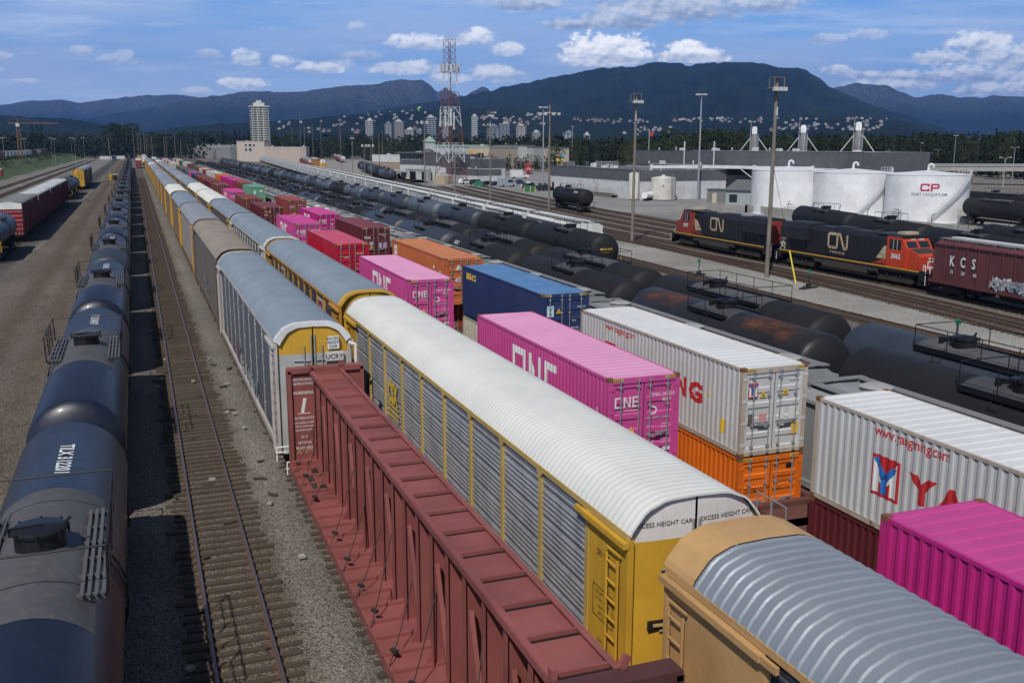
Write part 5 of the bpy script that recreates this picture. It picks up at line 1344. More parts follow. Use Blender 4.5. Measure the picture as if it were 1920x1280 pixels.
# gantry
r = thing('pipe_gantry', 'white steel pipe gantry with knee braces beside the stout ivory tank', 'gantry'); G0 = Vector((119.5,218,7.6)); G1 = Vector((129,211.4,7.7)); G2 = Vector((142,207,7.5)); G3 = Vector((154,200,7.4))
for q in (G0,G1,G2,G3): m = MB(); m.beam((q.x,q.y,0),(q.x,q.y,q.z+.6),.55); m.build('post', WSTEEL, r)
for a, b in ((G0,G1),(G1,G2),(G2,G3)): m = MB(); m.beam(a,b,.5,.7); m.build('girder', WSTEEL, r); d = (b-a); m = MB(); m.beam(a+d*.28,Vector((a.x,a.y,a.z-2.8)),.2); m.beam(a+d*.72,Vector((b.x,b.y,b.z-2.8)),.2); m.build('knee_brace', WSTEEL, r)
# grey huts
r = thing('service_hut', 'dark grey square hut with a pale door in front of the beige tank car', 'hut', None, (121.5,195,0), -.75); m = MB(); m.box(0,5.6,0,3.5,0,2.9); m.build('wall', plain('hut_grey',(.17,.175,.18),.7), r); m = MB(); m.box(-.2,5.8,-.2,3.7,2.9,3.1); m.build('roof', ROOFD, r); m = MB(); m.box(1.2,2.2,-.05,0,0,2.2); m.build('door', plain('pale_door',(.5,.44,.33),.7), r)
r = thing('service_hut', 'pale green-grey hut with a dark pitched roof left of the storage tanks', 'hut', None, (121,186.5,0), -.95); m = MB(); m.box(0,8,0,7,0,3.2); m.add([(0,0,3.2),(8,0,3.2),(8,7,5.0),(0,7,5.0)],[(0,1,2,3)]); m.build('wall', plain('hut_pale',(.33,.37,.37),.7), r); m = MB(); m.add([(-.4,-.5,3.25),(8.4,-.5,3.25),(8.4,7.4,5.3),(-.4,7.4,5.3)],[(0,1,2,3)]); m.build('roof', ROOFD, r); m = MB(); m.box(.8,2.6,-.05,0,.6,2.3); m.build('window', glass(), r)
r = thing('sand_bin', 'row of concrete block bins behind the far end of the two locomotives', 'block wall', None, (101,153,0), .1); m = MB(); [m.cbox((1.5*(k%7)-5,.2*(k%3)+10-4.5*(k//7),.75*(1+(k//14))),(1.4,1.0,1.5),.1*(k%3)) for k in range(16)]; m.build('block', CONC, r)
r = thing('elevated_road', 'long grey elevated road with guard rails beyond the storage tanks on the right', 'road bridge'); m = MB(); m.beam((200,330,4.5),(330,190,5.8),8,1.2); [m.tube((200+130*t,330-140*t,0),(200+130*t,330-140*t,4.4),.8,10) for t in (.1,.3,.5,.7,.9)]; m.build('deck', CONC, r)
m = MB(); d = Vector((130,-140,0)).normalized(); nrm = Vector((-d.y,d.x,0))
for o_ in (-4.0,4.0):
    for z in (5.6,6.1): m.beam(Vector((200,330,z))+nrm*o_,Vector((330,190,z+1.3))+nrm*o_,.12,.3)
m.build('guard_rail', GALV, r)

# ------------------------------------------------------------------ radio mast
def lattice_mast():
    r = thing('lattice_mast', 'tall red and white lattice radio mast with a ring of antennas', 'radio mast', None, (100.1,322.8,0), .35)
    RD = plain('mast_red',(.23,.075,.055),.6); WT = plain('mast_white',(.66,.66,.66),.6)
    bands = [(0,7,RD),(7,13.6,WT),(13.6,19,RD),(19,25.4,WT),(25.4,30.4,RD),(30.4,37,WT),(37,47.2,RD)]
    W = lambda z: 3.9+(1.4-3.9)*min(1,z/38) 
    for z0, z1, M in bands:
        m = MB(); n = 2 if z0 < 37 else 5; hh = (z1-z0)/n
        cs = ((-1,-1),(1,-1),(1,1),(-1,1))
        for k in range(n):
            a, b = z0+hh*k, z0+hh*(k+1); wa, wb = W(a), W(b)
            for i in range(4):
                p, q = cs[i], cs[(i+1)%4]; th = .09 if z0 < 30 else .06
                m.beam((p[0]*wa,p[1]*wa,a),(p[0]*wb,p[1]*wb,b),th*1.7)
                mid = ((p[0]+q[0])/2*wb,(p[1]+q[1])/2*wb,b)
                m.beam((p[0]*wa,p[1]*wa,a),mid,th); m.beam((q[0]*wa,q[1]*wa,a),mid,th); m.beam((p[0]*wb,p[1]*wb,b),(q[0]*wb,q[1]*wb,b),th*.8)
        m.build('lattice_section', M, r)
    m = MB(); [m.tube((x,y,0),(x,y,45),.07,5) for x,y in ((.3,.2),(-.2,.3),(0,-.3),(.25,-.1))]; [m.beam((-.4,0,z),(.4,0,z),.06) for z in range(1,45)]; m.build('cable_ladder', plain('cable_grey',(.12,.11,.11),.7), r)
    m = MB(); [m.path([(2.9*math.cos(t),2.9*math.sin(t),z),(2.9*math.cos(t+.524),2.9*math.sin(t+.524),z)],.06) for z in (36.9,38.8) for t in [i*.524 for i in range(12)]]; [m.tube((0,0,36.9),(2.9*math.cos(i*1.05),2.9*math.sin(i*1.05),36.9),.06) for i in range(6)]; m.build('antenna_ring', GALV, r)
    AP = plain('antenna_panel',(.56,.56,.55),.5)
    for i in range(15):
        t = i*.4189; m = MB(); m.cbox((3.1*math.cos(t),3.1*math.sin(t),37.7+.3*(i%2)),(.34,.55,2.5),t); m.build('panel_antenna', AP, r)
    for i,(z,t) in enumerate(((21.5,3.6),(22,4.1),(20.8,4.4),(21.6,2.9))): m = MB(); w = W(z)*1.2; m.cbox((w*math.cos(t)*1.2,w*math.sin(t)*1.2,z),(.3,.45,5.6),t); m.build('long_antenna', AP, r)
    m = MB(); m.lathe_z([(.001,28.6),(.35,28.8),(.42,29.1),(.35,29.4),(.001,29.6)],12,2.2,-1.6); m.build('dish', AP, r)
    m = MB(); m.box(-5,-2,-3,3,0,2.6); m.build('equipment_cabin', plain('cabin_tan',(.46,.38,.26),.7), r)
lattice_mast()

# ------------------------------------------------------------------ poles
WOOD = paint('pole_wood', (.215,.185,.155), .85, .5, (.08,.06,.045), streak=.95, bump=.01); STEELP = plain('pole_steel', (.40,.42,.44), .45, .4); LAMPH = plain('lamp_head',(.55,.55,.54),.5)
def wood_pole(label, x, y, h, r=.22, lean=(0,0), head='cluster', group='wooden floodlight poles'):
    t = thing('wooden_pole', label, 'light pole', group, (x,y,0)); r *= .72; m = MB(); m.tube((0,0,-.3),(lean[0],lean[1],h),r*1.15,10,r*.8); m.build('pole', WOOD, t, True); top = Vector((lean[0],lean[1],h))
    if head == 'cluster':
        m = MB(); m.box(top.x-.75,top.x+.75,top.y-.5,top.y+.5,h-.9,h-.8); m.box(top.x-.6,top.x+.6,top.y-.45,top.y+.45,h+.1,h+.16); [m.tube((top.x+sx*.55,top.y+sy*.42,h-.85),(top.x+sx*.55,top.y+sy*.42,h+.15),.04,5) for sx in (-1,1) for sy in (-1,1)]; m.build('bracket', WOOD, t)
        for sx in (-.5,0,.5): m = MB(); m.cbox((top.x+sx,top.y-.55,h-.95),(.42,.4,.36),0); m.build('floodlight', LAMPH, t)
        m = MB(); m.box(-.06,.06,-.30,-.16,h-3.4,h-2.6); m.build('junction_box', LAMPH, t)
    elif head == 'ring':
        m = MB(); pts = [(1.9*math.cos(i*.628),1.9*math.sin(i*.628),h-1.6) for i in range(11)]; m.path(pts,.06); [m.tube((0,0,h-1.6),pts[i],.05) for i in (0,2,4,6,8)]; m.build('lamp_ring', GALV, t)
        for i in range(8): m = MB(); m.cbox((2.0*math.cos(i*.785),2.0*math.sin(i*.785),h-1.8),(.5,.5,.4),i*.785); m.build('floodlight', LAMPH, t)
    elif head == 'twin':
        for s in (-1,1): m = MB(); m.cbox((s*.8,0,h-.4),(.7,.5,.9),0); m.build('floodlight', LAMPH, t)
    return t
def steel_pole(label, x, y, h, r=.16, head='spider', group='grey steel light masts'):
    t = thing('steel_light_mast', label, 'light pole', group, (x,y,0)); m = MB(); m.tube((0,0,0),(0,0,h),r*1.1,12,r*.55); m.build('pole', STEELP, t, True)
    if head == 'spider':
        m = MB(); m.lathe_z([(.1,h-.3),(.55,h-.1),(.55,h+.1),(.1,h+.25)],12); m.build('head_frame', STEELP, t)
        for i in range(5): a = i*1.257; m = MB(); m.cbox((1.0*math.cos(a),1.0*math.sin(a),h),(.75,.55,.3),a); m.build('lamp', LAMPH, t)
    elif head == 'double':
        m = MB(); [m.path([(0,0,h-.2),(s*.5,0,h+.25),(s*1.3,0,h+.4)],.07) for s in (-1,1)]; m.build('arm', STEELP, t)
        for s in (-1,1): m = MB(); m.cbox((s*1.6,0,h+.38),(.9,.3,.16),0); m.build('lamp', LAMPH, t)
    elif head == 'tee':
        m = MB(); m.beam((-1.1,0,h),(1.1,0,h),.1); m.build('arm', STEELP, t)
        for s in (-1,0,1): m = MB(); m.cbox((s*.9,0,h+.15),(.5,.4,.25),0); m.build('lamp', LAMPH, t)
    return t
wood_pole('tall wooden floodlight pole standing in front of the white storage tanks', 57.35,80.55,18.9,.27,(.0,.0))
wood_pole('tall wooden floodlight pole in front of the long workshop', 62.3,118.4,19.3,.27,(.1,0))
wood_pole('wooden pole with a ring of lamps beside a grey steel mast', 76.9,182,20.6,.27,(0,0),'ring')
wood_pole('wooden floodlight pole right of the lattice mast', 77.5,218.8,20.4,.26)
wood_pole('wooden floodlight pole left of the lattice mast by the yard office', 83.5,296.1,20.0,.26,(0,0),'twin')
wood_pole('short wooden post right in front of the lattice mast', 79,251,10.4,.24,(0,0),None)
steel_pole('tall grey steel light mast right of the stout ivory tank', 126.4,207,24.6,.26)
steel_pole('grey steel light mast close beside the wooden pole with a lamp ring', 111,267.3,23.5,.25)
steel_pole('grey steel light mast farther right among the trees behind the long workshop', 250,556,24.0,.25,'tee')
steel_pole('double-armed grey lamp post at the right edge behind the storage tank', 203.2,188.6,9.6,.2,'double','lamp posts beyond the tanks')
steel_pole('double-armed grey lamp post just above the marked storage tank', 186,205.5,9.3,.18,'double','lamp posts beyond the tanks')
for px, py, D, h, lb in ((1722,334,480,14,'tall lamp post second from the left above the marked storage tank'),(1755,326,470,11,'thin lamp post above the red emblem of the tank'),(1786,330,460,17,'tall lamp post with a crossbar right of the red emblem'),(1738,326,500,9.5,'short lamp post left of the thin one above the red emblem'),(1660,322,500,10.5,'small lamp post left of the marked storage tank'),(1898,330,420,12,'lamp post at the far right in front of the trees')):
    g = far_at(px,py,D); steel_pole(lb, g.x, g.y, h, .17, 'tee' if 'tall' in lb else 'double', 'lamp posts beyond the tanks')
for i,(px,py,ty,lb) in enumerate([(565,305,210,'third thin'),(573,310,234,'fourth thin'),(588,304,232,'fifth thin'),(603,303,232,'sixth thin'),(640,320,222,'seventh, rather tall'),(662,333,255,'eighth, shorter'),(700,318,250,'eleventh'),(712,327,248,'twelfth'),(718,319,245,'thirteenth'),(549,299,238,'second thin'),(540,298,243,'first thin')]):
    g = ground_at(px,py); D = math.hypot(g.x,g.y); h = far_at(px,ty,D).z; wood_pole(lb+' wooden pole counted from the left in the row right of the high-rise', g.x, g.y, h, .2, (0,0), 'cluster' if i in (4,5) else None, 'thin poles among the far tracks')
wood_pole('left one of the paired poles with white floodlights in the middle of the yard', 84.4,386.3,13.0,.2,(0,0),'twin','paired floodlight poles')
wood_pole('right one of the paired poles with white floodlights in the middle of the yard', 86.4,383.5,13.0,.22,(0,0),'twin','paired floodlight poles')
wood_pole('thin wooden pole beside the dirt road on the left', -8.2,396.7,15.3,.2,(-.5,0),None,'pole by the dirt road')
for i,(px,ty) in enumerate([(251,250),(259,247),(264,246),(271,247),(275,252),(285,255),(308,258),(312,256),(328,258),(339,262)]):
    g = far_at(px,275,760+20*(i%3)); wood_pole('one of the slender poles at the far end of the tracks, before the trees', g.x,g.y,far_at(px,ty,770).z,.22,(0,0),None,'slender poles at the far end of the tracks')
for i,(px,D) in enumerate([(96,700),(102,690),(134,720),(140,715),(157,700),(46,620),(6,600)]):
    g = far_at(px,275,D); steel_pole('small street lamp among the trees beyond the trailers on the left', g.x,g.y,far_at(px,259+2*(i%2),D).z,.08,'tee','street lamps beyond the trailers')
# guy wire with its yellow guard
a_ = Vector((57.35,80.5,11)); b_ = ground_at(1492,531); m = MB(); m.tube(a_,b_,.02,5); gw = m.build('guy_wire', STEEL_DK); tag(gw,'thin stay wire of the tall wooden pole with a yellow guard at its foot','guy wire'); m = MB(); m.tube(b_,b_.lerp(a_,.27),.07,8); m.build('wire_guard', plain('guard_yellow',(.75,.62,.05),.5), gw)
# tower crane
g = far_at(37,275,640); r = thing('tower_crane','rusty orange tower crane rising over the trees on the far left','crane',None,(g.x,g.y,0)); CO = plain('crane_orange',(.22,.11,.05),.6); zt = far_at(37,231,640).z
m = MB(); [m.beam((sx,sy,0),(sx,sy,zt),.3) for sx in (-.8,.8) for sy in (-.8,.8)]; [m.beam((-.8,-.8,z),(.8,-.8,z+2),.2) for z in range(0,int(zt),2)]; m.build('tower', CO, r)
m = MB(); m.beam((-5,0,zt),(21,0,zt),.3,.5); m.beam((0,0,zt),(0,0,zt+2.5),.4); m.beam((0,0,zt+2.5),(15,0,zt+.3),.08); m.beam((0,0,zt+4),(-5,0,zt+.5),.15); m.build('jib', CO, r); m = MB(); m.box(-.9,.9,-1.8,-.6,zt-2,zt-.2); m.build('operator_cab', HW[0], r)
# paraglider-like wing
g = far_at(788.5,204,900); m = MB(); m.grid([[(x*4.2,.5*math.sin(k*.6),1.4*(1-x*x)+zz*1.0) for x in [q/6 for q in range(-6,7)]] for k,zz in enumerate((0,.8,1.4))]); r = m.build('paraglider_wing', plain('lime_cloth',(.35,.55,.12),.6), None, loc=(g.x,g.y,g.z-.5)); r.scale = (.45,.8,1.0); r.rotation_euler = (.2,-1.1,-.5); tag(r,'lime green paraglider wing floating left of the lattice mast','paraglider')
# flag on the workshop
r = thing('flag_pole','flag pole with a red and white flag on the workshop corner','flag pole',None,(153,281,11.2)); m = MB(); m.tube((0,0,0),(0,0,6.5),.09,8); m.build('pole', LAMPH, r); m = MB(); m.grid([[(.0+x*.8,.15*math.sin(x*2),4.8+z-.3*x) for x in (0,.4,.8,1.2,1.6)] for z in (0,1.4)]); m.build('flag', plain('flag_red',(.5,.05,.05),.7), r)
# ------------------------------------------------------------------ road vehicles and small yard things
def vehicle(kind, label, x, y, rz, col, group='vehicles parked by the workshop'):
    M = plain('car_'+kind+str(col), col, .3); t = thing({'suv':'parked_car','car':'parked_car','van':'van','pickup':'pickup_truck','truck':'box_truck'}[kind], label, {'suv':'car','car':'car','van':'van','pickup':'pickup truck','truck':'truck'}[kind], group, (x,y,0), rz)
    P = {'suv':(4.7,.95,[(-2.35,.35),(-2.35,1.0),(-1.3,1.1),(-.6,1.72),(1.9,1.72),(2.33,1.1),(2.33,.35)]), 'car':(4.5,.9,[(-2.25,.3),(-2.25,.8),(-1.2,.95),(-.4,1.42),(1.2,1.42),(2.0,1.0),(2.25,.9),(2.25,.3)]),
         'van':(5.9,1.0,[(-2.95,.4),(-2.95,1.15),(-2.2,1.4),(-1.5,2.55),(-1.2,2.65),(2.9,2.65),(2.95,.4)]), 'pickup':(5.6,.98,[(-2.8,.45),(-2.8,1.1),(-1.5,1.2),(-.9,1.85),(.6,1.85),(.8,1.15),(2.75,1.15),(2.8,.45)]), 'truck':(7.5,1.2,[(-3.7,.5),(-3.7,1.2),(-2.9,1.4),(-2.4,2.3),(-1.4,2.3),(-1.4,.8),(3.7,.8),(3.7,.5)])}[kind]
    L, w, pr = P; m = MB(); m.prism_x(pr,-w,w); m.build('body', M, t)
    m = MB()
    if kind == 'truck': b = MB(); b.box(-1.2,1.2,-1.2,3.7,.9,3.3); b.build('cargo_box', M, t)
    gz = {'suv':(1.12,1.6,-.7,1.8),'car':(.98,1.36,-.5,1.3),'van':(1.45,2.2,-1.6,.2),'pickup':(1.25,1.75,-.9,.5),'truck':(1.5,2.1,-2.4,-1.6)}[kind]
    for s in (-1,1): m.add([(s*(w+.01),gz[2]-.25,gz[0]),(s*(w+.01),gz[3]+.1,gz[0]),(s*(w+.01),gz[3]-.15,gz[1]),(s*(w+.01),gz[2]+.15,gz[1])],[(0,1,2,3)])
    fy = {'suv':(-1.28,-.66),'car':(-1.18,-.46),'van':(-2.17,-1.56),'pickup':(-1.47,-.95),'truck':(-2.85,-2.45)}[kind]; z0,z1 = gz[0]+.02, gz[1]; m.add([(-w*.85,fy[0]-.02,z0),(w*.85,fy[0]-.02,z0),(w*.8,fy[1]-.02,z1),(-w*.8,fy[1]-.02,z1)],[(0,1,2,3)])
    m.build('window', glass(), t)
    for s in (-1,1):
        for e in (-1,1): m = MB(); m.tube((s*(w-.2),e*L*.31,.36),(s*(w+.02),e*L*.31,.36),.36,14); m.build('wheel', BLACKMAT, t, True)
    return t
vehicle('suv','white SUV parked nearest the lattice mast',103.2,316.5,1.9,(.70,.70,.70))
vehicle('suv','dark SUV parked right of the white SUV by the mast',105.3,311,1.9,(.03,.03,.035))
vehicle('van','tall silver grey van among the parked cars',108.6,291,1.75,(.36,.39,.43))
vehicle('pickup','white pickup with a cream canopy right of the silver van',112.5,281.5,1.9,(.62,.60,.52))
vehicle('car','dark blue car parked left of the silver van',108.5,300.5,1.9,(.03,.04,.08))
vehicle('car','black car parked second left of the silver van',107.2,304,1.8,(.02,.02,.02))
vehicle('suv','dark grey SUV in front of the white pickup',110.0,275,1.9,(.04,.05,.06))
vehicle('pickup','navy pickup behind the silver van',116,300,1.5,(.04,.06,.13))
vehicle('suv','white SUV parked behind the other cars beside the long pole',117,317,1.9,(.66,.66,.66))
vehicle('truck','white box truck parked below the dark red locomotive',141,364,1.45,(.68,.68,.68))
vehicle('pickup','black pickup nearest the long workshop corner',111.5,269.5,1.7,(.03,.03,.035))
vehicle('suv','dark teal SUV by the green bin and workshop corner',109.5,262,1.9,(.02,.035,.04))
def bin_(label, x, y, w, posts):
    t = thing('waste_bin', label, 'waste container', None, (x,y,0), -.35); G = plain('bin_green',(.03,.17,.10),.5); m = MB(); m.prism([(-w,0),(w,0),(w,1.1),(w*.6,1.65),(-w*.6,1.65),(-w,1.1)],-.9,.9); m.build('body', G, t)
    m = MB(); m.box(-w-.05,w+.05,-.95,.95,1.05,1.12); m.build('rim', G, t)
    for x_ in posts: m = MB(); m.tube((x_,-1.6,0),(x_,-1.6,1.5),.13,8); m.build('bollard', plain('bollard_yellow',(.65,.50,.05),.5), t)
bin_('rounded green waste container by the parked white SUV', 101.8,298.5, 1.5, ())
bin_('green waste container behind yellow posts near the workshop corner', 103.2,258.5, 1.5, (-1.4,.3,1.6))
def switch_stand(label, x, y, rz=0):
    t = thing('switch_stand', label, 'switch stand', 'green topped switch stands', (x,y,0), rz); m = MB(); m.box(-1.2,1.2,-.2,.2,0,.14); m.box(-.18,.18,-.18,.18,.1,.45); m.tube((0,0,.4),(0,0,1.35),.05,8); m.beam((-1.0,0,.15),(.15,0,.5),.07); m.build('stand', STEEL_DK, t); m = MB(); m.cbox((0,0,1.5),(.36,.04,.36),0,Matrix.Rotation(.785,3,'Y')); m.cbox((0,0,1.5),(.04,.36,.3),0); m.build('target', plain('target_green',(.02,.22,.15),.5), t)
g = ground_at(1516,541); switch_stand('green topped switch stand beside the yellow wire guard', g.x, g.y, .3)
g = ground_at(1310,517); switch_stand('low green topped switch stand left of the tall wooden pole', g.x, g.y, .6)
g = ground_at(1793,646); switch_stand('green topped switch stand above the big blue-black tank car', g.x, g.y, .3)
r = thing('equipment_cabinet','black cabinet with a white top beside the dirt road pole','cabinet',None,(-7.2,391,0)); m = MB(); m.box(-.7,.7,-.6,.6,0,2.0); m.build('body', BLACKMAT, r); m = MB(); m.box(-.75,.75,-.65,.65,2.0,2.25); m.build('top', WSTEEL, r)
r = thing('drum','yellow drum standing at the foot of the dirt road pole','drum',None,(-8.6,394,0)); m = MB(); m.lathe_z([(.8,0),(.8,2.1),(.7,2.2),(.001,2.22)],16); m.build('body', plain('drum_yellow',(.5,.30,.02),.5), r); m = MB(); m.lathe_z([(.83,.7),(.83,.85)],16); m.build('hoop', BLACKMAT, r)
r = thing('red_kiosk','round topped red tank with a white collar standing in the bank grass','tank',None,(-49,428,.2)); m = MB(); m.lathe_z([(1.0,.4),(1.0,3.4),(.6,3.8)],18); m.build('body', plain('kiosk_red',(.36,.07,.07),.6), r, True); m = MB(); m.lathe_z([(1.05,3.0),(1.05,3.5)],18); m.lathe_z([(.7,0),(.7,.4)],12); m.build('collar', WSTEEL, r)
# debris by the near track
rg = random.Random(21); n = 0
for i in range(40):
    y = rg.uniform(20,75); x = rg.choice([rg.uniform(3.2,4.4), rg.uniform(.2,.9), rg.uniform(1.2,2.3)])
    m = MB(); 
    if i % 3: m.cbox((0,0,.05),(rg.uniform(.05,.12),rg.uniform(.25,.7),.06),0); o = m.build('timber_offcut', TIE, None, loc=(x,y,.02), rz=rg.uniform(0,3)); tag(o,'broken piece of timber lying in the gravel near the empty track','debris','scraps lying along the empty track')
    else: m.cbox((0,0,.06),(rg.uniform(.1,.2),rg.uniform(.12,.25),.09),.4); o = m.build('pale_stone', CONC, None, loc=(x,y,.05), rz=rg.uniform(0,3)); tag(o,'pale lump of stone lying along the empty track','stone','pale stones lying along the empty track')

# ------------------------------------------------------------------ tracks under the trains and across the yard
for x0, k, ye in ((-15.8,0,900),(-2.4,-.002,900),(5.93,.0007,900),(9.85,.001,900),(13.95,.001,900),(18.45,.003,900),(22.3,.004,700),(28.0,.004,600),(31.8,.004,600)):
    track([(x0+k*y,y) for y in (-20,150,400,ye)], y_ties=150)
track(smooth_line([(49.6,40),(50.3,76),(51.0,90),(51.8,110),(53,150),(57,220)]), 220)
LOCO = smooth_line([(60.2,25),(62.6,45),(64.2,58),(65.4,70),(65.8,82),(65.8,110),(67.0,141),(71,187),(76,230),(85,300)])
track(LOCO, 240)
track([(x-3.9,y) for x,y in LOCO], 240, seed=2)
track(smooth_line([(53.3,30),(55.6,42),(57.8,58),(59.4,74),(61,92),(62.6,112),(64.8,135),(66.5,148)]), 140, seed=3)
for off in (4.2,8.4,12.6,16.8): track(smooth_line([(x+off*(.9+.0006*y),y) for x,y in LOCO[24:]]), 320, seed=int(off))
track(smooth_line([(84,300),(90,345),(98,400),(110,455),(128,520)]), 600, seed=7)
track(smooth_line([(88,320),(89,360),(94,410),(112,480),(150,600)]), 600, seed=8)
track(smooth_line([(90,345),(104,370),(118,385),(160,420)]), 600, seed=9)
for x0 in (-32.3,-37.8): track([(x0,y) for y in (150,400,900)], 900, seed=int(-x0))

ORD = ['first','second','third','fourth','fifth','sixth','seventh','eighth','ninth','tenth','eleventh','twelfth','thirteenth','fourteenth','fifteenth','sixteenth']
def place(o, x, y, k=0.0): o.location = (x, y, RT); o.rotation_euler = (0,0,-math.atan(k)); return o

# ------------------------------------------------------------------ autoracks: two long rows
R_BLUE = paint('roof_bluegrey', (.215,.265,.32), .5, .15, (.2,.19,.17), streak=.2, var=.08); R_WHITE = paint('roof_white', (.70,.70,.655), .55, .16, (.42,.40,.35), streak=.3, var=.05)
R_TAN = paint('roof_tan', (.27,.235,.195), .6, .3, (.15,.11,.08)); R_GREY = paint('roof_grey', (.29,.31,.325), .5, .2, (.2,.18,.16)); R_SILVER = paint('roof_galvanised', (.29,.325,.36), .46, .16, (.17,.17,.17), metal=.3, var=.06, streak=.2)
YEL = paint('carrier_yellow', (.60,.345,.035), .5, .22, (.22,.12,.04), streak=.85); YEL_O = paint('carrier_orange_yellow', (.55,.28,.05), .55, .3, (.2,.11,.05), streak=.85); YEL_P = paint('faded_yellow_post', (.52,.37,.12), .6, .3, (.2,.14,.08), streak=.7, rust=.15)
TANP = paint('carrier_tan', (.50,.30,.125), .55, .2, (.22,.13,.07), streak=.8); WFRM = paint('faded_white_frame', (.50,.46,.44), .6, .45, (.22,.15,.12), streak=.8, rust=.35); WBAND = paint('height_band_white', (.74,.72,.70), .5, .25, (.35,.28,.24), streak=.9)
BRN = paint('carrier_brown', (.13,.115,.105), .65, .4, (.06,.05,.045), streak=.8); RUSTFR = paint('rusty_hoop', (.24,.09,.055), .7, .4)
def mesh_sheet(name, rgb, dark):
    m, nt, bs = _nt(name); v = coords(nt, (1,1,1)); n = noise(nt, v, 1.2, 5, .6); n2 = noise(nt, coords(nt,(2,1.2,.12)), 2.2, 5, .65)
    vo = nd(nt, 'ShaderNodeTexVoronoi', i_Scale=34.0); nt.links.new(v, vo.inputs['Vector']); h = ramp(nt, vo.outputs['Distance'], .38, .22)
    c = mixc(nt, ramp(nt,n,.3,.7), tuple(q*.85 for q in rgb), tuple(q*1.15 for q in rgb)); c = mixc(nt, mth(nt,'MULTIPLY',ramp(nt,n2,.45,.75),.4), c, (.13,.115,.10)); c = mixc(nt, mth(nt,'MULTIPLY',h,.55), c, dark)
    nt.links.new(c, bs.inputs['Base Color']); bs.inputs['Roughness'].default_value = .5; bs.inputs['Metallic'].default_value = .35; return m
S_GALV = mesh_sheet('perforated_galvanised', (.36,.37,.385), (.07,.07,.075)); S_DARK = mesh_sheet('dark_perforated_sheet', (.105,.11,.12), (.03,.03,.03)); S_SLATE = mesh_sheet('slate_perforated_sheet', (.075,.085,.095), (.02,.02,.02)); S_BRN = paint('brown_side_sheet', (.125,.11,.10), .65, .35, (.06,.05,.04), streak=.9)
xA = lambda y: 5.93+.0007*y
xB = lambda y: 9.85+.001*y
GA, GB = 'covered autorack cars of the left row', 'covered autorack cars of the right row'
A1 = autorack('white framed autorack with dark side sheets, its yellow end facing the red bulkhead flatcar', GA, R_BLUE, WFRM, S_DARK, paint('grey_end_door',(.42,.44,.43),.5,.3), YEL, posts='thin', bays=9, endroof=paint('white_hoop',(.70,.70,.69),.5,.2), hood=.35, arch=.13, colour_seam=4.57, bulge=.1, sideM=WFRM, prof=((0,0),(.4,0),(.5,1),(.75,1),(.85,0)), period=.22, amp=.014)
place(A1, xA(51.2), 51.2)
m = MB(); rg = random.Random(31); H2 = 13.8
for mt, n, yy, ww, hh in ((0,7,4.0,5.0,1.1),(1,9,-2.0,7.0,1.2),(2,8,-1.4,6.4,.9)):
    m.cm = mt; put2d(m, scribble2d(ww,hh,n,.09,rg), lambda x,z: (-1.49-.003*mt,yy-x+2,1.0+z))
m.build('spray_painted_tag', [plain('spray_rose',(.38,.16,.2),.6), plain('spray_pale_blue',(.36,.46,.55),.6), LETTER_W], A1)
m = MB(); m.box(.55,1.0,-H2-.02,-H2+.02,4.72,5.22); pl_ = m.build('notice_plate', LETTER_W, A1); m = MB()
for i,s in enumerate(('EXCESS','HEIGHT','CAR')): put2d(m, text2d(s,.155,.01,'CENTER'), lambda x,z: (.775+x,-H2-.03,5.08-.155*i+z))
put2d(m, text2d('UCRY',.26,.015,'CENTER'), lambda x,z: (.8+x,-H2-.03,4.33+z)); m.build('notice_text', plain('dark_blue_text',(.05,.06,.12),.6), pl_)
m = MB(); m.box(.45,1.15,-H2-.018,-H2+.02,4.25,4.62); m.build('number_plate', plain('cream_plate',(.62,.60,.55),.6), A1)
m = MB(); m.path([(1.35,-H2-.1,4.95),(1.62,-H2-.12,4.85),(1.62,-H2-.12,2.9)],.06,8); m.build('corner_pipe', LETTER_W, A1)
m = MB(); m.path([(-1.58,-H2-.15,.45),(-1.58,-H2-.15,1.0),(-1.1,-H2-.15,1.0)],.035); m.tube((-1.62,-H2-.18,.8),(-1.2,-H2-.18,.8),.03); m.build('corner_step', LETTER_W, A1)
CSX = autorack('large foreground autorack with a white ribbed roof, yellow posts and galvanised side sheets', GB, R_WHITE, YEL_P, S_GALV, YEL, WBAND, bays=9, posts='wide', endroof=R_WHITE, hood=.06, bulge=.10, sideM=YEL, colour_seam=4.93, period=.21, amp=.008, prof=((0,0),(.42,0),(.52,1),(.80,1),(.9,0)))
place(CSX, xB(29.5), 29.5)
m = MB()
for s in (-1,1):
    for z in (1.15,3.05): m.box(*sorted((s*.12,s*1.0)),-13.735,-13.45,z,z+.2)
m.build('door_slot', BLACKMAT, CSX); m = MB()
for s in (-1,1):
    for z in (1.15,3.05): m.beam((s*.15,-13.75,z+.06),(s*.9,-13.75,z+.12),.05,.05)
m.build('slot_lever', YEL_P, CSX)
m = MB()
for s in (-.72,.72): put2d(m, text2d('EXCESS HEIGHT CAR',.135,.0,'CENTER'), lambda x,z: (s+x,-13.732+.10*((s+x)/1.43)**2,5.22+z))
put2d(m, text2d('CLOSE AND LOCK DOORS',.10,.0,'CENTER'), lambda x,z: (-.74+x,-13.732+.10*((-.74+x)/1.43)**2,1.72+z)); put2d(m, text2d('BEFORE MOVING CAR',.10,.0,'CENTER'), lambda x,z: (-.74+x,-13.732+.10*((-.74+x)/1.43)**2,1.56+z)); m.build('end_lettering', LETTER_K, CSX)
m = MB()
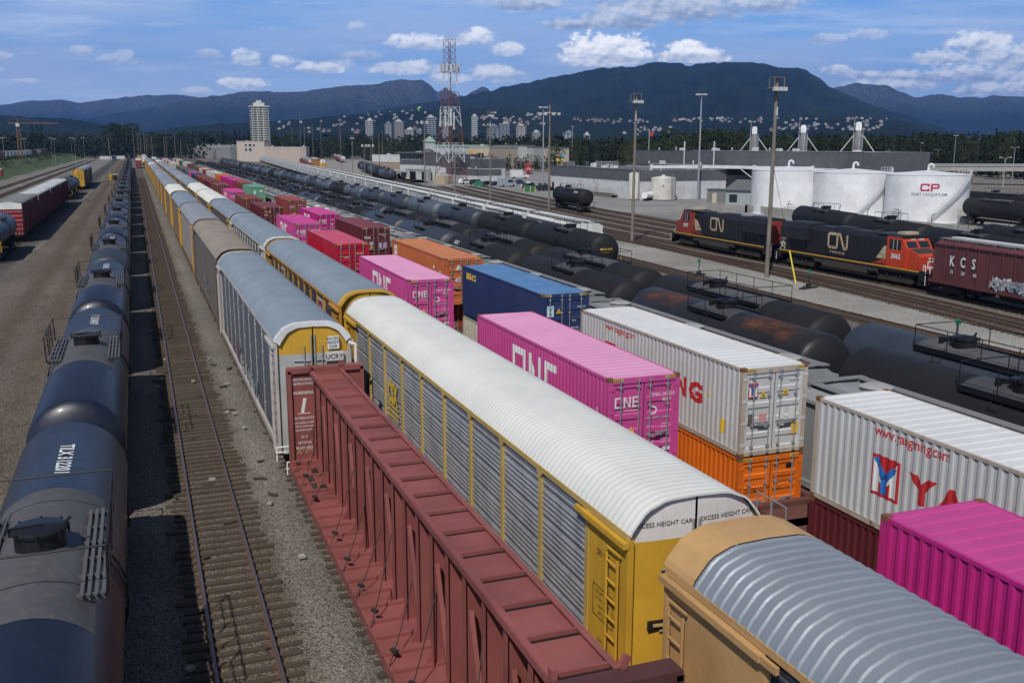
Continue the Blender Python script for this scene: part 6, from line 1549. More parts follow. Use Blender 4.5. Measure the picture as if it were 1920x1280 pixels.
for k,(s,z,q) in enumerate((('SRI 905',4.2,.2),('LD LMT  96000',3.35,.10),('LT WT  104000',3.2,.10),('NEW 6-04',3.05,.10),('BLT 5-78',2.9,.10),('EXW 10-8',2.3,.10),('TRI LEVEL',2.15,.10),('PLATE J',2.0,.1),('AIR DATE',1.5,.1),('COTS',1.35,.1))): put2d(m, text2d(s,q,0,'CENTER'), lambda x,zz: (-1.463,-12.6-x,z+zz))
for z0,z1 in ((2.82,3.5),(1.25,1.65)): put2d(m, stroke2d([(-.45,z0),(.45,z0),(.45,z1),(-.45,z1)],.02,True), lambda x,zz: (-1.463,-12.6-x,zz))
m.build('corner_data', LETTER_K, CSX)
bw = (27.6-4)/9; yc = -11.8+bw*6.5; m = MB(); put2d(m, text2d('CSX',1.05,.05,'CENTER'), lambda x,z: (-1.468,yc-x*.72,3.05+z)); [put2d(m, rect2d(-.85,0,.85,.09), lambda x,z: (-1.468,yc-x,2.85-.2*i+z)) for i in range(3)]; m.build('side_lettering', LETTER_Y, CSX)
TAN = autorack('tan autorack with a bare galvanised ribbed roof, cut by the lower right corner', GB, R_SILVER, TANP, S_SLATE, TANP, TANP, bays=10, posts='thin', period=.25, amp=.030, endroof=TANP, hood=1.0, endpanel=3.1, sideM=TANP, bulge=.05, prof=((0,0),(.50,0),(.62,1),(.72,1),(.84,0)))
place(TAN, xB(.6), .6)
BN = autorack('orange-yellow framed autorack with dark screens and a blue-grey roof, behind the white roofed one', GB, R_BLUE, YEL_O, S_SLATE, YEL, YEL, bays=11, posts='wide', period=.2, amp=.02, endroof=YEL, hood=.5, arch=.05, sideM=YEL_O)
place(BN, xB(58.7), 58.7)
LOGO_R = plain('brick_red_sign', (.28,.05,.05), .6)
for yy in (-8.6,5.2):
    m = MB(); m.cm = 0; m.box(-1.475,-1.44,yy-.75,yy+.75,3.2,4.75); m.cm = 1; m.box(-1.482,-1.45,yy-.6,yy+.6,3.3,4.65); m.cm = 0; put2d(m, stroke2d([(-.3,-.4),(-.3,.1),(-.1,.4),(.15,.4),(.35,.1),(.35,-.4)],.14), lambda x,z: (-1.487,yy-x,3.95+z)); m.build('company_plate', [plain('pale_plate',(.55,.48,.42),.6), LOGO_R], BN)
W3 = autorack('autorack with a blue-grey roof and a white frame round dark window screens', GB, R_BLUE, paint('white_post_frame',(.62,.62,.60),.5,.2), S_SLATE, WBAND, WBAND, bays=12, posts='wide', period=.2, amp=.02, endroof=WBAND, hood=.5, arch=.05)
place(W3, xB(88), 88)
A2 = autorack('autorack with a dull tan-brown roof and dark brown side, rust red end hoop', GA, R_TAN, BRN, S_BRN, YEL, YEL, bays=20, posts='thin', period=.2, amp=.015, endroof=BRN, hood=.15, sideM=BRN)
place(A2, xA(80.3), 80.3)
m = MB(); rg = random.Random(5); put2d(m, scribble2d(5,1.6,6,.08,rg), lambda x,z: (-1.49,1-x,1.1+z)); m.build('spray_painted_tag', plain('spray_white',(.45,.45,.45),.6), A2)
m = MB(); m.prism([(x*1.03,z+.02) for x,z in ARP]+[(x*.88,z-.15) for x,z in reversed(ARP)],13.62,13.8); m.build('rust_red_hoop', RUSTFR, A2)
GEN = autorack('proto', GA, R_GREY, paint('dull_ochre_post',(.235,.145,.06),.6,.4), S_BRN, YEL, YEL, bays=12, posts='thin', period=.3, amp=.02, endroof=R_GREY, sideM=YEL)
GM = flatten(GEN, 'autorack_far')
mpw = {'roof_grey': R_WHITE}; mpb = {'roof_grey': R_BLUE}
def autorack_copy(x, y, mp, label, group, full):
    if full:
        o = copy_tree(GEN, mp); o['label'] = label; o['group'] = group; place(o,x,y)
    else: place(inst(GM,'autorack_car',(0,0,0),0,label,'autorack',group,mp),x,y)
RGY = plain('roof_midgrey',(.25,.27,.30),.55); SG = S_GALV
specA = [({'roof_grey':R_BLUE},'grey'),({'roof_grey':R_GREY},'grey'),({'roof_grey':R_WHITE},'white')]
for k in range(2, 18):
    y = 51.2+29.15*k+ (0 if k<4 else 3); wh = k in (4,12); mp = {'roof_grey': R_WHITE if wh else (R_BLUE,R_GREY,RGY)[k%3]}
    if k == 2: mp.update({'brown_side_sheet': SG})
    autorack_copy(xA(y), y, mp, f'{ORD[k]} autorack from the front of the left autorack row, with a {"white" if wh else "grey"} roof' if k < 9 else ('white roofed autorack far down the left autorack row' if wh else 'grey roofed autorack far down the left autorack row'), GA, k < 4)
for k in range(3, 21):
    y = 29.5+29.2*k; wh = k in (4,5,15,19); mp = {'roof_grey': R_WHITE if wh else (R_BLUE,R_GREY,RGY)[k%3]}
    if k == 3: mp.update({'brown_side_sheet': S_DARK})
    autorack_copy(xB(y), y, mp, f'{ORD[k+1]} autorack from the camera in the right autorack row, with a {"white" if wh else "grey"} roof' if k < 9 else ('white roofed autorack far down the right autorack row' if wh else 'grey roofed autorack far down the right autorack row'), GB, k < 5)
drop(GEN)

# ------------------------------------------------------------------ red centre-beam flatcar
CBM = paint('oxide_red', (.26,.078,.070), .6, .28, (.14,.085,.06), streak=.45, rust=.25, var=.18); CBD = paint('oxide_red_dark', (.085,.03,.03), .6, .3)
CB = centerbeam('empty oxide red centre-beam flatcar with bulkheads, coupled in front of the white framed autorack', CBM, CBD); place(CB, xA(24)+.15, 24.05)
m = MB(); h = 12-.42-.003
for s,z,q in (('LOADING AND UNLOADING',3.62,.13),('INSTRUCTIONS',3.46,.13),('WARNING',3.1,.18),('AVOID TIPPING ACCIDENT',2.15,.125),('EVEN LOADING AT EVERY',1.98,.10),('STEP OF LOADING AND',1.84,.10),('UNLOADING REQUIRED',1.70,.10),('73\'-0"',1.42,.13),('BETWEEN',1.20,.13),('BULKHEADS',1.0+.0,.14)): put2d(m, text2d(s,q,.008,'CENTER'), lambda x,zz: (-.86+x*.62 if len(s)>12 else -.86+x*.85, 12-.42-.006, z+.35+zz))
put2d(m, stroke2d([(-.05,0),(.06,.55)],.12), lambda x,zz: (-.86+x,12-.426,2.75+zz)); put2d(m, stroke2d([(-.2,0),(.25,.0)],.03), lambda x,zz: (-.86+x,12-.426,2.72+zz))
m.build('bulkhead_lettering', LETTER_W, CB); m = MB(); rg = random.Random(2); put2d(m, scribble2d(.6,.22,4,.02,rg), lambda x,z: (-1.2+x,12-.426,1.15+z)); m.build('chalk_mark', plain('chalk',(.5,.35,.2),.7), CB)

# ------------------------------------------------------------------ double-stack containers
ZT = 5.85
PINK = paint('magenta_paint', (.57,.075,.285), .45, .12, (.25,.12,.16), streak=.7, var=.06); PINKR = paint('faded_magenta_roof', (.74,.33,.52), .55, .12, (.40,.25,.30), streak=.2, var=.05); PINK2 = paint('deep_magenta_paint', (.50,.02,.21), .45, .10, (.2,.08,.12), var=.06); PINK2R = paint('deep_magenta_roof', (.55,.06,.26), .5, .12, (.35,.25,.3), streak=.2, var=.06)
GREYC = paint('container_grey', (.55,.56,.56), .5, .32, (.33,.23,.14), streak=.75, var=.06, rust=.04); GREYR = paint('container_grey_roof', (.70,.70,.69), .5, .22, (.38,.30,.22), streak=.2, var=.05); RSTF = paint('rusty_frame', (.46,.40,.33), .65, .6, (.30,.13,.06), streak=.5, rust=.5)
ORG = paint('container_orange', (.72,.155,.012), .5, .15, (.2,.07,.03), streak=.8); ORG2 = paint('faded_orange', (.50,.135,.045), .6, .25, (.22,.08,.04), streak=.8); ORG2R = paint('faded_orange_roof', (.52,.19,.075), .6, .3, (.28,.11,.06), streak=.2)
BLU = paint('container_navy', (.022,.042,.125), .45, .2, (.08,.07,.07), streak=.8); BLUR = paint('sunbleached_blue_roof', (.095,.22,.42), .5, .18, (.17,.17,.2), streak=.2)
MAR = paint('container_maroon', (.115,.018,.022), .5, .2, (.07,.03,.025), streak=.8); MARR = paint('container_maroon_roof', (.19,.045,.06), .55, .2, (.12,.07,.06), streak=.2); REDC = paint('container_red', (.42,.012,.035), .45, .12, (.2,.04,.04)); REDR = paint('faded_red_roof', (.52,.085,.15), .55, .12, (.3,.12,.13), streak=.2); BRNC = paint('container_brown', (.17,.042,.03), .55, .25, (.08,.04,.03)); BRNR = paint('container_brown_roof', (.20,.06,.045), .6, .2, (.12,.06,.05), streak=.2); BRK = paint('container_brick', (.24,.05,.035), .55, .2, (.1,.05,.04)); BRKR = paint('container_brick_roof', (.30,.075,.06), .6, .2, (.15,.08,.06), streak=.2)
MNT = paint('container_mint', (.13,.34,.23), .5, .2, (.1,.15,.12)); CREAM = paint('container_cream', (.58,.54,.46), .55, .3, (.3,.22,.14), streak=.8); GRN = paint('container_green', (.04,.16,.06), .5, .2); TEAL = paint('container_teal', (.03,.17,.19), .5, .2); WHT = paint('container_white', (.62,.62,.60), .5, .25, (.3,.25,.2))
xC = lambda y: 13.95+.001*y
xD = lambda y: 18.45+.003*y
WELL = well_car('proto','', paint('well_car_red', (.12,.05,.04), .7, .5, (.06,.045,.035)), pitch=16.5)
GCN, GLO, GW = 'containers on the upper tier of the stack trains', 'containers on the lower tier of the stack trains', 'well cars under the containers'
def stack(xf, y, up, lo, lab_up, lab_lo, L=12.192, H=2.896, wellab=None, Hl=2.591, zt=ZT):
    """up, lo: (wall, roof); y is the middle"""
    k = xf(1)-xf(0); x = xf(y); rz = -math.atan(k); o = ol = None
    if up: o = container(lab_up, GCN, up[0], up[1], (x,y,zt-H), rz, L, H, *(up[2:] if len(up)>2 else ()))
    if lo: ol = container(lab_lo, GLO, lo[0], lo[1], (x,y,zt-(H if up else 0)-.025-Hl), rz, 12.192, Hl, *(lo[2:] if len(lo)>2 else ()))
    w = copy_tree(WELL); w['label'] = wellab or 'rusty well car under the stacked containers'; w['group'] = GW; place(w, x, y, k); return o, ol
L4 = 12.192
# left column
C1,_ = stack(xC, 7.8, (PINK2,PINK2R), (MAR,MARR), 'deep magenta container cut by the lower right corner of the picture', 'maroon container under the nearest deep magenta one', wellab='well car under the nearest deep magenta container')
C2,_ = stack(xC, 31.6, (PINK,PINKR), (REDC,REDR), 'large pink container with white letters and a faded roof, right of the white roofed autorack', 'red container under the large pink one', wellab='well car under the large pink container')
C3,_ = stack(xC, 54.9, (PINK,PINKR), (MAR,MARR), 'second pink container of the left column, between the crimson and the large pink one', 'container hidden under the second pink one', wellab='well car under the second pink container')
C4,_ = stack(xC, 75.1, (REDC,REDR), (MAR,MARR), 'crimson container with white door lettering behind the second pink one', 'container under the crimson one', wellab='well car under the crimson container')
C5,_ = stack(xC, 94.5, (PINK,PINK2R), (MAR,MARR), 'magenta container behind the crimson one in the left column', 'container under the third pink one', wellab='well car under the third pink container')
C6,_ = stack(xC, 119.2, (MAR,MARR), (MAR,MARR), 'dark maroon container with yellow triangles on its doors, behind the third pink one', 'container under the dark maroon one', wellab='well car under the dark maroon container')
C7,_ = stack(xC, 139, (BRNC,BRNR), (MAR,MARR), 'brown container behind the dark maroon one in the left column', 'container under the brown one', wellab='well car under the brown container')
C8,_ = stack(xC, 160, (PINK,PINK2R), (MAR,MARR), 'small looking magenta container left of the mint green one', 'container under the magenta one beside the mint green one', wellab='well car under the magenta container beside the mint one')
C9,_ = stack(xC, 188, (BRNC,BRNR), (MAR,MARR), 'brown container behind the magenta one beside the mint green container', 'container under the farther brown one', wellab='well car under the farther brown container')
# right column
D1,D1l = stack(xD, 15.6, (GREYC,GREYR,RSTF), (MAR,MARR), 'light grey container with a red and blue side emblem at the right edge', 'dark maroon container under the light grey one at the right edge', wellab='well car at the right edge under the light grey container')
D2,D2l = stack(xD, 31.35, (GREYC,GREYR,RSTF), (ORG,ORG), 'light grey container with rusty corner posts standing on the orange container', 'bright orange container under the light grey one', wellab='well car under the bright orange container', Hl=2.591)
D3,D3l = stack(xD, 47.9, (BLU,BLUR), (CREAM,CREAM), 'navy blue container with yellow letters and a bleached blue roof', 'cream ribbed container under the navy blue one', wellab='well car under the navy blue container')
D4,D4l = stack(xD, 64.3, (ORG2,ORG2R), (paint('container_rust_orange',(.34,.07,.025),.6,.3),BRNR), 'longest faded orange container with the number 45 on its end', 'rust orange container under the long faded orange one', 13.716, wellab='well car under the long orange container')
D5,_ = stack(xD, 88, (MAR,MARR), (MAR,MARR), 'dark maroon container with white door lettering left of the long orange one', 'container under the right column maroon one', wellab='well car under the right column maroon container')
D6,_ = stack(xD, 110.5, (PINK2,PINK2R), (MAR,MARR), 'magenta container in the right column between the brick red and the maroon ones', 'container under the right column magenta one', H=2.591, zt=5.55, wellab='well car under the right column magenta container')
D7,_ = stack(xD, 133, (BRK,BRKR), (MAR,MARR), 'brick red container standing alone in the right column beyond the magenta one', 'container under the brick red one', wellab='well car under the brick red container')
D8,_ = stack(xD, 177, (MNT,MNT), (MNT,MNT), 'mint green container with ribbed doors, farther down the right column', 'mint green container on the lower tier under the upper mint one', wellab='well car under the mint green containers')
w = copy_tree(WELL); w['label'] = 'empty well car between the brick red and the mint green containers'; w['group'] = GW; place(w, xD(155), 155)
WM = flatten(WELL,'well_far')
_p = container('proto','',PINK,PINKR,(0,0,0),0); _p2 = []
for o in _p.children_recursive:
    for sl in o.material_slots:
        pass
CM = None
far_c = [MAR,BRNC,BRK,PINK2,ORG,PINK,BRK,BLU,MNT,GRN,WHT,TEAL,BRNC,CREAM,GREYC,GRN,BRK]
def far_container_mesh(H=2.896):
    o = container('p','',LETTER_W,LETTER_R,(0,0,0),0,12.192,H); me = flatten(o,'shipping_container'); drop(o); return me
drop(_p); CM = far_container_mesh()
names = {MAR:'maroon',BRNC:'brown',BRK:'brick red',PINK2:'magenta',PINK:'pink',ORG:'orange',BLU:'navy',MNT:'mint',GRN:'green',WHT:'white',TEAL:'teal',CREAM:'cream',GREYC:'grey'}
rg = random.Random(12)
seqC = [MAR,BRNC,BRNC,BLU,PINK,TEAL,BRNC,TEAL,BRK,GRN,CREAM,WHT,CREAM,BRK,WHT,BRNC,WHT,WHT,PINK]; seqD = [BRK,PINK2,PINK2,ORG,GREYC,WHT,BRK,CREAM,BRK,GRN,BRNC,CREAM,WHT,GRN,BRNC,WHT,CREAM,BRK,WHT]
for nm, xf, y0, seq, col in (('left',xC,206,seqC,'left'),('right',xD,196,seqD,'right')):
    for i, c in enumerate(seq):
        y = y0+16.6*i*(1.0 if i<10 else 1.18); x = xf(y)
        o = inst(CM,'shipping_container',(x,y,ZT-2.896),0,f'{names[c]} container far down the {col} container column' if i > 7 else f'{names[c]} container, {ORD[i]} beyond the {"farther brown" if nm=="left" else "mint green"} one in the {col} column','container',GCN,{'white_lettering':c,'red_lettering':(MARR if c is MAR else BRNR if c is BRNC else BRKR if c is BRK else PINK2R if c in (PINK,PINK2) else c)})
        c2 = rg.choice([MAR,BRNC,GRN,TEAL,BRK,WHT]); inst(CM,'shipping_container',(x,y,ZT-2.92-2.896),0,f'lower tier container far down the {col} container column','container',GLO,{'white_lettering':c2,'red_lettering':c2})
        inst(WM,'well_car',(x,y,RT),0,f'well car far down the {col} container column','well car',GW)
drop(WELL)
# container lettering
vO = logo_one(); H = 2.896
side_art(C2, L4, H, vO, 4.1, .66, LETTER_W, 'side_lettering', .89); side_art(C3, L4, H, vO, 3.85, .62, LETTER_W, 'side_lettering', .92); side_art(C5, L4, H, vO, 3.0, .62, LETTER_W, 'side_lettering', .92); side_art(D6, L4, 2.591, vO, 3.4, .5, LETTER_W, 'side_lettering', .85); side_art(C8, L4, H, vO, 3.0, .62, LETTER_W, 'side_lettering', .92)
def door_text(c, L, items, mat=LETTER_W):
    v = merge2d(*[shift2d(text2d(s,q,.012),x,z) for s,x,z,q in items]); return door_art(c, L, v, 0, 0, mat)
tri = lambda x,z,s: poly2d((x-s,z),(x+s,z),(x,z+1.7*s))
def triangle(c, L, x, z, s=.13): door_art(c,L,tri(x,z,s),0,0,LETTER_Y,'warning_triangle',1,.002); door_art(c,L,tri(x,z+.045,s*.35),0,0,LETTER_K,'warning_sign',1,.006)
for c, num in ((C2,'147233 9'),(C3,'128619 5'),(C5,'106720 1'),(D6,'110437 2'),(C8,'115802 4')):
    HH = 2.591 if c is D6 else H
    door_art(c, L4, vO, -.98, HH-.95, LETTER_W, 'door_emblem', .17); door_text(c, L4, [('OCEAN NETWORK EXPRESS',-.88,HH-1.06,.055),('FFAU',.22,HH-.66,.15),(num,.62,HH-.66,.15),('45G1',.62,HH-.84,.15),('MAX. WEIGHT',.12,HH-1.36,.07),('32,500 KG',.62,HH-1.36,.07),('TARE',.12,HH-1.62,.07),('3,700 KG',.62,HH-1.58,.07),('8,160 LB',.62,HH-1.68,.07),('NET',.12,HH-1.86,.08),('28,800 KG',.62,HH-1.82,.07),('63,490 LB',.62,HH-1.92,.07),('CU.CAP.',.12,HH-2.12,.08),('76.4 CU.M',.62,HH-2.08,.07),('2,700 CU.FT',.62,HH-2.18,.07)])
    triangle(c, L4, -.42, HH-1.78, .14); door_art(c, L4, rect2d(-.98,HH-2.0,-.66,HH-1.62), 0,0, LETTER_Y, 'yellow_placard', 1, .002); door_art(c, L4, rect2d(.7,HH-2.42,.95,HH-2.3), 0,0, LETTER_W, 'white_label')
    m = MB(); put2d(m, stroke2d([(.11*math.cos(i*.628),.11*math.sin(i*.628)) for i in range(10)],.05,True), lambda x,z: (.33+x,-L4/2+.028,HH-1.1+z)); m.build('round_seal', LETTER_W, c)
side_art(C2, L4, H, tri(10.55,1.25,.16), 0,0, LETTER_Y, 'warning_triangle'); v = text2d('FFAU 147233 9',.13,.01)
for c in (C2,C3,D2,D1): side_art(c, L4, H, ([( -y, x) for x,y in shift2d(v,0,0)[0]], v[1]), 11.45, 1.0, LETTER_W, 'side_number')
side_art(D2, L4, H, tri(10.2,1.55,.13),0,0,LETTER_Y,'warning_triangle'); side_art(D2, L4, H, rect2d(10.95,.55,11.3,1.0),0,0,LETTER_Y,'yellow_placard')
side_art(D2l, L4, 2.591, tri(10.15,.95,.15),0,0,LETTER_Y,'warning_triangle'); side_art(D2l, L4, 2.591, rect2d(10.95,.8,11.2,1.25),0,0,LETTER_Y,'yellow_placard'); side_art(D2l, L4, 2.591, rect2d(9.2,.5,9.55,.8),0,0,LETTER_K,'dark_vent')
v = text2d('www.yangming.com',.62,.012); [side_art(c, L4, H, fit2d(v,2.4,2.38,2.5,.34), 0, 0, LETTER_R, 'web_address') for c in (D1,D2)]
YANG = merge2d(*[fit2d(text2d(ch,1,.05),x,1.14,w,.72) for ch,x,w in (('Y',3.65,.92),('A',4.58,1.0),('N',5.72,.78),('G',6.62,.82),('M',7.75,.0001+.18),('N',8.08,.72),('G',8.92,.9))])
def yang(c, u): 
    side_art(c, L4, H, merge2d(rect2d(0,0,1.0,1.08)), u, .90, LETTER_R, 'emblem_field'); m = []
    for i in range(1): pass
    o = MB(); h = L4/2; bk = [h-b for b in corr_breaks(-h,h)]
    for mt, vf, lift in ((0, merge2d(poly2d((.09,.1),(.32,.1),(.32,.45),(.42,.35),(.42,.62),(.09,1.0)),poly2d((.96,.1),(.73,.1),(.73,.45),(.63,.35),(.63,.62),(.96,1.0))), .004),(1, merge2d(poly2d((.42,.1),(.64,.1),(.64,.62),(.42,.62)),poly2d((.42,.52),(.62,.62),(.27,1.15),(.10,1.15)),poly2d((.64,.52),(.44,.62),(.80,1.0),(.97,1.0))), .008)):
        o.cm = mt; v = cut_x(fit2d(vf,u+.08,.98,.84,.92), bk); put2d(o, v, lambda uu,z: (-(CW/2-.008-CD*corr_dx(h-uu))-.006-lift, h-uu, z))
    o.build('emblem', [LETTER_W, plain('emblem_blue',(.03,.16,.50),.5)], c)
yang(D1, 2.36); yang(D2, 2.33); [side_art(c, L4, H, YANG, 0, 0, LETTER_R, 'side_lettering') for c in (D1,D2)]
door_art(D2, L4, rect2d(-.98,H-.98,-.62,H-.50),0,0,LETTER_R,'door_emblem_field'); o = MB()
for mt, vf, lf in ((0,merge2d(poly2d((.03,.04),(.11,.04),(.11,.3),(.03,.38)),poly2d((.33,.04),(.25,.04),(.25,.3),(.33,.38))),.003),(1,merge2d(poly2d((.14,.04),(.22,.04),(.22,.24),(.14,.24)),poly2d((.14,.2),(.22,.24),(.09,.44),(.03,.44)),poly2d((.22,.2),(.14,.24),(.27,.42),(.33,.42))),.006)): o.cm = mt; put2d(o, vf, lambda x,z: (-.98+x,-L4/2+.026-lf,H-.98+z))
o.build('door_emblem', [LETTER_W, MATS['emblem_blue']], D2)
triangle(D2,L4,-.42,H-.98,.13); triangle(D2,L4,.42,H-.95,.14); door_text(D2,L4,[('YMMU',.5,H-.5,.11),('678102 2',.75,H-.5,.11),('45G1',.75,H-.66,.13)]); door_art(D2,L4,merge2d(rect2d(.2,H-1.75,.42,H-1.35),rect2d(.58,H-1.8,.85,H-1.35)),0,0,plain('pale_panel',(.68,.68,.67),.6),'data_panel'); door_art(D2,L4,rect2d(.72,.6,.98,.98),0,0,LETTER_Y,'yellow_placard'); door_art(D2,L4,rect2d(-.95,H-1.85,-.72,H-1.5),0,0,plain('grey_label',(.12,.11,.10),.7),'dark_label'); door_art(D2,L4,merge2d(rect2d(-.55,H-1.8,-.25,H-1.52)),0,0,plain('rose_label',(.6,.3,.3),.7),'rose_label')
door_text(D2l,L4,[('Hapag-Lloyd',-.98,1.45,.19)],LETTER_K); door_text(D2l,L4,[('TGHU',.2,1.62,.13),('233528 8',.55,1.62,.13),('45G1',.2,1.4,.12)],plain('faded_black',(.16,.06,.03),.6)); triangle(D2l,L4,-.4,.72,.14); door_art(D2l,L4,rect2d(-.93,.75,-.75,.98),0,0,LETTER_W,'white_label'); door_art(D2l,L4,rect2d(.6,2.1,.85,2.22),0,0,BLACKMAT,'dark_label')
door_text(D3,L4,[('45G1',.35,H-1.35,.1),('22,800 KG',.6,H-.7,.1),('TARE 3,800',.25,H-1.7,.09),('NET 28,700',.25,H-1.9,.09),('CU.CAP 76',.25,H-2.1,.09)]); door_art(D3,L4,rect2d(-.95,H-1.1,-.6,H-.58),0,0,plain('pale_blue_panel',(.62,.74,.80),.5),'pale_placard'); door_art(D3,L4,merge2d(stroke2d([(-.9,H-.62),(-.775,H-.84),(-.775,H-1.05)],.06),stroke2d([(-.65,H-.62),(-.775,H-.84)],.06)),0,0,plain('teal_letter',(.2,.45,.5),.5),'placard_letter',1,.004); triangle(D3,L4,-.35,H-.95,.14)
side_art(D3,L4,H,fit2d(text2d('seaco',.72,.03),.65,2.2,1.75,.36),0,0,LETTER_Y,'side_lettering')
L45 = 13.716; door_text(D4,L45,[('45',-.62,H-1.5,.42)]); m = MB(); m.cm=0; put2d(m, tri(-.35,H-.72,.2), lambda x,z: (x,-L45/2+.026,z)); m.cm=1; put2d(m, poly2d((-.35,H-.72),(-.22,H-.72),(-.35,H-.42)), lambda x,z: (x,-L45/2+.022,z)); m.build('door_emblem',[LETTER_W,plain('teal_mark',(.05,.42,.32),.5)],D4)
side_art(D4,L45,H,rect2d(.7,1.85,1.5,2.55),0,0,LETTER_W,'white_panel'); side_art(D4,L45,H,poly2d((.9,2.1),(1.3,2.15),(1.35,2.35),(1.0,2.4)),0,0,plain('panel_blue',(.08,.22,.45),.5),'panel_mark'); side_art(D4,L45,H,merge2d(rect2d(.25,1.7,.36,2.05),rect2d(.25,2.15,.36,2.4),rect2d(12.4,1.4,12.55,2.0),rect2d(11.0,2.0,11.15,2.2),rect2d(11.0,1.6,11.15,1.85)),0,0,LETTER_W,'side_number')
door_text(C4,L4,[('"K" LINE',-.9,H-1.02,.17),('KKFU 789 7',.2,H-.8,.13),('45G1',.6,H-.98,.12),('MAX.GR.',.2,H-1.5,.08),('NET',.2,H-1.8,.08)]); side_art(C4,L4,H,text2d('"K" LINE',.9,.03),7.6,1.0,LETTER_W,'side_lettering',1.0); m = MB(); put2d(m, stroke2d([(.1*math.cos(i*.628),.1*math.sin(i*.628)) for i in range(10)],.06,True), lambda x,z: (-.35+x,-L4/2+.028,H-1.95+z)); m.build('round_seal', LETTER_W, C4)
door_text(D5,L4,[('tex',-1.0,H-.95,.42),('TGBU 568291 6',.18,H-.62,.11),('45G1',.6,H-.78,.11)]); triangle(D5,L4,-.4,H-1.75,.15); door_art(D5,L4,merge2d(rect2d(.2,H-1.75,.5,H-1.3),rect2d(.62,H-1.75,.95,H-1.3),rect2d(-.55,H-1.5,-.25,H-1.2)),0,0,plain('lilac_panel',(.42,.38,.5),.6),'data_panel'); door_art(D5,L4,rect2d(-.95,H-1.65,-.68,H-1.45),0,0,LETTER_Y,'yellow_placard')
door_text(C6,L4,[('tex',-.9,H-.95,.3),('45G1',.5,H-.8,.12)]); triangle(C6,L4,-.7,H-.6,.14); triangle(C6,L4,-.3,H-.6,.14)
door_text(C7,L4,[('BMOU 42',.1,H-.7,.14),('45G1',.5,H-.9,.12)]); door_text(D7,L4,[('ONE',-.9,H-.95,.28),('TCNU 3',.2,H-.7,.13)]); triangle(D7,L4,-.35,H-1.8,.16); side_art(D7,L4,H,rect2d(.3,1.4,.7,2.3),0,0,LETTER_W,'white_panel'); door_art(D8,L4,merge2d(rect2d(-.7,H-1.3,-.25,H-.7),rect2d(.3,H-1.0,.8,H-.6)),0,0,plain('mint_panel',(.45,.62,.52),.6),'data_panel')
# ------------------------------------------------------------------ tank cars
TK_N = paint('tank_navy_black', (.009,.014,.032), .42, .14, (.08,.07,.062), streak=.75, coat=.08, bump=0, spec=.6); TK_B = paint('tank_black', (.017,.0172,.0185), .62, .14, (.055,.05,.047), streak=.6, spec=.25, bump=0); TK_R = paint('tank_black_rusting', (.021,.021,.022), .5, .2, (.07,.06,.05), streak=.4, bump=0); TK_G = paint('tank_blue_grey', (.085,.105,.135), .5, .2, (.1,.09,.08), bump=0); TK_S = paint('tank_slate', (.036,.044,.06), .5, .12, (.07,.065,.06), bump=0)
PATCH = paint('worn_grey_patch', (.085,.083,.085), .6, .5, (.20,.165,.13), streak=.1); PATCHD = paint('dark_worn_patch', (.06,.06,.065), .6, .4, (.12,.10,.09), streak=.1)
DK = plain('fittings_black', (.010,.010,.012), .45); SLAT = plain('grating_grey', (.10,.10,.105), .6); PLW = plain('platform_pale', (.34,.34,.33), .7); POSTY = plain('post_yellow', (.62,.34,.02), .5)
def rust_top(name):
    m, nt, bs = _nt(name); v = coords(nt, (1,1,1), rand=False); sep = nt.nodes.new('ShaderNodeSeparateXYZ'); nt.links.new(v, sep.inputs[0]); n = noise(nt, coords(nt,(1,.35,1),rand=False), 1.7, 9, .7); n2 = noise(nt, v, .45, 3, .5); n3 = noise(nt, v, 6, 5, .7)
    lon = ramp(nt, mth(nt,'ABSOLUTE',mth(nt,'SUBTRACT',mth(nt,'ABSOLUTE',sep.outputs[1]),4.9)), 3.0, 1.2); top = mth(nt,'MULTIPLY',ramp(nt, sep.outputs[2], 3.45, 4.0),ramp(nt,sep.outputs[0],.9,-.2))
    k = ramp(nt, mth(nt,'ADD',n,mth(nt,'MULTIPLY',mth(nt,'MULTIPLY',top,lon),.26)), .58, .98); c = mixc(nt, ramp(nt,n2,.3,.7), (.016,.016,.017), (.028,.027,.028)); c = mixc(nt, k, c, mixc(nt, n3, (.07,.027,.015), (.21,.068,.03)))
    nt.links.new(c, bs.inputs['Base Color']); nt.links.new(mth(nt,'MULTIPLY_ADD',k,.4,.42), bs.inputs['Roughness']); bs.inputs['Specular IOR Level'].default_value = .25; return m
xL1 = lambda y: -2.37-.0016*y
GL1 = 'dark tank cars of the row left of the empty track'
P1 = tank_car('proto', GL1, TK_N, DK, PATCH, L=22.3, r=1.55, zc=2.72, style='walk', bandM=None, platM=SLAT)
FM1 = flatten(P1, 'tank_car_far', ('bogie','coupler'))
nums = ['312201','310417','310932','311008','310566']
labs = ['glossy navy tank car nearest the camera at the lower left, with a grey top patch','second navy tank car from the camera, its white letters read between two round ends','third navy tank car from the camera in the row left of the empty track','fourth dark tank car from the camera in the left row','fifth dark tank car from the camera in the left row']
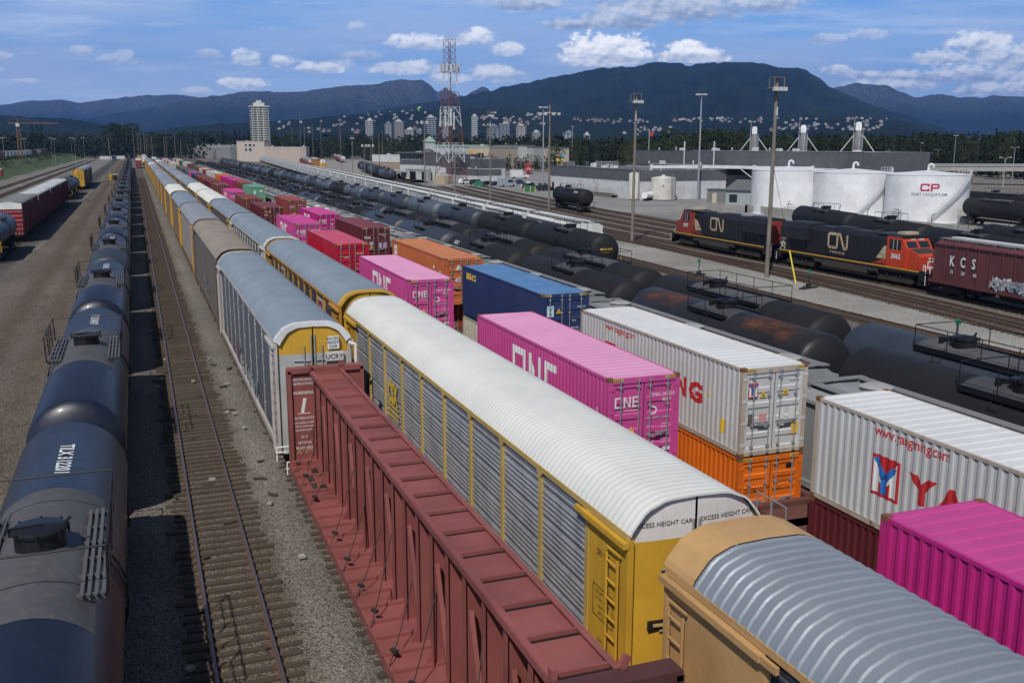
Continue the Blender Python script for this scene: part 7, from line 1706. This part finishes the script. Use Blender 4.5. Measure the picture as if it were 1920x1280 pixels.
for k in range(-1, 26):
    y = 21.6+22.75*k
    if k < 6:
        o = copy_tree(P1, {'tank_navy_black': (TK_N,TK_N,TK_N,TK_S)[k%4]}); o['label'] = labs[k] if 0 <= k < 5 else ('dark tank car passing under the camera at the bottom left' if k < 0 else 'sixth dark tank car from the camera in the left row'); place(o, xL1(y), y)
        if k < 5: tank_text(o, 22.3, 1.55, 2.72, [('TILX '+nums[k%5], 6.1, 92, .50, 'top')], LETTER_W)
        for ch in o.children:
            if k < 3 and ch.name.startswith('dome'): pass
    else: place(inst(FM1,'tank_car',(0,0,0),0,f'{ORD[k]} dark tank car from the camera in the row left of the empty track' if k < 12 else 'dark tank car far down the row left of the empty track','tank car',GL1,{'tank_navy_black': (TK_N,TK_S,TK_B)[k%3]}), xL1(y), y)
drop(P1)
P2 = tank_car('proto', '', TK_B, DK, PATCHD, L=18.3, r=1.55, zc=2.75, style='box', platM=DK, postM=POSTY)
P3 = tank_car('proto', '', TK_B, DK, PATCH, L=18.6, r=1.55, zc=2.75, style='box', platM=DK, domeY=2.2, plat=(-5.6,1.6))
FM2 = flatten(P2, 'tank_car_far', ('bogie','coupler')); FM3 = flatten(P3, 'tank_car_far', ('bogie','coupler'))
RUSTT = rust_top('rust_streaked_tank')
xT1 = lambda y: 28.0+.004*y
xT2 = lambda y: 31.8+.004*y
xT3 = lambda y: 39.6+.017*y
G1,G2,G3 = 'black tank cars of the nearest row on the right','black tank cars of the second row on the right','black tank cars of the third row on the right'
def tank_row(xf, k_, y0, pitch, n, near, P, FM, group, row, labels, mats, pm):
    for k in range(n):
        y = y0+pitch*k; M = mats[k % len(mats)] if k >= len(labels) or labels[k][1] is None else labels[k][1]
        if k < near: o = copy_tree(P, {'tank_black': M}); o['group'] = group; o['label'] = labels[k][0] if k < len(labels) else f'{ORD[k]} tank car from the near end of the {row}'
        else: o = inst(FM,'tank_car',(0,0,0),0,f'{ORD[k]} tank car from the near end of the {row}' if k < 13 else f'tank car far down the {row}','tank car',group,{'tank_black': M})
        place(o, xf(y), y, k_)
        if k < len(labels) and k < near and labels[k][2]: tank_text(o, 18.3, 1.55, 2.75, labels[k][2], labels[k][3])
tank_row(xT1,.004,24.2,18.75,28,7,P2,FM2,G1,'nearest black tank row on the right',[('black tank car partly behind the light grey container at the right edge',TK_B,None,None),('black tank car with orange rust patches along its top',RUSTT,[('END','ICRX 21156',.35,-.35,.26),('END','CAPY 30000 GAL',.35,-.6,.12),('END','CAPY 107 050 L',.35,-.76,.12)],LETTER_W),('black tank car with yellow end letters, behind the rusty one',TK_B,[('END','WTLX',.2,-.2,.3),('END','15624',.2,-.5,.18)],LETTER_Y),('black tank car with a white mark on its side, behind the navy container',TK_B,[('TILX 2',5.6,35,.5,'side')],LETTER_W),('dark navy tank car beside the long orange container',TK_S,None,None),('dark tank car with a bright seam beyond the navy one',TK_S,None,None)],[TK_B,TK_B,TK_B,TK_S,TK_B],None)
tank_row(xT2,.004,28.6,18.95,26,6,P3,FM3,G2,'second black tank row on the right',[('large blue-black tank car at the right edge above the light grey container',TK_S,None,None),('black tank car with a long railed platform and white end number',TK_B,[('END','TILX 308888',.1,-.25,.28),('END','CAPY 30120 GAL',.2,-.5,.12)],LETTER_W),('plain black tank car behind the railed one with the white number',TK_B,[('END','8022',-.2,-.2,.25)],LETTER_W)],[TK_B,TK_B,TK_S,TK_B],None)
tank_row(xT3,.017,91.5,18.9,30,4,P2,FM2,G3,'third black tank row on the right',[('black tank car with yellow end letters at the near end of the third row',TK_B,[('END','MULX 8001',0,.1,.26),('END','CAPY 20 010',0,-.15,.14)],LETTER_Y),('second black tank car of the third row, by the white hopper end',TK_B,None,None)],[TK_B,TK_G,TK_S,TK_G,TK_S,TK_S,TK_G],None)
# the longer platform on the second tank of row two is part of its prototype; single cars elsewhere
o = copy_tree(P3); o['label'] = 'lone black tank car standing in front of the long white workshop'; ungroup(o); o.location = (81.3,180.5,RT); o.rotation_euler = (0,0,-.088); tank_text(o,18.6,1.55,2.75,[('PROX 49',-5.6,30,.55,'side')],LETTER_W)
GP = 'black tank cars behind the locomotives'
for i,(x,y,a,lb) in enumerate(((74.0,72.2,.24,'black tank car behind the dark red hopper and the red cab'),(79.2,90.0,.27,'black tank car behind the nearer locomotive'),(84.2,107.8,.25,'black tank car behind the farther locomotive'),(82.5,73.5,.3,'black tank car at the right edge behind the dark red hopper'),(77.5,56.5,.3,'black tank car at the right edge close behind the dark red hopper'))):
    o = copy_tree(P2); o['label'] = lb; o['group'] = GP; o.location = (x+1.5,y,RT); o.rotation_euler = (0,0,-a)
for i,(x,y,lb) in enumerate(((127.2,118,'black tank car seen right of the marked storage tank, lower one'),(122.6,99.5,'black tank car at the right edge beyond the concrete wall'),(146.5,135,'dark tank car higher up right of the marked storage tank'),(145,115.5,'dark tank car at the far right below the elevated road'))):
    o = copy_tree(P3); o['label'] = lb; o['group'] = 'tank cars beyond the storage tanks'; o.location = (x,y,RT); o.rotation_euler = (0,0,-.24 if i < 2 else .0)
o = copy_tree(P2, {'tank_black': paint('tank_beige_stained',(.34,.29,.22),.6,.6,(.15,.10,.06),streak=.8,rust=.3), 'dark_worn_patch': paint('beige_patch',(.24,.2,.16),.7,.4)}); o['label'] = 'stained beige tank car under the white pipe gantry'; ungroup(o); o.location = (139.5,222,RT); o.rotation_euler = (0,0,-.95)
o = copy_tree(P2, {'tank_black': TK_G}); o['label'] = 'blue-grey tank car at the left edge in front of the red boxcar'; ungroup(o); place(o,-15.75,127.6)
for i in range(2): o = copy_tree(P2, {'tank_black': (TK_S,TK_G)[i]}); o['label'] = ('dirty slate tank car just behind the white topped red boxcars','grey tank car in front of the far autoracks of the leftmost row')[i]; o['group']='tank cars behind the red boxcars'; place(o,-15.8,262+19.5*i)
# mid-yard tank lines
for i in range(9): inst(FM3,'tank_car',(83-.6*i+i*3.4,340+18.6*i,RT),-.12,'small looking slate tank car in the line behind the white hopper roofs','tank car','tank cars left of the yard office',{'tank_black':(TK_S,TK_G,TK_B)[i%3]})
for i in range(12): inst(FM3,'tank_car',(171+3.2*i,748+18.6*i,RT),-.17,'black tank car in the distant line beyond the white hopper','tank car','distant black tank cars in mid yard',None)
for i in range(16): inst(FM3,'tank_car',(112+2.0*i,640+18.6*i,RT),-.11,'slate tank car in the distant line left of the white hopper','tank car','distant slate tank cars in mid yard',{'tank_black':(TK_S,TK_B)[i%2]})
drop(P2); drop(P3)

# ------------------------------------------------------------------ hoppers, boxcars, gondolas
HG = paint('hopper_grey',(.27,.28,.285),.55,.3,(.13,.11,.09)); HRF = paint('hopper_roof_grey',(.27,.28,.28),.6,.3,(.15,.12,.1)); HWH = paint('hopper_white',(.60,.61,.60),.55,.3,(.3,.26,.22)); HRW = paint('hopper_roof_white',(.66,.66,.64),.55,.25,(.3,.27,.24),streak=.2); KRD = paint('hopper_maroon',(.125,.040,.045),.55,.4,(.06,.04,.035),streak=.6)
PH = hopper('proto','',HG,HRF,PLW,hatch='round'); FH = flatten(PH,'hopper_far',('bogie','coupler'))
for k in range(22):
    y = 18.5+19*k; x = 22.2+.004*y
    if k < 4: o = copy_tree(PH); o['label'] = f'{ORD[k]} grey covered hopper from the camera, between the containers and the black tank cars'; o['group'] = 'grey covered hoppers beside the containers'; place(o,x,y)
    else: place(inst(FH,'covered_hopper',(0,0,0),0,f'{ORD[k]} grey covered hopper from the camera, beside the container column' if k < 9 else 'grey covered hopper far down the line beside the container column','hopper car','grey covered hoppers beside the containers',{'hopper_roof_grey': (HRF,HRF,HRW,HRF)[k%4]}),x,y)
drop(PH)
PW = hopper('proto','',HWH,HRW,HRW,hatch='trough',ribs=False); FW_ = flatten(PW,'hopper_far',('bogie','coupler'))
def xH(y): return 38.0+.07*y if y < 260 else 56.2+(y-260)*.068
for k in range(38):
    y = 103.2+18.9*k; x = xH(y); a = .07
    if k < 3: o = copy_tree(PW); o['label'] = ('white covered hopper at the near end of its row, its rounded white end in view','second white covered hopper of the long white roofed row','third white covered hopper of the long white roofed row')[k]; o['group'] = 'white covered hoppers of the long white row'; place(o,x,y,a)
    else: place(inst(FW_,'covered_hopper',(0,0,0),0,f'{ORD[k]} white covered hopper from the near end of the long white row' if k < 10 else 'white covered hopper far down the long white row','hopper car','white covered hoppers of the long white row'),x,y,a)
for i in range(14): inst(FW_,'covered_hopper',(146.5+3.1*i,747+18.9*i,RT),-.16,'white covered hopper in mid yard, nearest of its line' if i == 0 else 'pale covered hopper in the distant line behind the nearest white one','hopper car','distant white hoppers in mid yard',{'hopper_white': HWH if i < 3 or i % 3 else paint('hopper_green',(.10,.17,.12),.6,.3)})
for i in range(14): inst(FW_,'covered_hopper',(97+2.5*i,590+18.9*i,RT),-.13,'pale or green covered hopper in the distant line behind the yellow ended autoracks','hopper car','distant mixed hoppers in mid yard',{'hopper_white': (HWH,paint('hopper_green',(.10,.17,.12),.6,.3),HG)[i%3],'hopper_roof_white':(HRW,HRF,HRW)[i%3]})
drop(PW)
K = hopper('dark maroon covered hopper with white letters and spray paint coupled to the red locomotive cab','',KRD,paint('hopper_dark_roof',(.09,.075,.08),.6,.3),HRW,L=18.4,H=4.75,W=1.6); ungroup(K); K.location = (64.2,56.6,RT); K.rotation_euler = (0,0,-.09)
# camera sees the -x side, near end at -y; letters read towards -y
m = MB()
for i,ch in enumerate('KCS'): put2d(m, text2d(ch,1.15,.03,'CENTER'), lambda x,z: (-1.70,6.2-1.25*i-x*.75,2.75+z))
for i,ch in enumerate(('31','24','43')): put2d(m, text2d(ch,.42,.02,'CENTER'), lambda x,z: (-1.70,6.2-1.35*i-x,2.1+z))
m.build('side_lettering', LETTER_W, K); m = MB(); rg = random.Random(15)
for mt,n,w_ in ((0,9,.16),(1,8,.12),(2,7,.2)): m.cm = mt; put2d(m, scribble2d(6.5,1.05,n,w_,rg), lambda x,z: (-1.70-.002*mt,1.8-x,1.35+z))
m.build('spray_painted_tag', [LETTER_W, plain('spray_blue',(.18,.30,.42),.6), plain('spray_grey',(.35,.36,.38),.6)], K)
BXW = paint('boxcar_maroon',(.17,.03,.03),.6,.3,(.06,.03,.03),streak=.7); BXR = paint('boxcar_roof',(.42,.44,.46),.5,.2,(.25,.24,.22),streak=.2); BXE = paint('boxcar_end_red',(.25,.035,.045),.6,.25)
PB = boxcar('proto','',BXW,BXR,WBAND,L=24.2,endM=BXE)
for k in range(4):
    o = copy_tree(PB, {'boxcar_roof': paint('boxcar_roof_dark',(.17,.18,.19),.6,.3)} if k == 0 else None); o['label'] = ('red high boxcar with a white end band and dark grey roof on the left','second high boxcar behind the white banded one, with a pale roof','third high boxcar of the left row, with a pale roof','fourth high boxcar of the left row, next to the slate tank car')[k]; o['group'] = 'high red boxcars on the left'; place(o,-15.85,155.8+24.5*k)
FB = flatten(PB,'boxcar_far',('bogie','coupler'))
for k in range(2): place(inst(GM,'autorack_car',(0,0,0),0,('yellow ended autorack with a white end band, nearer of the pair on the left','second autorack of the pair far down the leftmost row')[k],'autorack','autoracks at the far end of the leftmost row',{'carrier_yellow':YEL,'roof_grey':R_GREY}),-15.6,326+29*k)
FA = autorack('p','',R_GREY,YEL_O,S_BRN,YEL,WBAND,bays=12,endroof=WBAND); FAm = flatten(FA,'autorack_far'); drop(FA)
for k,(x,y) in enumerate(((89.0,511),(92.2,540),(96,572))): inst(FAm,'autorack_car',(x,y,RT),-.11,('yellow ended autorack with a white crown in mid yard, nearest of three','second of the mid yard autoracks, greyer sided','third of the mid yard autoracks, white crowned')[k],'autorack','autoracks in mid yard',{'roof_grey':(BRNR,R_GREY,R_GREY)[k]})
PG = gondola('p','',paint('gondola_red',(.20,.035,.03),.65,.3)); FG = flatten(PG,'gondola_far',('bogie','coupler')); drop(PG)
for i in range(3): inst(FG,'gondola_car',(137-1.5*i,130-17*i,RT),-.09,'low red wagon between the two black tank rows right of the marked storage tank','gondola car','low red wagons beyond the storage tanks')
for i in range(18): inst(FG,'gondola_car',(85+2.35*i,520+17.2*i,RT),-.135,'low red gondola in the distant line beside the yellow ended autoracks','gondola car','distant red gondolas in mid yard')
for i in range(8): inst(FG,'gondola_car',(149+2.6*i,765+17.2*i,RT),-.15,'low red gondola in the line just left of the distant white hopper','gondola car','red gondolas by the distant white hopper')
inst(FB,'boxcar',(X_M,600,RT),0,'red boxcar with pale spots standing on the far part of the empty track','boxcar',None,{'boxcar_maroon':BXE})
o_ = inst(GM,'autorack_car',(X_M+1.0,690,RT),0,'yellow ended car behind the red boxcar at the far end of the empty track','autorack')
o_ = inst(GM,'autorack_car',(X_M+4.5,760,RT),0,'white ended car at the very far end beside the left autorack row','autorack',None,{'carrier_yellow':WBAND,'roof_grey':R_WHITE})
# trailers and boxcars on the raised line at the far left
rg = random.Random(6); cl = [BRNC,BRK,BLU,MAR,PINK2,BRK,WHT,WHT,GREYC,WHT,CREAM,WHT,GREYC,WHT,BRNC,ORG,MAR,BRNC,WHT,CREAM,BRK,PINK,WHT,BRNC,WHT,CREAM]
for i,c in enumerate(cl):
    y = 545+21*i; x = -71-.003*y-(3 if i > 14 else 0)
    o = inst(CM,'shipping_container',(x,y,4.2+1.1+(2.9 if i in (14,15,16) else 0)*0),0,f'{names[c]} container on the raised line at the far left, seen over the grass bank','container','containers on the raised line at the far left',{'white_lettering':c,'red_lettering':c}); o.scale = (1.15,1.5,1.25)
    w_ = inst(FG,'flatcar',(x,y,4.1),0,'low wagon under the containers on the raised line at the far left','flatcar','wagons on the raised line at the far left'); w_.scale=(1,1.05,.45)
drop(PB)
for i,(px,py,c,lb) in enumerate(((197,276,WHT,'white trailer parked at the far end of the dirt road'),(206,277,BLU,'blue trailer parked at the far end of the dirt road'),(222,277,WHT,'long white trailer at the far end of the dirt road, right one'))):
    g = far_at(px,279,880+15*i); o = inst(CM,'cargo_trailer',(g.x,g.y,1.1),1.57,lb,'trailer',None,{'white_lettering':c,'red_lettering':WHT}); o.scale = (.8,.75,.9)

# ------------------------------------------------------------------ locomotives
LR = paint('loco_red',(.52,.055,.022),.42,.22,(.16,.06,.04),streak=.7,scale=.8); LB = paint('loco_black',(.014,.015,.019),.5,.25,(.075,.06,.05),streak=.7); LT = paint('loco_tan',(.52,.42,.28),.5,.25,(.2,.15,.1)); LRF = paint('loco_roof',(.035,.038,.05),.5,.3,(.06,.055,.05)); LRM = paint('loco_red_dull',(.26,.042,.03),.5,.4,(.09,.05,.04),streak=.7)
GL = 'black and red diesel locomotives'
l1 = locomotive('nearer black locomotive with a clean red cab and the number 3062', GL, LR, LB, LT, LRF, '3062'); l1.location = (65.9,78.1,RT); l1.rotation_euler = (0,0,-.012); worm_logo(l1,1.6,2.55,1.35,LT,'www.cn.ca')
l2 = locomotive('farther black locomotive facing away, with a tan emblem on its long hood', GL, LRM, LB, LT, LRF, '2977', clean=False); l2.location = (66.0,101.4,RT); l2.rotation_euler = (0,0,math.pi-.03)
v = shift2d(stroke2d([(.95,1),(.12,1),(0,.88),(0,.12),(.12,0),(.9,0),(1.0,.1),(1.0,.9),(1.1,1),(1.3,1),(1.78,.0),(2.0,0),(2.1,.1),(2.1,1)],.2),-1.05,0); m = MB(); put2d(m, v, lambda x,z: (.992,-.5+x*1.35,2.55+z*1.35)); m.build('hood_logo', LT, l2)
m = MB(); m.box(-.7,.7,11.15-.72,11.15-.66,1.7,4.4); m.build('red_end_panel', LRM, l2)
CPL = paint('bright_red_loco',(.42,.015,.03),.4,.2,(.15,.05,.04)); CPD = paint('dull_red_loco',(.20,.03,.035),.5,.4,(.08,.05,.04))
for i,(x,y,rz,M,lb) in enumerate(((171,430,-.38,CPL,'bright red locomotive facing the camera beyond the parked cars'),(187,497,-.32,CPD,'dull red locomotive facing the camera above the white box truck'),(172,478,-.32,CPL,'red locomotive front of the dark train beside the lamp pole'))):
    o = locomotive(lb,'red locomotives beyond the parked cars',M,M if i < 2 else LB,M,LRF,str(8700+i*13)); o.location = (x,y,RT); o.rotation_euler = (0,0,rz)
for i in range(5): inst(FG,'gondola_car',(172+6.2*(i+1)*1.05+1.5,478+16.9*(i+1),RT),-.34,'dark wagon of the train behind the red locomotive front','gondola car','wagons behind the red locomotive front',{'gondola_red':LB})
for i in range(6): inst(FH,'covered_hopper',(186+15*i,488-6*i,RT),-1.2,'grey hopper in the line behind the red locomotives','hopper car','grey hoppers behind the red locomotives')
# playground-coloured containers seen over the workshop roof
r = thing('play_tower','bright blue and yellow play tower seen above the workshop roof','play tower',None,(far_at(1050,284,420).x,far_at(1050,284,420).y,0)); z_ = far_at(1050,304,420).z; K_ = .55
for nm,c,x0,x1,za,zb in (('blue_tube',(.05,.40,.65),1.0,3.2,3.5,6.5),('yellow_wheel',(.65,.42,.03),-3,-.6,0,3),('yellow_wheel',(.65,.42,.03),1.0,3.2,0,3),('pink_tube',(.45,.08,.2),-1.8,0,3.2,6),('green_tube',(.12,.55,.05),-3.4,-2.2,4.2,6.2)): m = MB(); m.tube(((x0+x1)/2*K_,-.6,(za+zb)/2*K_+z_),((x0+x1)/2*K_,.6,(za+zb)/2*K_+z_),(x1-x0)/2*K_,14); m.build(nm, plain('toy_'+nm,c,.4), r, True)
m = MB(); [m.tube((x*K_,0,0),(x*K_,0,z_+2),.2,8) for x in (-2,2)]; m.build('frame', STEELP, r)
# ------------------------------------------------------------------ air between here and the mountains
HZ = bpy.data.materials.new('haze'); HZ.use_nodes = True; nt = HZ.node_tree; nt.nodes.clear()
o_ = nt.nodes.new('ShaderNodeOutputMaterial'); pv = nt.nodes.new('ShaderNodeVolumePrincipled'); pv.inputs['Color'].default_value = (.17,.40,1,1); pv.inputs['Density'].default_value = 6.0e-5; pv.inputs['Anisotropy'].default_value = 0.0
nt.links.new(pv.outputs[0], o_.inputs['Volume'])
m = MB(); m.box(-14200,14200,-300,14200,-4,1150); tag(m.build('haze', HZ), kind='stuff')
